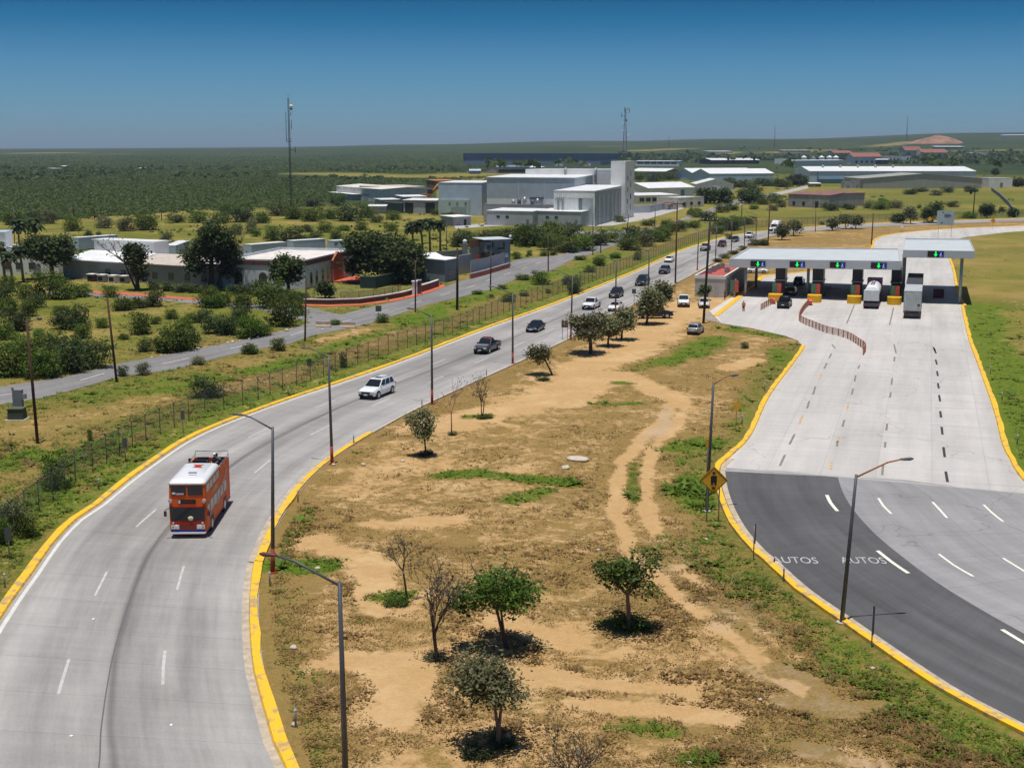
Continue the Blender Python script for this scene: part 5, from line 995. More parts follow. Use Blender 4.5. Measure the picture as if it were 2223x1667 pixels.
    MB().box((0, fy2 + .06, c['st'][-1][2] + .06), (.42, .03, .14)).build('licence_plate', plate_m, t)
    if plate_r: MB().box((0, c['st'][0][0] - .015, .68), (.42, .03, .14)).build('licence_plate', plate_m, t)
    MB().box((0, c['st'][0][0] + .03, c['st'][0][2] - .02), (c['st'][0][1] * 2, .14, .18)).build('bumper', trim, t)
    if c.get('bed'):
        for s in (-1, 1): MB().span(s * .98 - (.07 if s > 0 else 0), s * .98 + (.07 if s < 0 else 0), -2.8, -.76, .84, 1.18).build('bed_side', col, t)
        MB().span(-.9, .9, -2.84, -2.77, .84, 1.17).build('tailgate', col, t); MB().span(-.9, .9, -2.76, -.78, .865, .885).build('bed_floor', trim, t)
    if hood: MB().loft([[(-.74, y1 + .02, zb + .045), (.74, y1 + .02, zb + .045), (.74, y1 + .02, zb + .07), (-.74, y1 + .02, zb + .07)], [(-.66, fyy - .15, fz + .035), (.66, fyy - .15, fz + .035), (.66, fyy - .15, fz + .06), (-.66, fyy - .15, fz + .06)]]).build('bonnet', hood, t); MB().span(-hr * .88, hr * .88, ry0 + .12, ry1 - .12, zr + .037, zr + .05).build('roof_panel', hood, t)
    if sunroof: MB().span(-.42, .42, ry1 - 1.05, ry1 - .25, zr + .034, zr + .046).build('sunroof', glass, t)
    if rack:
        for s in (-1, 1): MB().tube([(s * hr * .86, ry0 + .2, zr + .10), (s * hr * .86, ry1 - .3, zr + .10)], .025, 6).build('roof_rail', trim, t)
    if bar:
        o = MB().span(-.55, .55, ry1 - .55, ry1 - .25, zr + .04, zr + .09).build('light_bar', trim, t)
        MB().span(-.54, -.05, ry1 - .53, ry1 - .27, zr + .09, zr + .17).build('red_lamp', Memit('beacon_red', (.6, .06, .05), .15), o); MB().span(.05, .54, ry1 - .53, ry1 - .27, zr + .09, zr + .17).build('blue_lamp', Memit('beacon_pink', (.6, .25, .25), .1), o)
    return t
def road_dir(px):
    p = G(*px); A = ML if True else MR; k = min(range(2, len(MR) - 2), key=lambda i: (MR[i] - p).length); d1 = (MR[k - 2] - MR[k + 2]).normalized(); j = min(range(2, len(ML) - 2), key=lambda i: (ML[i] - p).length); d2 = (ML[j - 2] - ML[j + 2]).normalized(); return (d1 + d2).normalized()
def onroad(kind, px, label, cat, col, **k): return car(kind, label, cat, col, front=px, head=road_dir(px), group='traffic driving down the main road', **k)
onroad('suv', (794, 869), 'large white SUV with black sunroof, first behind the red bus', 'SUV', P_white, name='large_car', sunroof=True, rack=True)
onroad('pickup', (1041, 770.5), 'dark grey pickup with silver bonnet and red light bar on its roof', 'pickup', P_grey, name='pickup_truck', bar=True, hood=P_silver)
onroad('sedan', (1152, 723), 'black saloon car between the grey pickup and the white pickup', 'car', P_black)
onroad('pickup', (1274, 674), 'white pickup truck with dark grille in the left lane', 'pickup', P_white, name='pickup_truck')
onroad('sedan', (1329, 677.5), 'white car with red roof beacon half hidden by roadside trees', 'car', P_white, bar=True)
onroad('midsuv', (1331, 648.5), 'black SUV with white streak ahead of the white pickup', 'SUV', P_black, name='large_car', rack=True)
onroad('suv', (1388, 622), 'dark green-black SUV behind the black SUV, near the dark tree', 'SUV', paint('dark_green', (.012, .018, .014)), name='large_car')
onroad('midsuv', (1438, 596), 'plum SUV with painted bonnet glare just before the second white car', 'SUV', P_navy, name='large_car', hood=P_silver)  # bonnet glare is put into the colour as a silver panel
onroad('sedan', (1449, 571), 'small white car following the plum SUV', 'car', P_white)
onroad('pickup', (1527, 546), 'dark pickup with white roof and bonnet at the bend', 'pickup', P_black, name='pickup_truck', hood=P_white)
onroad('midsuv', (1564, 537), 'dark reddish SUV behind the dark pickup at the bend', 'SUV', P_dkred, name='large_car')
onroad('hatch', (1593, 526), 'small black car between the reddish SUV and the far white pickup', 'car', P_black)
onroad('pickup', (1622.5, 518), 'far white pickup just ahead of the white lorry', 'pickup', P_white, name='pickup_truck')
# parked by the tree and the office
GP_ = 'cars parked on the dirt by the toll office'
car('suv', 'black SUV parked sideways under the dark tree', 'SUV', P_black, front=(1459, 690), head=Vector((1, .12, 0)), name='large_car', group=GP_)
car('pickup', 'white pickup with black grille parked on the dirt beside the cream car', 'pickup', P_white, front=(1484, 668), head=Vector((-.12, -1, 0)), name='pickup_truck', group=GP_)
car('sedan', 'cream saloon parked in front of the toll office wall', 'car', P_cream, front=(1529, 670), head=Vector((-.10, -1, 0)), group=GP_)
car('hatch', 'grey hatchback parked alone on the dirt track, seen from behind', 'car', P_silver, rear=(1503, 728), head=Vector((.34, .94, 0)), group=GP_)
GT_ = 'vehicles at the toll lanes'
pdv = tv
car('pickup', 'black pickup leaving the second toll lane for the canopy', 'pickup', P_black, rear=(1699, 671), head=pdv, name='pickup_truck', group=GT_)
car('hatch', 'dark red car in the shade under the long canopy', 'car', P_dkred, rear=(1716, 643), head=pdv, group=GT_)
car('midsuv', 'dark grey car ahead of the dark red car beyond the booths', 'car', P_grey, rear=(1732, 622), head=pdv, name='car', group=GT_)
car('sedan', 'white car parked beyond the toll canopy beside the yellow kerb', 'car', P_white, front=(1668, 593.5), head=Vector((1, -.2, 0)), group=GP_)

# ---------------------------------------------------------------- double decker bus
hd = Vector((.035, -1, 0)).normalized(); BL = 9.2; fpt = G(409.5, 1169); ctr = fpt - hd * (BL / 2); ctr.z = 0
bus = thing('double_decker_bus', ctr, math.atan2(-hd.x, hd.y), 'orange double decker bus with white front roof and open rear top deck', 'bus')
hw = 1.25; f = BL / 2
def rr_sec(z, hw_, y0, y1, r=.22):
    pts = []
    for (cx_, cy_, a0) in ((hw_ - r, y1 - r, 0), (-hw_ + r, y1 - r, 90), (-hw_ + .06, y0 + .06, 180), (hw_ - .06, y0 + .06, 270)):
        rr_ = r if cy_ > 0 else .06
        for k in range(4): a = R(a0 + 30 * k); pts.append((cx_ + rr_ * math.cos(a), cy_ + rr_ * math.sin(a), z))
    return pts
MB().loft([rr_sec(.42, hw - .03, -f, f), rr_sec(.7, hw, -f, f), rr_sec(2.95, hw, -f, f - .02)]).build('lower_body', P_orange, bus)
yb = -f * .12                                                    # the roofed part ends here
MB().loft([rr_sec(2.955, hw - .002, yb, f - .02), rr_sec(3.72, hw - .03, yb, f - .10)]).build('upper_body', P_orange, bus)
dom = [rr_sec(3.722, hw - .0, yb - .05, f - .06), rr_sec(3.86, hw - .04, yb - .03, f - .14, .3), rr_sec(3.98, hw - .16, yb + .02, f - .32, .4), rr_sec(4.04, hw - .4, yb + .1, f - .6, .5)]
roof = MB().loft(dom, True, True, True).build('roof', P_white, bus)
MB().span(-.42, .12, f - 1.55, f - 1.45, 4.041, 4.075).build('roof_lens', M('lens_lilac', (.45, .35, .5)), roof); MB().span(-.30, .26, f - 2.25, f - 1.95, 4.041, 4.10).build('hatch', M('hatch_grey', (.28, .31, .36)), roof)
mk_ = MB(); zt = 4.062; mk_.prism([(-.42, yb + 1.55), (.30, yb + 1.45), (.16, yb + 1.05), (.40, yb + .62), (-.34, yb + .70), (-.16, yb + 1.1)], 4.03, zt); mk_.build('roof_decal', P_red, roof)
# front: windows, blind, lights, bumper
def fpan(nm, x0, x1, z0, z1, mat, out=.02, par=bus): return MB().span(x0, x1, f - .09, f + out - .01, z0, z1).build(nm, mat, par)
wsc = fpan('windscreen', -1.14, 1.14, 1.26, 2.18, glass)
for s in (-1, 1):
    w_ = fpan('upper_front_window', min(s * .05, s * 1.06), max(s * .05, s * 1.06), 3.02, 3.62, glass, .015)
    hp = fpan('headlamp_panel', min(s * .60, s * 1.12), max(s * .60, s * 1.12), .68, .98, P_white, .03); MB().tube([(s * .78, f + .0, .83), (s * .78, f + .05, .83)], .12, 12).build('headlight', lens, hp); MB().tube([(s * 1.0, f - .05, .83), (s * 1.0, f + .04, .83)], .07, 10).build('indicator', M('amber', (.7, .3, .03), .3), hp)
    fpan('side_lamp', min(s * .92, s * 1.05), max(s * .92, s * 1.05), 1.05, 1.16, lens, .04); MB().tube([(s * 1.12, f - .1, 2.62), (s * 1.12, f + .06, 2.62)], .13, 10).build('roundel', M('roundel_grey', (.5, .5, .48)), bus)
    mr_ = MB().tube([(s * 1.2, f - .12, 2.1), (s * 1.46, f + .12, 2.05), (s * 1.46, f + .12, 1.95)], .022, 6).build('mirror_arm', trim, bus); MB().box((s * 1.46, f + .12, 1.78), (.18, .08, .36)).build('mirror', P_dkred, mr_)
fpan('red_apron', -1.1, 1.1, 1.0, 1.26, P_red, .015); fpan('radiator_grille', -.56, .56, .62, .99, M('grille_red', (.22, .03, .015), .6, 0, .3, 9), .022); fpan('blue_skirt', -1.14, 1.14, .44, .66, P_blue, .012)
MB().loft([[(-1.18, f - .1, .36), (-1.18, f + .02, .36), (-1.18, f + .02, .45), (-1.18, f - .1, .45)], [(-1.1, f - .05, .36), (-1.1, f + .1, .36), (-1.1, f + .1, .45), (-1.1, f - .05, .45)], [(1.1, f - .05, .36), (1.1, f + .1, .36), (1.1, f + .1, .45), (1.1, f - .05, .45)], [(1.18, f - .1, .36), (1.18, f + .02, .36), (1.18, f + .02, .45), (1.18, f - .1, .45)]]).build('front_bumper', P_white, bus)
bl = fpan('destination_blind', -.58, .58, 2.42, 2.72, trim, .02); MB().span(-.36, .36, f + .0, f + .018, 2.50, 2.64).build('blind_panel', M('blind_dull_red', (.10, .02, .02), .6, 0, .5, 14), bl); MB().span(.45, .56, f + .01, f + .02, 2.46, 2.68).build('blind_flag', P_white, bl)
fpan('front_band', -1.2, 1.2, 2.18, 2.24, P_red, .03); fpan('wiper', -.6, .5, 1.33, 1.36, trim, .04)
fpan('window_card', .2, .72, 3.06, 3.16, M('card_pink', (.7, .45, .5)), .03); fpan('window_card', .75, .98, 3.1, 3.22, P_white, .03); MB().sphere((-.2, f + .02, 1.42), .15, 8, 6, (1.3, .3, 1)).build('dashboard_flowers', M('flower_white', (.7, .7, .45)), bus)
# sides
for s in (-1, 1):
    def sp(nm, y0, y1, z0, z1, mat, out=.015, par=bus): x = s * hw; return MB().span(min(x - s * .05, x + s * out), max(x - s * .05, x + s * out), y0, y1, z0, z1).build(nm, mat, par)
    for k in range(4): a = f - .45 - k * 1.18; sp('upper_side_window', a - 1.02, a, 3.06, 3.6, glass, -.006)
    for k in range(5): a = f - 1.55 - k * 1.26; sp('lower_side_window', a - 1.08, a, 1.5, 2.25, glass)
    sp('cab_window', f - 1.3, f - .38, 1.30, 2.14, glass)
    st_ = MB(); x = s * (hw + .012); poly = [(-f + .9, 2.9), (-f + 1.5, 2.9), (.9, 1.32), (.25, 1.32)]
    v8 = [(x, p[0], p[1]) for p in poly] + [(x - s * .03, p[0], p[1]) for p in poly]; fc = [(0, 1, 2, 3), (7, 6, 5, 4), (0, 4, 5, 1), (1, 5, 6, 2), (2, 6, 7, 3), (3, 7, 4, 0)]; st_.add([(p[0] + s * .008, p[1], p[2]) for p in v8], fc if s > 0 else [q[::-1] for q in fc]); st_.build('diagonal_stripe', M('stripe_grey', (.42, .40, .41), .5), bus)
    sp('yellow_panel', f - 3.0, f - 2.1, 2.55, 2.75, M('side_yellow', (.5, .35, .05), .6, 0, .5, 6), .012); sp('side_lettering_band', f - 4.3, f - 3.1, 2.52, 2.82, M('side_pale', (.55, .38, .30), .6, 0, .5, 5), .012)
    sp('skirt', -f + .1, f - .3, .46, .56, P_red, .01); sp('panel_seam', -f + 1.9, -f + 2.0, .6, 1.45, P_red, .008)
    for ya in (f - 2.0, -f + 2.3): sp('wheel_arch', ya - .62, ya + .62, .42, 1.12, trim, .006); wheel(bus, s * 1.1, ya, .5, .3)
    # open rear: low side and rail
    xs = s * (hw - .04); MB().span(min(xs - s * .05, xs + s * .035), max(xs - s * .05, xs + s * .035), -f + .02, yb - .01, 2.955, 3.5).build('deck_side', P_orange, bus)
    MB().tube([(xs, yb, 3.72), (xs, -f + .05, 3.72)], .025, 6).build('deck_rail', steel, bus)
    for k in range(4): MB().tube([(xs, yb - .3 - k * 1.2, 3.5), (xs, yb - .3 - k * 1.2, 3.72)], .02, 6).build('rail_post', steel, bus)
MB().span(-hw + .1, hw - .1, -f + .0, -f + .07, 2.955, 3.5).build('rear_panel', P_orange, bus); MB().tube([(-hw + .05, -f + .04, 3.72), (-hw + .05, -f + .04, 3.98), (hw - .05, -f + .04, 3.98), (hw - .05, -f + .04, 3.72)], .03, 6).build('rear_rail', steel, bus)
MB().span(-hw + .1, hw - .1, -f + .08, yb - .02, 2.956, 2.975).build('deck_floor', trim, bus)
seatm = M('seat_dark', (.05, .045, .05), .8)
for k in range(4):
    for x in (-.62, .62): y = yb - .75 - k * .95; st_ = MB().span(x - .42, x + .42, y - .2, y + .25, 3.2, 3.32).build('seat', seatm, bus); MB().span(x - .42, x + .42, y - .28, y - .2, 3.2, 3.56).build('backrest', seatm, st_); MB().span(x - .05, x + .05, y - .1, y + .1, 2.975, 3.2).build('pedestal', steel, st_)
MB().span(-1.1, 1.1, -f - .03, -f, 1.3, 2.2).build('rear_window', glass, bus)
for s in (-1, 1): MB().box((s * 1.05, -f - .02, .9), (.2, .06, .3)).build('tail_light', redlens, bus)

# ---------------------------------------------------------------- lorries
def tractor(label, front, hd, col, sleeper=True, group=None):
    ctr = G(*front) - hd * 3.6; ctr.z = 0; t = thing('truck_tractor', ctr, math.atan2(-hd.x, hd.y), label, 'truck', group)
    MB().loft([[(-1.05, .9, .9), (1.05, .9, .9), (1.05, .9, 1.95), (-1.05, .9, 1.95)], [(-.95, 3.2, .75), (.95, 3.2, .75), (.85, 3.2, 1.55), (-.85, 3.2, 1.55)], [(-.8, 3.5, .8), (.8, 3.5, .8), (.72, 3.5, 1.4), (-.72, 3.5, 1.4)]]).build('bonnet', col, t)
    MB().loft([[(-1.2, -1.6, .9), (1.2, -1.6, .9), (1.2, 1.0, .9), (-1.2, 1.0, .9)], [(-1.2, -1.6, 2.0), (1.2, -1.6, 2.0), (1.2, 1.0, 2.0), (-1.2, 1.0, 2.0)], [(-1.15, -1.6, 2.9), (1.15, -1.6, 2.9), (1.1, .55, 2.9), (-1.1, .55, 2.9)], [(-1.1, -1.6, 3.95), (1.1, -1.6, 3.95), (.9, -.3, 3.95), (-.9, -.3, 3.95)]]).build('cab', col, t)
    MB().loft([[(-1.0, 1.02, 2.05), (1.0, 1.02, 2.05), (1.0, .98, 2.02), (-1.0, .98, 2.02)], [(-.98, .62, 2.8), (.98, .62, 2.8), (.98, .58, 2.78), (-.98, .58, 2.78)]]).build('windscreen', glass, t)
    for s in (-1, 1):
        MB().box((s * 1.185, .45, 2.4), (.06, .8, .65)).build('side_window', glass, t); MB().box((s * .82, 3.3, 1.15), (.3, .25, .25)).build('headlight', lens, t); MB().box((s * 1.45, 1.1, 2.3), (.12, .2, .6)).build('mirror', trim, t); wheel(t, s * 1.0, 2.5, .5, .3); wheel(t, s * 1.0, -1.9, .5, .34); wheel(t, s * 1.0, -3.1, .5, .34)
        MB().tube([(s * 1.12, -1.7, 1), (s * 1.12, -1.7, 4.1)], .09, 8).build('exhaust', chrome, t); MB().box((s * 1.0, 2.5, 1.05), (.42, 1.2, .18)).build('mudguard', col, t)
    MB().box((0, 3.5, 1.1), (1.2, .1, .75)).build('grille', trim, t); MB().box((0, 3.6, .6), (2.3, .25, .36)).build('bumper', col, t); MB().span(-.5, .5, -3.7, -1.5, .6, .95).build('chassis', trim, t); return t
tractor('white lorry tractor with tall sleeper cab at the far bend', (1673, 508), road_dir((1673, 508)), P_white, group='traffic driving down the main road')
# tank lorry in the fourth lane, seen from behind
rp = G(1890, 671.5); t = thing('tank_lorry', rp, trz, 'white tank lorry with purple cab waiting in the fourth lane', 'truck', GT_)
tank_l = 11.5; el = lambda y, k=1: [(1.2 * k * math.cos(a), y, 2.5 + 1.15 * k * math.sin(a)) for a in np.linspace(0, 2 * math.pi, 20, endpoint=False)]
MB().loft([el(1.2, .9), el(1.3), el(tank_l), el(tank_l + .3, .85)][::-1], True, True, True).build('tank', M('tank_white', (.80, .80, .79), .35, 0, .05), t)
MB().span(-1.22, 1.22, .25, 1.15, 1.35, 3.05).build('rear_cabinet', M('cabinet_white', (.60, .62, .62), .5, 0, .1), t); MB().span(-.2, 0, .2, .26, 1.5, 2.8).build('cabinet_door', P_cream, t)
MB().span(-1.2, 1.2, .3, tank_l, .95, 1.3).build('chassis', trim, t); MB().span(-1.2, 1.2, 0, .3, .45, .95).build('rear_bumper', M('bumper_dark', (.07, .07, .085)), t)
for s in (-1, 1):
    for y in (1.6, 2.9, tank_l + 1.2): wheel(t, s * 1.05, y, .5, .34)
    MB().box((s * .95, -.01, .75), (.3, .04, .18)).build('tail_light', redlens, t)
cbm = MB().span(-1.25, 1.25, tank_l + .5, tank_l + 3.2, .8, 3.9).build('cab', P_purple, t); MB().span(-1.1, 1.1, tank_l + 3.2, tank_l + 4.8, .8, 2.0).build('bonnet', P_purple, t); MB().span(-1.05, 1.05, tank_l + 3.19, tank_l + 3.24, 2.1, 3.0).build('windscreen', glass, cbm)
for y in (4, 6.5, 9): MB().tube([(0, y, 3.6), (0, y, 3.85)], .32, 10).build('tank_lid', steel, t)
# box trailer in the right lane
rp = G(1979, 693); t = thing('articulated_lorry', rp, trz, 'long grey box trailer lorry entering the rightmost lane, seen from behind', 'truck', GT_); tl_ = 31.0
boxm = Mcorr('trailer_box', (.42, .44, .43), 1.0, 'Z', .15, .5)
MB().span(-1.3, 1.3, .15, 11.0, 1.2, 4.25).build('cargo_box', boxm, t); dkb = M('front_box_dark', (.055, .058, .065), .6, 0, .15, .5); fb = MB().span(-1.28, 1.28, 11.8, tl_, 1.2, 4.35).build('front_cargo_box', dkb, t); fb['label'] = 'dark front trailer box'; MB().span(-1.32, 1.32, .12, 11.03, 4.25, 4.33).build('roof', M('trailer_roof', (.44, .45, .45), .6, 0, .12, .4), t)
for x in (-.66, .66): o = MB().span(x - .6, x + .6, .09, .15, 1.3, 4.15).build('rear_door', M('door_grey', (.42, .45, .43), .5, .2, .15, 1), t); MB().tube([(x - .15, .06, 1.35), (x - .15, .06, 4.1)], .03, 6).build('lock_bar', chrome, o); MB().tube([(x + .2, .06, 1.35), (x + .2, .06, 4.1)], .03, 6).build('lock_bar', chrome, o)
MB().span(-1.3, 1.3, 0.05, .2, .95, 1.2).build('rear_sill', trim, t); MB().span(-1.2, 1.2, .25, .35, .4, .95).build('underrun_bar', M('bumper_dark', (.07, .07, .085)), t); MB().span(-.4, .4, .02, .06, .6, .85).build('licence_plate', P_navy, t); MB().span(-.5, .5, .4, tl_, .95, 1.2).build('chassis', trim, t); MB().span(.75, 1.1, .03, .09, 2.0, 2.35).build('placard', M('placard_dark', (.05, .05, .06)), t)
for s in (-1, 1):
    for y in (1.6, 2.9, tl_ - 1.0): wheel(t, s * 1.0, y, .5, .36)
    MB().box((s * 1.1, .03, 1.08), (.25, .05, .16)).build('tail_light', redlens, t); MB().span(s * .9 - .25, s * .9 + .25, .5, .55, .15, .95).build('mud_flap', trim, t)
MB().span(-1.25, 1.25, tl_ + 1.0, tl_ + 3.3, .9, 3.7).build('cab', P_grey, t)
# ------------------------------------------------------------------ street lamps, poles, signs, fences
lamp_grey = M('lamp_pole_grey', (.10, .105, .115), .5, .3, .1, 1); lamp_red = M('lamp_foot_red', (.30, .045, .02), .75, 0, .25, 1.5); head_grey = M('lamp_head_grey', (.15, .15, .155), .5, .2, .1, 1); head_red = M('lamp_head_rust', (.14, .06, .05), .6); wood = M('pole_wood', (.085, .042, .028), .9, 0, .25, 1); black_p = M('pole_black', (.02, .02, .021), .7); rust_arm = M('arm_rust', (.42, .17, .08), .7)
def street_lamp(base, top, ext, label, group, red=True, arm=lamp_grey, h=9.4, r0=.13, headm=None):
    B = G(*base); t = thing('street_lamp', B, 0, label, 'street lamp', group)
    T = Vector((0, 0, h))
    if top: q = G(top[0], top[1], 0); d_ = ray(*top); k = B.y / d_.y; T = Vector((d_.x * k - B.x, 0, HC + d_.z * k - B.z))
    f = lambda a: T * a
    if red: MB().tube([f(0), f(.17)], [r0 + .01, r0], 10).build('painted_foot', lamp_red, t)
    MB().tube([f(.17 if red else 0), f(.6), f(1)], [r0, r0 * .8, r0 * .6], 10).build('pole', lamp_grey, t)
    MB().tube([f(0), Vector((0, 0, .08))], .3, 8).build('base_plate', lamp_red if red else conc, t)
    e = Vector(ext); am = MB().tube([T - Vector((0, 0, .15)), T + e * .68 + Vector((0, 0, .24 * abs(e.x))), T + e + Vector((0, 0, .30 * abs(e.x)))], [.055, .05, .045], 8).build('arm', arm, t)
    d_ = e.normalized(); p = T + e + Vector((0, 0, .30 * abs(e.x)))
    MB().tube([p - d_ * .1, p + d_ * .15, p + d_ * .5, p + d_ * .68], [.05, .085, .10, .04], 8).build('lamp_head', headm or head_grey, am); return t
GL = 'street lamps along the main road'
where = ('nearest lamp, its foot below the frame', 'lamp to the right of the red bus', 'lamp in front of the large white SUV', 'lamp before the grey pickup', 'lamp just left of the black saloon', 'lamp left of the roadside tree group', 'lamp among the cars beside the white pickup', 'lamp beside the dark tree and the black SUV', 'lamp on the kerb left of the toll office', 'lamp behind the toll office', 'second lamp behind the toll office', 'third lamp beyond the toll office', 'lamp near the far white pickup', 'last lamp before the white lorry')
LB = [((752, 1747), (737, 1263), (-2.65, .9, 0)), ((592, 1243), (592, 927), (-2.05, .8, .0)), ((721, 1008), (713, 773), (-1.8, .8, 0)), ((938, 878), (937, 685), (-2.0, .9, 0)), ((1113, 792), (1113, 637), (-2.3, 1, 0)), ((1239, 738), (1243, 600), (-2.3, 1.1, 0)), ((1336, 685), (1338, 566), (-2.3, 1.2, 0)), ((1407, 645), (1409.5, 545), (-2.3, 1.2, 0)), ((1513.6, 587), (1517, 500), (-2.3, 1.3, 0)), ((1553, 568), (1556, 491), (-2.3, 1.3, 0)), ((1587.6, 549.6), (1589, 482), (-2.2, 1.4, 0)), ((1616, 535), (1617, 473), (-2.2, 1.4, 0)), ((1641, 522), (1642, 466), (-2, 1.6, 0)), ((1770, 503), (1771, 452), (-1.5, 2, 0))]
for (bs, tp, ex_), wl in zip(LB, where): street_lamp(bs, tp, ex_, 'tall grey lamp with rusty red foot, %s' % wl, GL, headm=head_red if bs[1] > 1500 else None)
street_lamp((1827, 1352), (1859, 1030), (2.55, .4, 0), 'leaning grey lamp with orange arm beside the asphalt lettering', 'street lamps along the toll road', False, rust_arm)
street_lamp((1534, 1110), (1549, 830), (1.3, .6, 0), 'grey lamp with short rusty arm behind the yellow diamond sign', 'street lamps along the toll road', False, rust_arm)
# poles along the side road
def pole(base, top, label, mat, arm=None, group='poles along the side road', r=.15, cross=False, name='utility_pole', head=True, transformer=False):
    B = G(*base); d_ = ray(*top); k = B.y / d_.y; T = Vector((d_.x * k - B.x, 0, HC + d_.z * k - B.z)); t = thing(name, B, 0, label, 'pole', group)
    MB().tube([(0, 0, -.1), T * .5, T], [r, r * .88, r * .75], 9).build('shaft', mat, t)
    if arm:
        a = MB().tube([T - Vector((0, 0, .3)), T + Vector((arm, -.1, .12))], .045, 6).build('arm', lamp_grey, t); MB().tube([T + Vector((arm, -.1, .1)), T + Vector((arm * 1.35, -.1, .1))], [.14, .1], 8).build('lamp_head', lamp_grey, a)
    if cross:
        a = MB().span(T.x - 1.2, T.x + 1.2, -.08, .08, T.z - .5, T.z - .36).build('crossarm', mat, t)
        for x in (-1.05, -.4, .4, 1.05): MB().tube([(T.x + x, 0, T.z - .36), (T.x + x, 0, T.z - .1)], .07, 6).build('insulator', conc, a)
    if transformer: MB().span(T.x - 4.0, T.x + 1.2, -.6, .6, T.z - .5, T.z - .1).build('platform', black_p, t); MB().tube([(T.x - 1.5, 0, T.z - .2), (T.x - 1.5, 0, T.z - 1.6)], .5, 8).build('transformer', black_p, t)
    return t
pole((82, 963), (58, 694), 'leaning brown wooden lamp pole nearest the left edge', wood, 1.0); pole((253.5, 830), (233, 647), 'brown wooden lamp pole with head to the left, before the dark bushes', wood, -1.0)
pole((662, 742), (664.7, 600), 'brown lamp pole standing by the concrete barriers', wood, -1.0, r=.13); pole((992.5, 673), (993, 539), 'thick black pole without lamp beside the guard booth', black_p, r=.22)
pole((901.6, 678), (902, 567), 'thin brown lamp pole before the curved garden wall', wood, -1.0, r=.13); pole((1064.6, 632), (1066, 545), 'thin lamp pole in front of the watch tower', wood, -1.0, r=.13); pole((1190, 589), (1190.6, 507), 'lamp pole where the road passes the dark hedge', wood, -1.2, r=.14)
pole((1287, 554), (1287.5, 464), 'tall thin pole at the right end of the hedge', lamp_grey, r=.13); pole((1304, 549.5), (1305, 491), 'lamp pole just right of the tall thin pole', wood, -1.2, r=.14); pole((1358, 527), (1365, 466), 'lamp pole at the service road junction', wood, -1.2, r=.15); pole((1421, 491), (1423, 449), 'lamp pole beside the pale blue-grey wall', lamp_grey, -1.2, r=.14)
pole((1527, 702), (1542, 473), 'tall black power pole with crossarm at the dirt car park', black_p, None, 'tall power poles', .2, True); pole((1466, 616), (1470.5, 438), 'tall brown power pole between the cars and the tree', wood, None, 'tall power poles', .17, True)
pole((1667, 534), (1672, 430), 'tall dark power pole in front of the white lorry', wood, None, 'tall power poles', .17, True); pole((1610, 483), (1611, 432), 'short dark pole in the scrub left of the lorry', wood, None, 'tall power poles', .17); pole((2112, 474), (2117, 412), 'dark pole carrying a transformer platform before the olive-grey hall', wood, None, 'tall power poles', .22, False, 'utility_pole', True, True)
pole((1892, 532), (1896, 463), 'dark pole behind the toll canopy at the yellow bend', wood, None, 'tall power poles', .18); pole((160, 472), (158, 428), 'dark pole at the scrub edge far left', wood, None, 'poles at the scrub edge', .2); pole((205, 476), (202.5, 435), 'second dark pole at the scrub edge far left, nearer the bushes', wood, None, 'poles at the scrub edge', .2); pole((351, 478), (350, 450), 'short pole at the scrub edge above the broken tree', wood, None, 'poles at the scrub edge', .18); pole((970, 554), (969, 485), 'thin lamp pole right of the palms', lamp_grey, .8, 'poles at the scrub edge', .12); pole((683, 462), (682, 432), 'thin pole with dark head in the bushes left of the warehouse', lamp_grey, -.8, 'poles at the scrub edge', .15); pole((491, 481), (490, 458), 'thin pole with floodlight above the arcaded hall', lamp_grey, -.8, 'poles at the scrub edge', .12); pole((32, 530), (29, 450), 'thin twin lamp pole behind the left palms', lamp_grey, -.9, 'poles at the scrub edge', .12)
# masts
def lattice(t, H, w0, w1, mat, n, r):
    leg = [MB() for _ in range(4)]; br = MB()
    cs = lambda k: [(sx * (w0 + (w1 - w0) * k), sy * (w0 + (w1 - w0) * k), H * k) for sx, sy in ((-1, -1), (1, -1), (1, 1), (-1, 1))]
    for k in range(4): MB().tube([cs(0)[k], cs(1)[k]], r, 5).build('leg', mat, t)
    for i in range(n):
        a, b_ = cs(i / n), cs((i + 1) / n)
        for k in range(4): br.tube([a[k], b_[(k + 1) % 4]], r * .6, 4, False); br.tube([b_[k], b_[(k + 1) % 4]], r * .6, 4, False)
    br.build('bracing', mat, t)
B = G(633, 472); t = thing('radio_mast', B, 0, 'slender dark radio mast with whip aerials behind the hall', 'mast'); H_ = hz(B, 206); mm = M('mast_dark', (.05, .065, .075), .6, .2); sx = -.011
lattice(t, H_ * .97, .28, .22, mm, 40, .07)
MB().tube([(0, 0, H_ * .97), (0, 0, H_ + .5)], .06, 5).build('whip', mm, t)
for (x, a, b_) in ((-1.1, .62, .86), (.9, .72, .80), (.8, .83, .86)): MB().tube([(x, 0, H_ * a), (x, 0, H_ * b_)], .11, 5).build('aerial', mm, t)
MB().tube([(-1.1, 0, H_ * .62), (.9, 0, H_ * .62)], .1, 5).build('bracket', mm, t); MB().tube([(-1.1, 0, H_ * .64), (.9, 0, H_ * .64)], .1, 5).build('bracket', mm, t); MB().tube([(0, 0, H_ * .555), (2.1, 0, H_ * .555)], .1, 5).build('bracket', mm, t); MB().tube([(2.1, 0, H_ * .53), (2.1, 0, H_ * .58)], .14, 5).build('aerial', mm, t); MB().sphere((1.0, -.2, H_ * .905), .75, 8, 6, (1, .5, 1)).build('dish', white_wall, t); MB().sphere((1.0, 0, H_ * .885), .55, 8, 6, (1, .5, .7)).build('dish', mm, t)
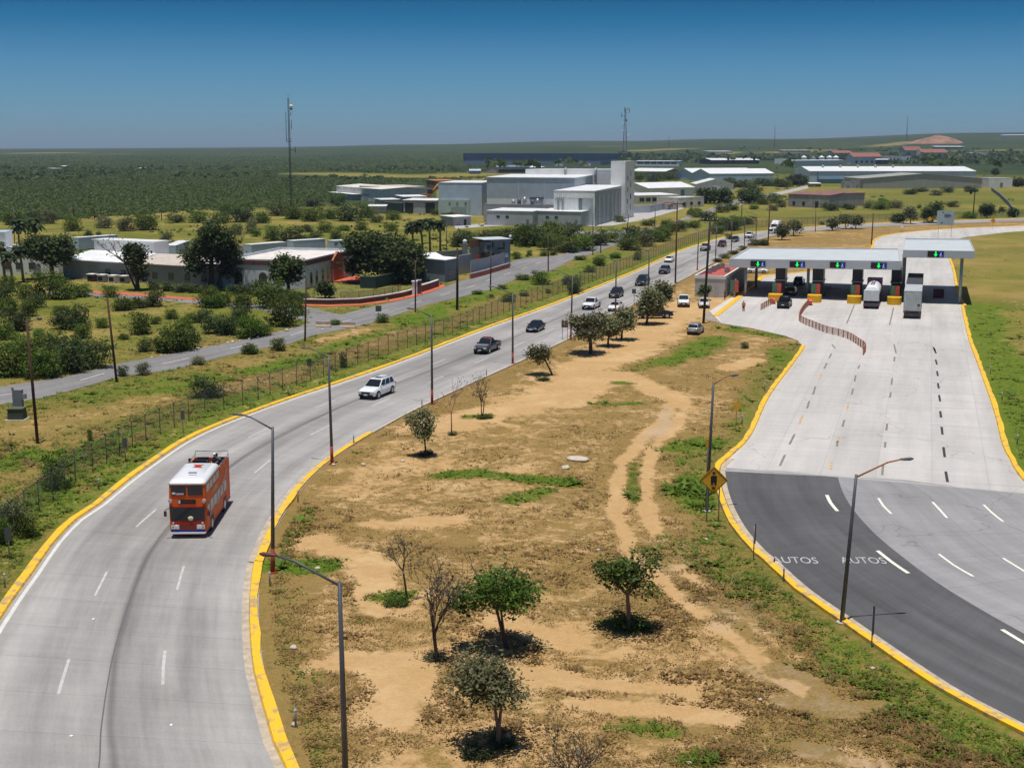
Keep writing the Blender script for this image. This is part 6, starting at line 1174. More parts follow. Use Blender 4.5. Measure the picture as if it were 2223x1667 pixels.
B = G(1356, 360); t = thing('telecom_tower', B, 0, 'red and white lattice telecom tower behind the stair tower', 'tower'); H_ = hz(B, 235); tr_ = M('tower_red', (.20, .085, .07), .6, .1); tw_ = M('tower_grey', (.22, .24, .26), .6, .1)
for k in range(5):
    seg = thing.__class__ and None
    n_ = 6; w0 = 3.4 - k * .6; w1 = 3.4 - (k + 1) * .6; z0 = H_ * k / 5; z1 = H_ * (k + 1) / 5; m_ = MB(); cs = lambda q: [(sx2 * (w0 + (w1 - w0) * q), sy2 * (w0 + (w1 - w0) * q), z0 + (z1 - z0) * q) for sx2, sy2 in ((-1, -1), (1, -1), (1, 1), (-1, 1))]
    for i in range(n_):
        a, b_ = cs(i / n_), cs((i + 1) / n_)
        for j in range(4): m_.tube([a[j], b_[j]], .24, 4, False); m_.tube([a[j], b_[(j + 1) % 4]], .14, 4, False)
    m_.build('lattice_section', tr_ if k % 2 == 0 else tw_, t)
for (x, z, r_) in ((3.2, .93, 1.2), (1.2, .79, 1.5), (-2.6, .72, 1.0), (-3.2, .60, 1.0), (4.2, .52, 1.3)): MB().sphere((x, -1.5, H_ * z), r_, 8, 6, (1, .6, 1)).build('dish', white_wall if z != .79 else mm, t)
for (x, z) in ((-5, .88), (5.5, .96), (3.4, .97), (-1, .97)): MB().tube([(x, 0, H_ * z - 3), (x, 0, H_ * z + 3)], .4, 5).build('antenna_panel', mm, t)
for (x, z) in ((-5, .86), (5.5, .93)): MB().tube([(0, 0, H_ * z), (x, 0, H_ * z)], .2, 5).build('bracket', mm, t)
for (bx, by, tx, ty, lb) in ((1681, 322, 1683, 272, 'faint thin lattice mast on the skyline left of the hamlet'), (1968, 306, 1972, 252, 'faint thin lattice mast on the skyline left of the red heap'), (1452, 318, 1453, 296, 'very faint short mast on the middle skyline')):
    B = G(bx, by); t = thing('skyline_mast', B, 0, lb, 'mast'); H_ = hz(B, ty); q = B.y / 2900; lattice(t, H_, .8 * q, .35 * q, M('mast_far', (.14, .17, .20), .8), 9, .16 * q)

# ------------------------------------------------------------------ the long mesh fence beside the main road
wire = M('fence_steel', (.085, .09, .09), .55, .4); mesh_v = Mveil('chain_link', (.13, .15, .12), .28)
FB = crom(GP([(-40,1222),(13.6,1174),(72,1123),(133,1075),(164,1046),(195,1030.5),(283.4,976),(345,943.7),(433,905.8),(522,881),(552,872),(608,849),(685.6,824.4),(760,799),(904,749),(997.6,719),(1037,703),(1130.5,667.5),(1239,629.5),(1334,594),(1442.5,551.5),(1517,523),(1583,503),(1655,494),(1760,488),(1890,481),(2017,477),(2223,469)]), 1.5)
def run_fence(name, label, P, step, h, arm=True, r=.035, nmax=100, matp=wire, veil=mesh_v):
    s = np.r_[0, np.cumsum([(P[i + 1] - P[i]).length for i in range(len(P) - 1)])]; A = np.array([list(p) for p in P]); O = P[0]; t = thing(name, O, 0, label, 'fence')
    xs = np.arange(0, s[-1], step); rest = MB(); L_ = [p - O for p in P]
    for k, x in enumerate(xs):
        q = Vector([np.interp(x, s, A[:, c]) for c in range(3)]) - O; q2 = Vector([np.interp(x + .5, s, A[:, c]) for c in range(3)]) - O; n_ = (q2 - q); n_ = Vector((-n_.y, n_.x, 0)); n_ = n_.normalized() if n_.length > 1e-6 else Vector((0, 1, 0))
        m_ = MB() if k < nmax else rest
        m_.tube([q - Vector((0, 0, .1)), q + Vector((0, 0, h))], r, 6)
        if arm:
            for s_ in (-1, 1): m_.tube([q + Vector((0, 0, h)), q + n_ * .28 * s_ + Vector((0, 0, h + .32))], r * .7, 5)
        if k < nmax: m_.build('post', matp, t)
    if rest.v: tag(rest.build('post', matp, t), kind='stuff')
    mb = MB()
    for z in (h - .03,) + ((h * .5,) if not arm else ()): mb.tube([p + Vector((0, 0, z)) for p in L_], .024, 5, False)
    mb.build('top_rail', matp, t)
    if arm:
        mb = MB()
        for dz in (.12, .3): mb.tube([p + Vector((0, 0, h + dz)) for p in L_], .012, 4, False)
        mb.build('barbed_wire', matp, t)
    mb = MB(); mb.add([q for p in L_ for q in ((p.x, p.y, .05), (p.x, p.y, h - .03))], [(2 * i, 2 * i + 2, 2 * i + 3, 2 * i + 1) for i in range(len(L_) - 1)]); mb.build('wire_mesh', veil, t); return t
run_fence('chain_link_fence', 'long chain link fence with barbed wire arms along the main road', FB, 3.0, 2.35)
run_fence('lawn_fence', 'thin rusty post fence on the lawn behind the curved garden wall', crom(GP([(740, 652), (790, 650), (840, 643), (872, 634)]), 2), 3.2, 1.5, False, .05, 100, lamp_red)

# ------------------------------------------------------------------ road signs and small kerb posts
sgrey = M('sign_back_grey', (.11, .12, .12), .5, .4); sy = M('sign_yellow', (.72, .38, .02), .5); sblk = M('sign_black', (.015, .015, .015), .5); post_g = M('post_grey', (.28, .29, .29), .5, .4)
def sign(px, label, w_, h_, z, board, rz=0.0, posts=1, name='road_sign', diamond=False, extra=None, cat='road sign', pm=None, group=None):
    B = G(*px); t = thing(name, B, rz, label, cat, group)
    for k in range(posts):
        x = 0 if posts == 1 else (-.38 + .76 * k) * w_; MB().tube([(x, .04, -.1), (x, .04, z + h_ * (.4 if not diamond else .3))], .04, 6).build('post', pm or post_g, t)
    if diamond:
        r_ = w_ / 2 * 1.414; b_ = MB().prism([(0, -r_), (r_, 0), (0, r_), (-r_, 0)], -.02, .02, Matrix(((1, 0, 0, 0), (0, 0, 1, -.02), (0, 1, 0, z), (0, 0, 0, 1)))).build('board', board, t)
    else: b_ = MB().span(-w_ / 2, w_ / 2, -.04, 0, z - h_ / 2, z + h_ / 2).build('board', board, t)
    if extra: extra(b_, z)
    return t
def merge_symbol(b_, z):
    m_ = MB(); m_.span(-.21, .21, -.06, -.045, z - .20, z + .30); m_.span(-.17, -.07, -.06, -.045, z - .36, z - .20); m_.span(.07, .17, -.06, -.045, z - .36, z - .20)
    for zc in (z + .52, z - .56): m_.prism([(-.13, 0), (0, -.11), (.13, 0), (0, .11)], -.015, .015, Matrix(((1, 0, 0, 0), (0, 0, 1, -.052), (0, 1, 0, zc), (0, 0, 0, 1))))
    m_.build('symbol', sblk, b_)
# the big diamond stands on two legs
def diamond_sign():
    B = G(1547, 1133); t = thing('warning_sign', B, -.05, 'large yellow diamond warning sign with black symbol at the asphalt edge', 'road sign'); z = 3.05; r_ = 1.0
    for x, y2 in ((-.42, 0), (.42, .0)): MB().tube([(x, .08, -.1), (x, .08, z + .3)], .045, 6).build('post', post_g, t)
    b_ = MB().prism([(0, -r_), (r_, 0), (0, r_), (-r_, 0)], -.02, .02, Matrix(((1, 0, 0, 0), (0, 0, 1, -.02), (0, 1, 0, z), (0, 0, 0, 1)))).build('board', sy, t)
    m_ = MB(); rim = [(0, -r_ * .93), (r_ * .93, 0), (0, r_ * .93), (-r_ * .93, 0)]
    merge_symbol(b_, z)
    for i in range(4):
        a, c = rim[i], rim[(i + 1) % 4]; m_.tube([(a[0], -.045, z + a[1]), (c[0], -.045, z + c[1])], .018, 4)
    m_.build('border', sblk, b_)
diamond_sign()
sign((1637, 1215), 'narrow brown sign seen edge-on beside the asphalt lettering', .35, 1.3, 1.75, M('sign_brown', (.10, .05, .03), .6), 1.25, 1, 'road_sign')
sign((1893, 1405), 'plain dark grey post sign at the yellow kerb near the lamp shadow', .10, 1.6, 1.5, M('post_dark', (.07, .07, .075), .6), .3, 1, 'marker_post', cat='post')
sign((1598, 934), 'yellow diamond sign on the grass beside the plaza kerb', .75, .75, 2.3, sy, .35, 1, 'warning_sign', True, None)
sign((1535, 1030), 'small amber sign fixed low behind the grey lamp of the toll road', .45, .7, 2.6, sy, .5, 1, 'warning_sign')
sign((122 / 3.687 - 12, 1215), 'grey sign back on a post at the lower left kerb', .42, .85, 1.7, sgrey, .4); sign((273, 1004), 'grey sign back on a post, middle one along the left kerb', .38, .85, 1.7, sgrey, .5); sign((398, 940), 'grey sign back on a post beside the fence above the bus', .36, .85, 1.7, sgrey, .5)
sign((1226, 738), 'dark red square sign at the trees beside the road lamp', .95, .95, 2.2, M('sign_dark_red', (.13, .05, .05), .6), -.35, 2); sign((1376, 662), 'small grey sign on a post in front of the dark tree', .7, .75, 2.3, sgrey, -.3); sign((822, 691), 'small grey sign at the widening of the side road', .9, .9, 1.5, sgrey, 0); sign((672, 818), 'small grey sign right of the lamp on the left kerb', .5, .8, 1.7, sgrey, .4)
def big_board(b_, z): 
    m_ = MB(); m_.span(-.3, .9, -.075, -.045, z + .2, z + .95); m_.span(-.9, -.6, -.075, -.045, z + 1.25, z + 1.6); m_.span(-1.1, -.7, -.075, -.045, z - 1.5, z - 1.1); m_.prism([(.9, .35), (1.6, .6), (.9, .9)], -.03, 0, Matrix(((1, 0, 0, 0), (0, 0, 1, -.047), (0, 1, 0, z), (0, 0, 0, 1)))); m_.build('markings', M('sign_slate', (.12, .15, .22), .6), b_)
sign((2049, 540), 'large pale blue board on two posts beyond the tall canopy', 4.3, 3.7, 8.0, M('board_pale_blue', (.40, .48, .52), .5), -.15, 2, 'sign_board', False, big_board, 'sign')
sign((2018, 487), 'small yellow diamond sign at the far road bend', 1.3, 1.3, 1.8, sy, -.2, 1, 'warning_sign', True); sign((2155, 497), 'small orange diamond sign on the far right bend', 1.2, 1.2, 2.6, M('sign_orange', (.55, .22, .03)), -.2, 1, 'warning_sign', True); sign((1957, 506), 'small white board on a post beside the far bend', .9, .8, 2.0, white_wall, -.2)
# short grey kerb posts (delineators)
GK = 'short grey kerb posts'
for (x, y) in ((586, 1272), (647, 1090), (768, 966), (916, 885), (1056, 818), (1701, 1262), (642, 1578), (215, 1063), (11, 1275), (626, 858), (1164, 716)):
    t = thing('kerb_post', G(x, y), 0, 'short grey marker post standing at the road kerb', 'post', GK); MB().tube([(0, 0, 0), (0, 0, .95)], .055, 8).build('shaft', post_g, t); MB().tube([(0, 0, .78), (0, 0, .88)], .062, 8).build('reflector', white_line, t)
for (x, y) in ((1660, 849), (1611, 921), (2150, 812), (2175, 870), (2208, 965)):
    t = thing('kerb_post', G(x, y), 0, 'short grey marker post on the grass beside the toll plaza', 'post', 'marker posts by the plaza'); MB().tube([(0, 0, 0), (0, 0, .95)], .06, 8).build('shaft', post_g, t); MB().tube([(0, 0, .78), (0, 0, .88)], .067, 8).build('reflector', white_line, t)
# concrete barriers across the side road, utility box, rubble
for (x, y, lb) in ((702, 711, 'left one of the two concrete barriers closing the side road'), (755, 712.5, 'right one of the two concrete barriers closing the side road')):
    t = thing('concrete_barrier', G(x, y), -.04, lb, 'barrier'); MB().loft([[(sx2, -.35, 0), (sx2, .35, 0), (sx2, .3, .25), (sx2, .12, .45), (sx2, .1, .9), (sx2, -.1, .9), (sx2, -.12, .45), (sx2, -.3, .25)][::-1] for sx2 in (-1.1, 1.1)]).build('body', M('barrier_tan', (.46, .36, .27), .9, 0, .2, 1.5), t); MB().span(-.3, .3, -.36, .36, 0, .08).build('drain_slot', dark_void, t)
t = thing('utility_cabinet', G(41, 895), 0, 'tall grey electric cabinet at the left edge of the side road', 'cabinet'); MB().span(-.45, .45, -.3, .3, .1, 2.3).build('casing', dark_wall, t); MB().span(.45, .85, -.25, .1, 1.4, 1.9).build('meter_box', steel, t); MB().span(-.5, .5, -.35, .35, 0, .1).build('plinth', conc, t); MB().span(-.5, -.3, -.3, -.2, 2.3, 2.55).build('cap', dark_wall, t)
t = thing('transformer_box', G(38, 911), 0, 'squat dark green transformer box in front of the grey cabinet', 'box'); MB().box((0, 0, .62), (1.5, 1.3, 1.0), 0, (.92, .9)).build('casing', M('box_green', (.05, .065, .04), .7, 0, .2), t); MB().box((0, 0, .06), (1.9, 1.7, .12)).build('slab', conc, t); MB().box((0, 0, 1.15), (1.5, 1.3, .08)).build('lid', M('lid_green', (.09, .10, .06), .7), t)
rnd = random.Random(5); stone_m = M('pale_rubble', (.55, .47, .36), .95, 0, .2, 3)
def rock(px, s, label, name='stone', group='pale stones and litter on the ground', mat=stone_m, cat='stone', flat=.5):
    mb = MB(); mb.sphere((0, 0, s * flat * .5), s, 8, 5, (1, .8, flat)); mb.v = [(x * rnd.uniform(.8, 1.2), y * rnd.uniform(.8, 1.2), z * rnd.uniform(.8, 1.2)) for x, y, z in mb.v]
    return tag(mb.build(name, mat, None, G(*px) + Vector((0, 0, .02)), rnd.uniform(0, 3)), label, cat, group)
for (x, y, s) in ((495, 746, .3), (505, 744, .36), (520, 741, .25), (560, 733, .3), (590, 727, .28), (622, 719, .42), (632, 717, .25), (665, 707, .3), (430, 758, .3), (445, 756, .2), (350, 773, .25), (330, 777, .2), (540, 738, .28), (700, 716, .25), (610, 722, .2), (575, 730, .22)): rock((x, y), s, 'pale rubble stone along the far edge of the side road', group='rubble along the side road')
for (x, y, s) in ((724, 1010, .22), (789, 1010, .26), (874, 1003, .26), (690, 1236, .22), (637, 1408, .25), (1228, 1019, .42), (1300, 1195, .16), (1310, 1128, .14), (640, 1575, .2), (1495, 1660, .2), (1650, 1520, .15), (1895, 1452, .15), (62, 1132, .3), (1533, 1172, .14)): rock((x, y), s, 'pale stone or scrap of litter lying on the ground')
t = rock((1255, 997), 1.2, 'flat pale slab of rubble on the bare island', 'rubble_slab', None, stone_m, 'rubble', .08)
litter = M('litter_white', (.82, .82, .80), .6)
for k, ((x, y), lb) in enumerate((((155, 1599), 'small white litter on the left lane near the bottom'), ((372, 1575), 'small white litter on the right lane near the bottom'), ((203, 1345), 'small white litter left of the dark seam'))): rock((x, y), .1, lb, 'litter', None, litter, 'litter', .5)
# ------------------------------------------------------------------ foliage
rng = np.random.default_rng(11)
leaf_green = Mleaf('leaf_green', (.036, .080, .009), (.125, .195, .024), .4); leaf_dark = Mleaf('leaf_dark', (.024, .046, .012), (.095, .130, .034)); leaf_olive = Mleaf('leaf_olive', (.075, .085, .036), (.225, .23, .105)); leaf_scrub = Mleaf('leaf_scrub', (.045, .085, .010), (.155, .215, .030), .35); leaf_grey = Mleaf('leaf_grey', (.06, .06, .045), (.155, .14, .105)); leaf_fresh = Mleaf('leaf_fresh', (.028, .060, .010), (.12, .175, .030), .35); leaf_lime = Mleaf('leaf_lime', (.035, .085, .006), (.11, .19, .014)); leaf_far = Mleaf('leaf_far', (.050, .078, .018), (.098, .122, .032), .35)
bark = M('bark_brown', (.085, .06, .045), .95, 0, .3, 6); bark_pale = M('bark_pale', (.17, .12, .095), .95, 0, .25, 6); bark_paint = M('bark_whitewash', (.34, .17, .13), .9, 0, .2, 4)
def leaves(name, C, size, tint, mat, parent=None, up=0.8, aspect=.62, build=True):
    """one mesh of many small leaf-clump faces at the points C"""
    n = len(C); N = rng.normal(size=(n, 3)); N[:, 2] = np.abs(N[:, 2]) + up; N /= np.linalg.norm(N, axis=1)[:, None]
    T = np.cross(N, rng.normal(size=(n, 3))); T /= np.linalg.norm(T, axis=1)[:, None] + 1e-9; B_ = np.cross(N, T); s = (size * rng.uniform(.6, 1.35, n))[:, None]
    V = np.stack([C - T * s, C + B_ * s * aspect + N * s * .18, C + T * s, C - B_ * s * aspect + N * s * .18], 1).reshape(-1, 3)
    me = D.meshes.new(name); me.vertices.add(4 * n); me.vertices.foreach_set('co', V.astype(np.float32).ravel()); me.loops.add(4 * n); me.loops.foreach_set('vertex_index', np.arange(4 * n, dtype=np.int32)); me.polygons.add(n); me.polygons.foreach_set('loop_start', np.arange(n, dtype=np.int32) * 4); me.update(calc_edges=True)
    a = me.attributes.new('tint', 'FLOAT', 'FACE'); a.data.foreach_set('value', np.clip(tint, 0, 1).astype(np.float32)); me.materials.append(mat)
    if not build: return me
    o = D.objects.new(name, me); COL.objects.link(o); 
    if parent is not None: o.parent = parent
    return o
def clumps(blobs, k, per, rad, shell=.55):
    """leaf points in clumps spread through the given ellipsoids (cx,cy,cz,rx,ry,rz)"""
    pts = []; tn = []; w_ = np.array([b_[3] * b_[4] * b_[5] for b_ in blobs]) ** .67; w_ /= w_.sum()
    for b_, q in zip(blobs, w_):
        m_ = max(3, int(round(k * q))); d = rng.normal(size=(m_, 3)); d /= np.linalg.norm(d, axis=1)[:, None]; r = rng.uniform(shell, 1, m_) ** .6
        c = np.array(b_[:3]) + d * r[:, None] * np.array(b_[3:6])
        for p in c:
            nn = rng.integers(int(per * .6), int(per * 1.4) + 1); x = p + rng.normal(size=(nn, 3)) * rad * np.array([1, 1, .7]); pts.append(x); tn.append(np.clip(rng.uniform(.1, .9) + rng.normal(size=nn) * .2, 0, 1))
    return np.vstack(pts), np.concatenate(tn)
def branches(mb, base, tip, r0, depth, rg, spread=.5, kids=3, wig=.12, rmin=.012):
    base = Vector(base); tip = Vector(tip); L_ = (tip - base).length; n = 4; pts = [base.lerp(tip, i / n) + Vector((rg.uniform(-1, 1), rg.uniform(-1, 1), rg.uniform(-.5, .5))) * L_ * wig * (0 if i in (0,) else i / n) for i in range(n + 1)]
    mb.tube(pts, [max(rmin, r0 * (1 - .62 * i / n)) for i in range(n + 1)], 6 if r0 > .04 else 4, False); ends = [pts[-1]]
    if depth > 0:
        for k in range(kids):
            f = rg.uniform(.45, .95); i = min(n - 1, int(f * n)); p = pts[i].lerp(pts[i + 1], f * n - i); d_ = (tip - base).normalized(); v = Vector((rg.uniform(-1, 1), rg.uniform(-1, 1), rg.uniform(-.15, .9))); d2 = (d_ * (1 - spread) + v.normalized() * spread).normalized()
            ends += branches(mb, p, p + d2 * L_ * rg.uniform(.45, .75), max(rmin, r0 * .5), depth - 1, rg, spread, kids, wig, rmin)
    return ends
def px_tree(name, label, base, crown, leafm, dens=1.0, leaf=.13, cl=.32, bare=False, trunks=1, group=None, barkm=bark, lobes=6, seed=1, cat='tree', r0=.11, fork=.42, kids=3, tilt=0.0, lime=None):
    """tree whose foot stands at pixel `base` and whose crown fills the pixel box (x0, y0, x1, y1)"""
    rg = random.Random(seed); B = G(*base); x0, y0, x1, y1 = crown; d_ = ray(*base).y; k = B.y / d_   # metres per normalised unit at this distance
    m = k / F; cxm = ((x0 + x1) / 2 - base[0]) * m; wm = (x1 - x0) * m; zt = hz(B, y0); zb = hz(B, y1); zb = max(zb, .25); t = thing(name, B, 0, label, cat, group)
    c = Vector((cxm, 0, (zt + zb) / 2)); hr_ = (zt - zb) / 2; wr = wm / 2
    mb = MB(); ends = []
    for j in range(trunks):
        fk = Vector((cxm * .55 + (rg.uniform(-.25, .25) * wr if trunks > 1 else 0), rg.uniform(-.2, .2) * wr * .5, max(zb * .9, zt * fork)))
        b0 = Vector((rg.uniform(-.12, .12) if trunks > 1 else 0, 0, -.1)); mb.tube([b0, b0.lerp(fk, .5) + Vector((rg.uniform(-.06, .06), 0, 0)), fk], [r0 * 1.25, r0, r0 * .8], 8, False)
        for q in range(kids + 1):
            a = 2 * math.pi * (q / (kids + 1)) + rg.uniform(0, 1); tip = c + Vector((math.cos(a) * wr * rg.uniform(.5, .85), math.sin(a) * wr * rg.uniform(.4, .75), hr_ * rg.uniform(-.1, .85))); ends += branches(mb, fk, tip if bare else fk.lerp(tip, .8), r0 * .6, 2 if bare else 1, rg, .5, 3 if bare else 2, .1, .010 if bare else .014)
    mb.build('trunk', barkm, t)
    if bare:
        E_ = np.array([list(e) for e in ends]); P = np.vstack([E_ + rng.normal(size=E_.shape) * .16 for _ in range(max(1, int(2 * dens)))]); leaves('crown', P, leaf, rng.uniform(0, 1, len(P)), leafm, t)
    else:
        blobs = [(c.x, c.y, c.z, wr * .55, wr * .55, hr_ * .62)]
        for q in range(lobes):
            a = 2 * math.pi * q / lobes + rg.uniform(-.4, .4); u = rg.uniform(.45, .62); zz = rg.uniform(-.5, .5); blobs.append((c.x + math.cos(a) * wr * u, c.y + math.sin(a) * wr * u, c.z + zz * hr_, wr * rg.uniform(.28, .42), wr * rg.uniform(.28, .42), hr_ * rg.uniform(.32, .5)))
        P, tn = clumps(blobs, int(80 * dens), 34, cl); leaves('crown', P, leaf * .82, tn, leafm, t)
        if lime is not None:
            P, tn = clumps([lime_ for lime_ in [(c.x - wr * .75, c.y - .3, c.z - hr_ * .35, wr * .22, wr * .3, hr_ * .22)]], 9, 22, cl * .8); leaves('crown', P, leaf, tn, lime, t)
    return t
GI = 'young trees on the bare island'
px_tree('island_tree', 'bright green spreading tree with four stems in the middle foreground', (1100, 1408), (982, 1208, 1188, 1350), leaf_green, 1.35, .14, .33, trunks=3, group=GI, seed=3, r0=.075, lime=leaf_lime, barkm=bark)
px_tree('island_tree', 'dark green upright tree on a single trunk at the foreground track', (1364, 1366), (1284, 1184, 1430, 1302), leaf_fresh, .85, .14, .30, group=GI, seed=8, r0=.12, lobes=7, barkm=bark_pale)
px_tree('island_tree', 'grey-green olive-like tree nearest the bottom edge', (1079, 1622), (974, 1408, 1146, 1562), leaf_olive, 1.3, .12, .34, trunks=2, group=GI, seed=5, r0=.08, barkm=bark_pale)
px_tree('bare_tree', 'leafless grey-brown sapling left of the bright green tree', (884, 1302), (830, 1160, 908, 1246), leaf_grey, 1.0, .085, .2, True, group=GI, seed=12, r0=.06, fork=.45)
px_tree('bare_tree', 'half bare many-stemmed sapling between the bright green and olive trees', (947, 1437), (912, 1266, 992, 1370), leaf_grey, 1.3, .09, .2, True, 3, group=GI, seed=14, r0=.06, fork=.35)
px_tree('island_tree', 'small round dark olive tree beside the curve of the main road', (925, 990), (884, 880, 950, 962), leaf_olive, .9, .13, .26, group=GI, seed=20, r0=.07, barkm=bark)
px_tree('bare_tree', 'bare sapling with reddish trunk right of the small round tree', (980, 942), (950, 836, 1010, 910), leaf_grey, .9, .08, .2, True, group=GI, seed=21, r0=.055, barkm=bark_paint); px_tree('bare_tree', 'bare sapling farther along the road, before the leaning tree', (1048, 908), (1024, 828, 1066, 888), leaf_grey, 1.2, .09, .2, True, 2, group=GI, seed=22, r0=.05)
px_tree('island_tree', 'thin leaning olive tree at the roadside by the dirt track', (1200, 815), (1143, 745, 1202, 797), leaf_olive, .7, .17, .32, group=GI, seed=23, r0=.10, barkm=bark)
GR = 'roadside trees by the dirt car park'
px_tree('roadside_tree', 'broad dull green tree, front one of the roadside group', (1283, 768), (1228, 676, 1322, 745), leaf_olive, 1.2, .24, .5, trunks=2, group=GR, seed=30, r0=.16, lobes=7); px_tree('roadside_tree', 'dull green tree in the middle of the roadside group', (1320, 752), (1296, 678, 1350, 738), leaf_olive, .8, .24, .45, group=GR, seed=31, r0=.13); px_tree('roadside_tree', 'dull green tree at the back of the roadside group', (1349, 738), (1326, 668, 1382, 726), leaf_olive, .8, .24, .45, group=GR, seed=32, r0=.13)
px_tree('roadside_tree', 'dark upright tree shading the black parked SUV', (1403, 704), (1384, 614, 1442, 700), leaf_olive, 1.1, .27, .5, group=GR, seed=33, r0=.16, lobes=8); px_tree('roadside_tree', 'smaller dark tree behind the one shading the black SUV', (1438, 678), (1420, 606, 1458, 668), leaf_olive, .7, .27, .45, group=GR, seed=34, r0=.14); px_tree('small_tree', 'small dark tree in front of the toll office wall', (1533, 652), (1516, 618, 1544, 644), leaf_dark, .35, .24, .35, group=None, seed=36, r0=.07)
px_tree('bare_tree', 'bare grey twiggy bush cut by the bottom edge', (1250, 1712), (1184, 1606, 1326, 1712), leaf_grey, .35, .07, .2, True, 3, group=GI, seed=40, r0=.05, fork=.2, kids=4)
GB = 'large trees around the white hall'
px_tree('hall_tree', 'broad green tree left of the hall wing among the palms', (115, 606), (54, 500, 168, 590), leaf_dark, 2.6, .42, .8, group=GB, seed=50, r0=.45, lobes=8)
px_tree('hall_tree', 'narrow broken tree with dead grey branches before the wing', (299, 630), (274, 518, 322, 612), leaf_dark, 1.3, .36, .6, group=GB, seed=51, r0=.35, lobes=6); px_tree('bare_tree', 'bare dead boughs spreading left of the narrow broken tree', (296, 628), (214, 522, 290, 580), leaf_grey, .3, .22, .3, True, group=GB, seed=52, r0=.18, fork=.55)
px_tree('hall_tree', 'tall ragged dark tree in front of the hall wing', (458, 628), (397, 470, 530, 604), leaf_dark, 2.4, .42, .8, group=GB, seed=53, r0=.5, lobes=10); px_tree('bare_tree', 'grey dead crown mixed into the tall ragged tree', (470, 627), (468, 478, 540, 590), leaf_grey, .9, .3, .3, True, group=GB, seed=54, r0=.2, fork=.4)
px_tree('hall_tree', 'dark tree standing before the arched front of the hall', (627, 640), (586, 550, 662, 622), leaf_dark, 1.8, .36, .6, group=GB, seed=55, r0=.32, lobes=7); px_tree('hall_tree', 'very large round dense tree right of the hall entrance', (846, 612), (744, 502, 932, 612), leaf_dark, 4.2, .5, .95, trunks=2, group=GB, seed=56, r0=.5, lobes=12, fork=.3)
px_tree('yard_bush', 'single small dark tree on the lawn before the hall entrance', (706, 648), (690, 611, 725, 640), leaf_dark, .6, .28, .5, group=GB, seed=57, r0=.12)
GM_ = 'small trees on the far median'
for k, (bx, by, x0, y0, x1, y1, lb) in enumerate(((1697, 521, 1686, 487, 1710, 513, 'small tree right beside the white lorry'), (1722, 512, 1710, 477, 1738, 500, 'small tree on two trunks right of the white lorry'), (1807, 501, 1799, 476, 1815, 493, 'smallest lollipop tree on the far median'), (1837, 497, 1818, 468, 1848, 487, 'flat topped tree, left one of the pair on the far median'), (1857, 497, 1848, 470, 1870, 488, 'flat topped tree, right one of the pair on the far median'), (1977, 486, 1958, 446, 1990, 478, 'grey-green tree left of the pale blue board'), (2016, 484, 1996, 436, 2050, 478, 'large dark tree behind the pale blue board'), (2142, 474, 2126, 440, 2160, 470, 'dark tree right of the transformer pole'), (2198, 472, 2190, 448, 2206, 470, 'dark tree at the end of the slanting wall'), (1951, 484, 1938, 466, 1962, 482, 'low dark tree left of the grey-green one'))):
    px_tree('median_tree', lb, (bx, by), (x0, y0, x1, y1), leaf_olive if k < 6 else leaf_dark, .5 + (.5 if k == 6 else 0), .42, .7, group=GM_, seed=60 + k, r0=.16)
GD = 'dark round trees by the site offices'
for k, (bx, by, x0, y0, x1, y1, lb) in enumerate(((1543, 442, 1512, 407, 1560, 440, 'dark round tree, left one by the flat roofed office'), (1566, 441, 1546, 408, 1588, 438, 'dark round tree, right one by the flat roofed office'), (1626, 442, 1602, 412, 1652, 440, 'dark round tree where the side road meets the dirt lane'), (1733, 402, 1700, 378, 1752, 402, 'dark tree mass left of the huge white warehouse'), (2168, 407, 2150, 390, 2176, 407, 'dark bushy tree in front of the white flat cabin'), (2212, 406, 2200, 386, 2222, 406, 'dark tree right of the white flat cabin'), (2160, 380, 2156, 366, 2166, 380, 'single small tree above the white flat cabin'))):
    px_tree('round_tree', lb, (bx, by), (x0, y0, x1, y1), leaf_dark, .9, .75, 1.2, group=GD, seed=80 + k, r0=.3, fork=.25)
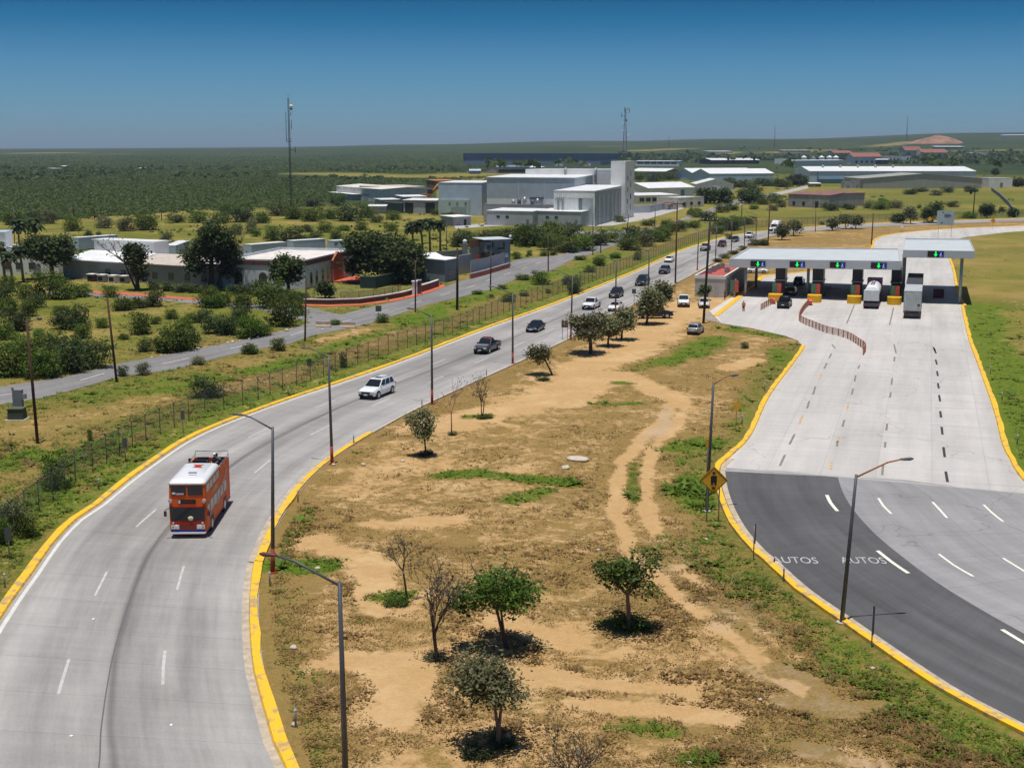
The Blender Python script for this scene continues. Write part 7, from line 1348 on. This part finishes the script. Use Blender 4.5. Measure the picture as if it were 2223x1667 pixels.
# ------------------------------------------------------------------ palms
frond = Mleaf('palm_frond', (.014, .034, .008), (.060, .085, .018)); skirt_m = M('palm_skirt', (.16, .10, .05), .95, 0, .3, 3); palm_trunk = M('palm_trunk', (.17, .12, .085), .95, 0, .25, 3)
def palm(label, base, cpx, wpx, seed, group):
    rg = random.Random(seed); B = G(*base); k = B.y / ray(*base).y / F; H_ = hz(B, cpx[1]); t = thing('palm_tree', B, 0, label, 'palm tree', group); cx_ = (cpx[0] - base[0]) * k; rr_ = wpx * k / 2 * 1.15
    MB().tube([(0, 0, -.1), (cx_ * .3, 0, H_ * .5), (cx_, 0, H_)], [.32, .24, .2], 8).build('trunk', palm_trunk, t)
    mb = MB(); tt = []
    for i in range(48):
        a = rg.uniform(0, 2 * math.pi); e = rg.uniform(-.55, 1.2); d_ = Vector((math.cos(a), math.sin(a), 0)); sd = Vector((-d_.y, d_.x, 0)); L_ = rr_ * rg.uniform(.85, 1.15); v = []
        for j in range(5):
            f_ = j / 4; p = Vector((cx_, 0, H_)) + d_ * L_ * f_ * math.cos(e * (1 - f_ * .3)) + Vector((0, 0, L_ * (math.sin(e) * f_ - .75 * f_ * f_))); w_ = rr_ * .30 * math.sin(math.pi * min(.15 + f_ * .85, .98)); v += [p - sd * w_ - Vector((0, 0, w_ * .5)), p, p + sd * w_ - Vector((0, 0, w_ * .5))]
        fs = [q for j in range(4) for q in ((3 * j, 3 * j + 1, 3 * j + 4, 3 * j + 3), (3 * j + 1, 3 * j + 2, 3 * j + 5, 3 * j + 4))]; mb.add(v, fs); tt += [rg.uniform(0, 1)] * len(fs)
    mb.t = tt; mb.build('fronds', frond, t)
    MB().tube([(cx_, 0, H_ - .1), (cx_, 0, H_ - rr_ * .5), (cx_ * .9, 0, H_ - rr_ * 1.15)], [rr_ * .32, rr_ * .42, rr_ * .22], 9).build('dead_frond_skirt', skirt_m, t)
GPm = 'fan palms beside the large round tree'; GPl = 'fan palms at the left edge'
for k, (b_, c_, w_, lb) in enumerate((((956, 555), (956, 482), 30, 'rightmost fan palm of the four with the clear bare trunk'), ((934, 555), (932, 479), 34, 'second fan palm from the right in the group of four'), ((918, 549), (912, 481), 34, 'second fan palm from the left in the group of four'), ((897, 546), (895, 486), 34, 'leftmost fan palm of the four, partly behind the round tree'))): palm(lb, b_, c_, w_, 90 + k, GPm)
for k, (b_, c_, w_, lb) in enumerate((((12, 612), (2, 530), 34, 'fan palm cut by the left edge of the photo'), ((28, 618), (22, 552), 36, 'shorter fan palm between the two taller left ones'), ((51, 613), (46, 538), 36, 'fan palm touching the broad green tree'), ((42, 540), (43, 482), 40, 'fan palm standing farther back behind the white box building'), ((78, 540), (78, 478), 42, 'far fan palm right of the one behind the white box building'))): palm(lb, b_, c_, w_, 95 + k, GPl)

# ------------------------------------------------------------------ bushes: a few kinds, each copied as its own object
PROTO = {}
def proto_bush(key, mat, seed, flat=1.0, n=100, dry=False):
    rg = random.Random(seed); st = MB()
    blobs = []
    for q in range(6): a = q * 1.05 + rg.uniform(-.3, .3); u = rg.uniform(.12, .26); blobs.append((math.cos(a) * u, math.sin(a) * u, .40 * flat + rg.uniform(-.14, .14), rg.uniform(.17, .27), rg.uniform(.17, .27), rg.uniform(.2, .32) * flat)); blobs.append((math.cos(a) * .24, math.sin(a) * .24, .16, .16, .16, .15))
    P, tn = clumps(blobs, n, 20, .066, .35); P[:, 2] = np.maximum(P[:, 2], .03); fo = leaves('foliage', P, .030, tn, mat, None, .3, .6, False)
    for q in range(7): a = rg.uniform(0, 6.28); st.tube([(0, 0, -.05), (math.cos(a) * .09, math.sin(a) * .09, .22), (math.cos(a) * .24, math.sin(a) * .24, .5 * flat)], [.018, .012, .006], 5, False)
    PROTO[key] = (fo, st.mesh('stems', bark))
for k, (key, mat, fl) in enumerate((('scrub', leaf_scrub, 1), ('scrub2', leaf_scrub, .9), ('dark', leaf_dark, 1), ('dark2', leaf_dark, .85), ('olive', leaf_olive, 1), ('lime', leaf_lime, .85), ('scrub3', leaf_scrub, 1.1))): proto_bush(key, mat, 200 + k, fl)
BUSH = []
def bush(px, wpx, hpx, key, label, group):
    B = G(*px); k = B.y / ray(*px).y / F; w_ = wpx * k; h = max(.4, hz(B, px[1] - hpx) * 1.0); fo, st = PROTO[key]; t = thing('bush', B, rnd.uniform(0, 6.28), label, 'bush', group); t.scale = (w_ / .80, w_ / .80, h / .76)
    for nm, me_ in (('foliage', fo), ('stems', st)): o = D.objects.new(nm, me_); COL.objects.link(o); o.parent = t
    return t
Z1 = lambda x, y, w_, h: ((x / 3.95, 400 + y / 3.95), w_ / 3.95, h / 3.95); Z2 = lambda x, y, w_, h: ((450 + x / 3.95, 400 + y / 3.95), w_ / 3.95, h / 3.95); Z3 = lambda x, y, w_, h: ((900 + x / 3.95, 300 + y / 3.95), w_ / 3.95, h / 3.95); Z4 = lambda x, y, w_, h: ((1330 + x / 3.95, 280 + y / 3.95), w_ / 3.95, h / 3.95); Z5 = lambda x, y, w_, h: ((1663 + x / 3.95, 240 + y / 3.95), w_ / 3.95, h / 3.95)
LM = [((253, 830), 'left-headed lamp pole'), ((82, 960), 'leaning wooden pole'), ((662, 742), 'lamp pole by the barriers'), ((300, 620), 'narrow broken tree'), ((458, 616), 'tall ragged tree'), ((627, 640), 'arched front tree'), ((115, 594), 'broad tree at the palms'), ((40, 905), 'electric cabinet'), ((720, 712), 'concrete barriers'), ((846, 600), 'large round tree'), ((935, 555), 'group of four palms'), ((1080, 575), 'watch tower'), ((1160, 490), 'works annexes'), ((870, 455), 'open grey shed'), ((780, 435), 'long white warehouse'), ((633, 472), 'radio mast'), ((214, 525), 'blue-grey box trailer'), ((585, 550), 'pale blue box trailer'), ((992, 672), 'black pole'), ((1190, 589), 'lamp pole by the hedge'), ((1287, 550), 'tall thin pole'), ((1400, 500), 'service road junction'), ((1500, 440), 'site offices'), ((1667, 530), 'white lorry'), ((1790, 450), 'derelict building'), ((2000, 408), 'olive-grey hall'), ((2112, 473), 'transformer pole'), ((1610, 483), 'short dark pole'), ((180, 470), 'far dark poles'), ((430, 900), 'bend of the mesh fence'), ((700, 820), 'straight mesh fence'), ((1100, 690), 'fence by the black saloon'), ((1300, 610), 'fence by the dark SUVs'), ((40, 1100), 'lower left kerb signs'), ((2190, 450), 'slanting field wall'), ((1540, 690), 'toll office'), ((1600, 560), 'canopy back edge')]
HUE = {'scrub': 'green', 'scrub2': 'mid green', 'scrub3': 'leafy green', 'dark': 'dark green', 'dark2': 'deep green', 'olive': 'grey-green', 'lime': 'bright green'}
used_l = {}
def auto_label(px, w_, h, key):
    B = G(*px); k = min(LM, key=lambda q: ((q[0][0] - px[0]) ** 2 + ((q[0][1] - px[1]) * 1.6) ** 2)); dx = px[0] - k[0][0]; dy = px[1] - k[0][1]
    rel = ('right of' if dx > 0 else 'left of') if abs(dx) > abs(dy) * 1.3 else ('in front of' if dy > 0 else 'behind'); wm = w_ * B.y / 2900; sz = 'large' if wm > 5.5 else 'medium' if wm > 3 else 'small'; shp = 'wide' if w_ > 1.5 * h else 'tall' if h > w_ * .95 else 'rounded'
    lb = '%s %s %s bush %s the %s' % (sz, shp, HUE[key], rel, k[1]); n_ = used_l.get(lb, 0); used_l[lb] = n_ + 1
    if n_: lb += ', ' + ('next outward' if n_ == 1 else '%s outward' % ('third', 'fourth', 'fifth', 'sixth', 'seventh', 'eighth', 'ninth')[min(n_ - 2, 6)])
    return lb
def many(Zf, L_, group, keys):
    for i, (x, y, w_, h) in enumerate(L_): p, a, b_ = Zf(x, y, w_, h); k = keys[(i * 7 + int(x)) % len(keys)]; bush(p, a, b_, k, auto_label(p, a, b_, k), group)
GA = 'bushes on the dry field left of the side road'
many(Z1, [(60,925,170,150),(80,1120,200,190),(300,1058,190,150),(150,1255,240,200),(400,985,260,230),(560,985,220,190),(690,965,200,150),(560,1240,260,190),(680,1250,210,240),(700,1320,180,120),(110,1645,330,330),(370,1655,330,330),(600,1610,320,330),(800,1575,280,260),(430,1430,260,170),(945,968,150,110),(1060,1080,200,150),(1190,1060,160,120),(1320,1048,160,170),(1215,1285,215,180),(1475,1155,130,90),(1500,1430,330,290),(1620,1400,200,220),(1250,1435,160,120),(1390,1445,120,130),(1800,1050,240,170),(1920,1045,150,160),(1860,1275,260,190),(1960,1290,200,200),(340,1300,90,60)], GA, ['scrub', 'dark', 'scrub2', 'scrub3', 'dark2'])
many(Z2, [(350,1318,230,240),(460,1300,180,160),(650,1215,270,310),(520,1060,280,230),(780,1125,140,190),(300,1060,200,170),(610,1425,140,115),(370,1455,145,95),(1505,1185,140,70),(1100,1205,110,60),(60,1060,180,150)], GA, ['scrub', 'scrub3', 'lime', 'scrub2'])
many(Z1, [(1330,905,130,90),(1440,915,140,100),(1560,925,150,90),(1680,930,150,100),(1790,935,130,80),(2010,940,160,100),(2120,945,170,110),(2230,960,140,90),(2360,970,160,100),(2480,985,160,110),(2600,1000,120,80)], 'hedge bushes in front of the hall wing', ['dark', 'dark2'])
many(Z1, [(30,1010,180,170),(240,1130,170,140),(210,980,160,140),(520,1120,150,110),(880,1230,130,90),(30,1330,180,190),(480,1510,260,240),(250,1520,280,240),(710,1480,220,200),(1580,1300,180,150),(1740,1180,160,130),(1060,1330,100,70),(1330,1200,90,70),(1640,1190,110,80),(2060,1180,190,160)], GA, ['scrub', 'scrub2', 'dark', 'scrub3'])
many(Z1, [(1230,1635,130,110),(1050,1645,100,100),(1700,1545,140,70),(2150,1455,130,100)], 'bushes on the verge of the side road', ['olive', 'dark'])
GC = 'bushes on the pale field behind the hall'
many(Z1, [(620,403,165,135),(895,378,165,105),(1080,403,165,125),(1250,393,225,195),(1430,520,135,115),(760,462,75,95),(855,464,55,65),(1520,330,160,90),(1700,330,200,110),(1900,330,180,120),(2080,300,170,100),(300,330,160,110),(430,340,140,120),(120,350,200,160),(2160,420,120,130)], GC, ['scrub', 'dark', 'olive', 'scrub2'])
many(Z2, [(310,325,220,155),(470,335,140,135),(620,270,230,110),(760,300,220,150),(900,320,200,130),(1050,300,160,120),(1220,315,280,170),(1380,290,160,120),(1600,305,150,85),(560,485,165,125),(700,530,210,190),(820,525,150,120),(910,515,150,130),(1100,500,140,130),(1210,525,180,75),(1010,415,130,90),(1320,395,125,80),(1580,405,135,80),(900,195,135,95),(1110,185,150,105),(240,430,140,90),(420,450,110,70),(860,410,110,70),(1180,400,110,70),(1450,330,120,70),(160,260,150,100),(330,230,160,90)], GC, ['scrub', 'scrub2', 'dark', 'scrub3'])
GH = 'bushes of the hedge before the works'
many(Z3, [(380,930,190,160),(470,915,160,130),(600,890,190,130),(720,880,180,110),(830,905,220,170),(950,925,240,200),(1080,925,230,210),(1200,900,240,200),(1320,880,220,170),(1180,960,240,130),(1320,980,240,130),(1450,965,240,130),(1560,920,220,130),(1660,895,220,110),(1000,900,150,200),(880,1035,95,65),(985,1010,55,55),(1110,1010,90,50),(1190,1005,80,50),(330,700,80,40),(290,690,150,70),(200,660,120,50)], GH, ['dark', 'scrub', 'dark2', 'scrub3'])
GV = 'bushes on the strip between the side road and the fence'
many(Z3, [(1420,1045,110,50),(1585,1095,120,105),(1075,1255,165,125),(930,1215,140,65),(540,1338,110,45),(750,1295,90,40),(1350,1250,170,90),(1500,1150,120,60),(1720,1030,110,60),(1850,960,220,110),(1980,930,170,110),(2080,890,160,110),(1940,870,120,80),(2150,830,160,100),(660,1370,60,35),(800,1400,150,70),(940,1355,90,45),(1150,1330,60,40),(1380,1330,120,100)], GV, ['lime', 'scrub', 'olive', 'scrub2'])
many(Z4, [(60,800,110,60),(180,930,190,110),(120,1010,170,110),(330,950,200,120),(430,960,150,110),(300,830,130,60),(560,880,150,90),(620,850,120,70),(720,760,140,90),(820,790,170,90),(950,830,200,80),(1010,870,200,100),(1060,830,150,90),(1160,820,130,80),(940,720,130,80),(1030,700,110,70),(660,735,60,45),(1210,690,90,50),(1290,650,120,60),(1240,620,160,90),(1400,640,120,80),(1000,950,60,60),(900,900,130,70),(460,840,100,80),(700,850,110,70)], 'bushes where the side road bends behind the cars', ['scrub', 'lime', 'scrub3', 'dark'])
many(Z4, [(1210,1000,120,60),(1290,1000,120,70),(1120,1040,110,40),(1040,1075,110,45),(960,1110,110,45),(900,1140,100,40)], 'low bushes on the median behind the toll office', ['olive', 'dark2'])
GF = 'bushes on the field before the olive-grey hall'
many(Z5, [(560,860,150,80),(700,850,130,70),(880,840,120,70),(980,850,170,85),(1110,840,150,70),(1240,720,130,60),(1460,730,120,50),(1330,700,130,50),(1560,705,110,60),(1310,840,50,35),(1600,830,120,55),(1740,925,150,55),(1890,880,120,90),(1120,950,120,55),(480,980,60,30),(260,820,110,60),(130,830,110,70),(60,770,120,80),(60,860,110,50),(1000,780,90,30),(1760,700,120,60),(2020,870,70,60),(1400,960,90,40)], GF, ['dark', 'scrub', 'olive', 'dark2'])
many(Z4, [(200,440,180,80),(350,460,180,90),(480,440,150,70),(250,520,200,90),(820,440,90,50),(1100,500,220,80),(1300,490,250,90),(1440,500,180,100),(1620,480,140,80),(1200,550,180,90),(1010,470,120,60)], 'dark bushes among the far sheds', ['dark', 'dark2', 'scrub'])
many(lambda x, y, w_, h: ((x, y), w_, h), [(1617,756,20,15),(452,862,70,50),(745,800,18,40),(119,1060,62,75),(30,1160,70,75),(60,1165,50,50),(5,1180,50,60),(196,960,12,30),(1246,640,26,34),(1228,618,18,20),(1384,565,20,22)], 'bushes growing along the mesh fence', ['dark', 'olive', 'scrub'])
for k, (x, y, w_, lb) in enumerate(((924, 987, 34, 'weeds round the foot of the small round olive tree'), (982, 945, 22, 'dark weeds round the foot of the reddish trunked sapling'), (860, 1312, 60, 'weed clump left of the leafless sapling'), (1052, 909, 36, 'weeds round the foot of the far bare sapling'), (1362, 1362, 90, 'dark weeds round the trunk of the upright tree'), (1040, 1640, 70, 'dark bushy weeds left of the olive-like tree'), (1092, 1618, 60, 'dark weeds round the foot of the olive-like tree'), (1180, 826, 30, 'weeds under the thin leaning tree'), (945, 1432, 50, 'dry weeds round the many-stemmed sapling'))): bush((x, y), w_, w_ * .32, ('scrub', 'dark', 'lime', 'scrub', 'scrub', 'dark', 'dark', 'dark', 'olive')[k], lb, 'weeds at the tree feet')

# ------------------------------------------------------------------ far brush land: one mass of shrubs nobody could count
def scatter(n, xr_, yr_, keep):
    x = rng.uniform(xr_[0], xr_[1], n); y = rng.uniform(yr_[0], yr_[1], n); out = []
    u = (x - CX) / F; v = (CY - y) / F; dy = math.cos(PITCH) + v * math.sin(PITCH); dz = -math.sin(PITCH) + v * math.cos(PITCH); t_ = -HC / np.minimum(dz, -1e-4)
    X = u * t_; Y = dy * t_; z = th(X, Y)
    for _ in range(6): t_ = (z - HC) / np.minimum(dz, -1e-4); X = u * t_; Y = dy * t_; z = z * .5 + th(X, Y) * .5
    k = keep(x, y, X, Y); return np.stack([X[k], Y[k], z[k]], 1)
def brush_mass(name, P, rad, per, leaf, mat, label_kind='stuff'):
    n = len(P); r = rad * rng.uniform(.6, 1.4, n); d = rng.normal(size=(n, per, 3)); d /= np.linalg.norm(d, axis=2)[:, :, None]; d[:, :, 2] = np.abs(d[:, :, 2]) * .6
    C = (P[:, None, :] + d * r[:, None, None] * rng.uniform(.5, 1, (n, per, 1))).reshape(-1, 3); tn = (rng.uniform(.2, .75, n)[:, None] + rng.normal(size=(n, per)) * .12).ravel()
    o = leaves(name, C, leaf, tn, mat); return tag(o, kind='stuff')
bnd = lambda x: np.interp(x, [-400, 0, 110, 260, 420, 520, 640, 700, 725, 940, 1060], [486, 478, 476, 468, 456, 452, 448, 442, 400, 396, 386])
pale = lambda x, y: (np.abs(y - np.interp(x, [560, 700, 900, 1060], [384, 378, 384, 378])) < 5.5) & (x > 600)
P = scatter(42000, (-420, 1060), (338, 486), lambda x, y, X, Y: (Y > 300) & (y < bnd(x) + rng.normal(size=len(x)) * 2.5) & ~pale(x, y))
brush_mass('far_brush', P, 1.9, 11, .75, leaf_far)
P = scatter(15000, (1060, 2600), (304, 356), lambda x, y, X, Y: (Y < 7000) & (Y > 1050) & ((x > 1340) | (y < 330)) & (fbm(X, Y, 260, 33) > .46)); brush_mass('far_brush', P, 6.5, 9, 4.2, leaf_dark)
P = scatter(900, (-300, 990), (364, 392), lambda x, y, X, Y: (Y > 300) & (fbm(X, Y, 90, 41) > .52) & ~pale(x, y)); brush_mass('far_brush', P, 4.6, 16, 2.0, leaf_dark)
P = scatter(1500, (1340, 2500), (345, 440), lambda x, y, X, Y: (Y > 300) & (fbm(X, Y, 40, 35) > .62)); brush_mass('far_brush', P, 1.6, 12, .8, leaf_scrub)
P = scatter(1500, (-300, 1300), (440, 620), lambda x, y, X, Y: (fbm(X, Y, 26, 36) > .60) & (X < xat(SUP, Y) - 4) & ~((x > 640) & (y > 560)) & (y < np.where((x > 100) & (x < 790), 540, 620))); brush_mass('low_scrub', P, .9, 12, .42, leaf_scrub)
# ------------------------------------------------------------------ grass tufts near the camera
tuft_dry = Mleaf('tuft_dry', (.20, .125, .038), (.42, .28, .10), .4); tuft_green = Mleaf('tuft_green', (.070, .125, .008), (.17, .25, .022), .4); tuft_olive = Mleaf('tuft_olive', (.19, .14, .036), (.34, .255, .08), .45)
road_poly = [(ML[::2] + MR[::2][::-1]), (TLa[::2] + TLb + TLc + [Vector((200, 240, 0)), Vector((200, 60, 0)), Vector((60, 30, 0))]), (SUP[::2] + SLO[::2][::-1])]
def off_road(X, Y):
    k = np.ones(X.shape, bool)
    for i, p in enumerate(road_poly): k &= ~in_poly(X, Y, p)
    right = X > xat(TRa + TRb[1:], Y) + .8
    k |= right & (Y < 222) & (Y > 80)
    for ln in (ML[::2], MR[::2], TLa[::2], TRa[::2]): k &= poly_dist(X, Y, ln) > .75
    return k
def tufts(name, n, yr_, mode, size, mat, blades=5, spread=.10):
    P = scatter(n, (-150, 2380), yr_, lambda x, y, X, Y: off_road(X, Y)); S, Gn, V, U, B_, FD = cover(P[:, 0], P[:, 1]); r = rng.uniform(0, 1, len(P)); f = fbm(P[:, 0], P[:, 1], 3.0, 51)
    k = {'dry': (S < .62) & (r < (1 - S) * .95) & (Gn < .55) & (f > .36), 'olive': (S < .72) & (r < .34 * (1 - S)) & (f > .38) & ((size < .2) | (P[:, 0] < xat(ML, P[:, 1]))), 'green': (r < np.clip(Gn * 1.5 - .35, 0, 1)) & (S < .7)}[mode] & (V < .35)
    P = P[k]; P[:, 2] += relief(P[:, 0], P[:, 1]); m_ = len(P); h = size * rng.uniform(.55, 1.5, m_) * (1 + .7 * (f[k] > .6)); a = rng.uniform(0, 2 * math.pi, (m_, blades)); lean = rng.uniform(.7, 1.4, (m_, blades)) * h[:, None]; base = P[:, None, :] + np.stack([np.cos(a), np.sin(a), np.zeros_like(a)], 2) * (spread * rng.uniform(.2, 1, (m_, blades)))[:, :, None]
    sd = np.stack([-np.sin(a), np.cos(a), np.zeros_like(a)], 2) * (h[:, None, None] * .30); tip = base + np.stack([np.cos(a) * lean, np.sin(a) * lean, h[:, None] * rng.uniform(.25, .7, (m_, blades))], 2); base[:, :, 2] -= .02
    Vv = np.stack([base - sd, base + sd, tip], 2).reshape(-1, 3); N = len(Vv) // 3; me = D.meshes.new(name); me.vertices.add(3 * N); me.vertices.foreach_set('co', Vv.astype(np.float32).ravel()); me.loops.add(3 * N); me.loops.foreach_set('vertex_index', np.arange(3 * N, dtype=np.int32)); me.polygons.add(N); me.polygons.foreach_set('loop_start', np.arange(N, dtype=np.int32) * 3); me.update(calc_edges=True)
    tn = np.clip(rng.uniform(0, .9, m_)[:, None] + rng.normal(size=(m_, blades)) * .15, 0, 1).ravel(); at_ = me.attributes.new('tint', 'FLOAT', 'FACE'); at_.data.foreach_set('value', tn.astype(np.float32)); me.materials.append(mat); o = D.objects.new(name, me); COL.objects.link(o); return tag(o, kind='stuff')
tufts('dry_grass', 110000, (690, 1700), 'dry', .11, tuft_dry, 5, .13); tufts('dull_grass', 90000, (690, 1700), 'olive', .10, tuft_olive, 6, .17); tufts('green_grass', 90000, (600, 1700), 'green', .15, tuft_green, 5, .16)
tufts('tall_grass', 14000, (560, 1230), 'green', .32, tuft_green, 6, .25); tufts('tall_dry_grass', 16000, (560, 1230), 'olive', .30, tuft_olive, 6, .25)
# ------------------------------------------------------------------ people: one continuous skinned body each, clothing as parts
def person(name_label, loc, rz, shirt, trousers, hair=(.015, .012, .01), seated=False, vest=None, cap=None, skin_c=(.36, .19, .12), group=None, H=1.70, arms='down'):
    t = thing('person', loc, rz, name_label, 'person', group); s = H / 1.70
    V = []; E_ = []; Rr = []
    def v(x, y, z, r, par=None):
        V.append((x * s, y * s, z * s)); Rr.append(r * s)
        if par is not None: E_.append((par, len(V) - 1))
        return len(V) - 1
    hip = .90 if not seated else .50
    pel = v(0, 0, hip, .135); be = v(0, .0, hip + .18, .125, pel); ch = v(0, -.01, hip + .38, .145, be); nk = v(0, 0, hip + .53, .055, ch); hd0 = v(0, .015, hip + .62, .075, nk); hd1 = v(0, .02, hip + .72, .088, hd0); v(0, .0, hip + .80, .06, hd1); v(0, .105, hip + .66, .02, hd0)
    for sd in (-1, 1):
        v(sd * .09, .0, hip + .68, .018, hd1)
        sh = v(sd * .19, -.01, hip + .46, .06, ch)
        if arms == 'down': el = v(sd * .25, -.02, hip + .18, .043, sh); wr = v(sd * .25, .06, hip - .05, .03, el); pm = v(sd * .25, .09, hip - .13, .034, wr); fd = (0, .25, -1)
        else: el = v(sd * .27, .08, hip + .22, .043, sh); wr = v(sd * .17, .28, hip + .16, .03, el); pm = v(sd * .15, .36, hip + .15, .034, wr); fd = (0, 1, -.2)
        for q, (dx, ln) in enumerate(((-.03, .07), (-.01, .085), (.01, .08), (.03, .062))):
            b0 = V[pm]; k1 = v(b0[0] / s + dx * .8, b0[1] / s + fd[1] * ln * .55, b0[2] / s + fd[2] * ln * .55, .0095, pm); v(b0[0] / s + dx, b0[1] / s + fd[1] * ln + .012, b0[2] / s + fd[2] * ln, .008, k1)
        b0 = V[wr]; k1 = v(b0[0] / s - sd * .035, b0[1] / s + .04, b0[2] / s + fd[2] * .04, .011, wr); v(b0[0] / s - sd * .045, b0[1] / s + .07, b0[2] / s + fd[2] * .06, .009, k1)
        th_ = v(sd * .09, .01, hip - .06, .09, pel)
        if seated: kn = v(sd * .11, .42, hip - .03, .06, th_); an = v(sd * .11, .44, .07, .04, kn)
        else: kn = v(sd * .10, .03, .48, .06, th_); an = v(sd * .10, -.01, .08, .04, kn)
        fy_ = V[an][1] / s; v(sd * .11, fy_ + .15, .035, .035, an)
    me_ = D.meshes.new('body'); me_.from_pydata(V, E_, []); o = D.objects.new('body', me_); COL.objects.link(o); o.parent = t; me_.materials.append(M('skin_tone', skin_c, .6))
    md = o.modifiers.new('Skin', 'SKIN'); md.use_smooth_shade = True
    for i, r in enumerate(Rr): me_.skin_vertices[0].data[i].radius = (r, r); me_.skin_vertices[0].data[i].use_root = (i == 0)
    o.modifiers.new('Subsurf', 'SUBSURF').levels = 1; o.modifiers['Subsurf'].render_levels = 1
    el_ = lambda z, rx, ry, cy=0: [(rx * s * math.cos(a), cy * s + ry * s * math.sin(a), z * s) for a in np.linspace(0, 2 * math.pi, 14, endpoint=False)]
    sh_ = MB().loft([el_(hip - .06, .18, .135), el_(hip + .15, .175, .13), el_(hip + .38, .215, .155), el_(hip + .47, .20, .12), el_(hip + .52, .09, .08)], True, True, True)
    for sd in (-1, 1): sh_.tube([Vector(V[i]) for i in [j for j in range(len(V)) if abs(V[j][0] - sd * .19 * s) < .002 and abs(V[j][2] - (hip + .46) * s) < .002]] + [Vector((sd * (.25 if arms == 'down' else .27) * s, (-.02 if arms == 'down' else .08) * s, (hip + .19) * s))], [.082 * s, .062 * s], 8)
    sh_.build('shirt', M('cloth_%02x%02x%02x' % tuple(int(c * 255) for c in shirt), shirt, .85, 0, .12, 6), t)
    tr_m = MB()
    for sd in (-1, 1): tr_m.tube([(sd * .085 * s, .0, (hip + .02) * s), (sd * .11 * s, .42 * s, (hip - .02) * s), (sd * .11 * s, .44 * s, .12 * s)] if seated else [(sd * .085 * s, 0, (hip + .02) * s), (sd * .10 * s, .03 * s, .48 * s), (sd * .10 * s, -.01 * s, .09 * s)], [.115 * s, .085 * s, .062 * s], 10)
    tr_m.build('trousers', M('cloth_%02x%02x%02x' % tuple(int(c * 255) for c in trousers), trousers, .85, 0, .12, 6), t)
    MB().sphere((0, -.0 * s, (hip + .735) * s), .104 * s, 12, 7, (.92, 1.02, .98)).build('hair', M('hair_dark', hair, .8), t)
    if vest: MB().loft([el_(hip + .0, .195, .15), el_(hip + .36, .232, .172), el_(hip + .46, .19, .13)], True, False, True).build('vest', M('cloth_%02x%02x%02x' % tuple(int(c * 255) for c in vest), vest, .8, 0, .1, 6), t)
    if cap: MB().sphere((0, .0, (hip + .765) * s), .115 * s, 12, 6, (1, 1.05, .75)).box((0, .13 * s, (hip + .755) * s), (.16 * s, .12 * s, .015 * s)).build('cap', M('cap_%02x' % int(cap[0] * 255), cap, .7), t)
    return t
person('person in dark red clothes and orange vest standing on the plaza concrete', G(1614, 676), math.pi * .9, (.20, .05, .04), (.13, .035, .035), vest=(.60, .16, .05))
person('person in dark clothes standing at the corner of the toll office', G(1573.5, 650), math.pi * .5, (.03, .03, .035), (.025, .025, .03))
dk = 2.975
bw = lambda x, y, z: bus.location + Matrix.Rotation(bus.rotation_euler[2], 3, 'Z') @ Vector((x, y, z))
GPb = None
brz = bus.rotation_euler[2]
person('person in dark shirt and white cap standing on the open bus deck', bw(-.85, yb - .6, dk), brz, (.03, .03, .05), (.03, .03, .04), cap=(.75, .75, .75), arms='fwd', H=1.6)
person('person in black seated on the open bus deck by the right rail', bw(-.62, yb - 1.65, dk - .18), brz, (.02, .02, .025), (.03, .03, .04), seated=True)
person('person in dark red top seated at the left rail of the open bus deck', bw(.95, yb - .75, dk - .15), brz, (.10, .025, .03), (.03, .03, .04), seated=True, H=1.75)
person('person in grey top seated at the back of the open bus deck', bw(-.62, yb - 2.6, dk - .18), brz, (.12, .12, .13), (.03, .03, .04), seated=True)
# ------------------------------------------------------------------ air: one even box of thin haze
hm = D.materials.new('summer_haze'); hm.use_nodes = True; t = hm.node_tree; t.nodes.clear(); o_ = t.nodes.new('ShaderNodeOutputMaterial'); pv = t.nodes.new('ShaderNodeVolumePrincipled')
pv.inputs['Color'].default_value = (.62, .76, .95, 1); pv.inputs['Density'].default_value = HAZE; pv.inputs['Anisotropy'].default_value = .2; t.links.new(pv.outputs[0], o_.inputs['Volume'])
haze = MB().span(-16000, 16000, -300, 15500, -2.0, 150).build('haze', hm); tag(haze, kind='stuff')
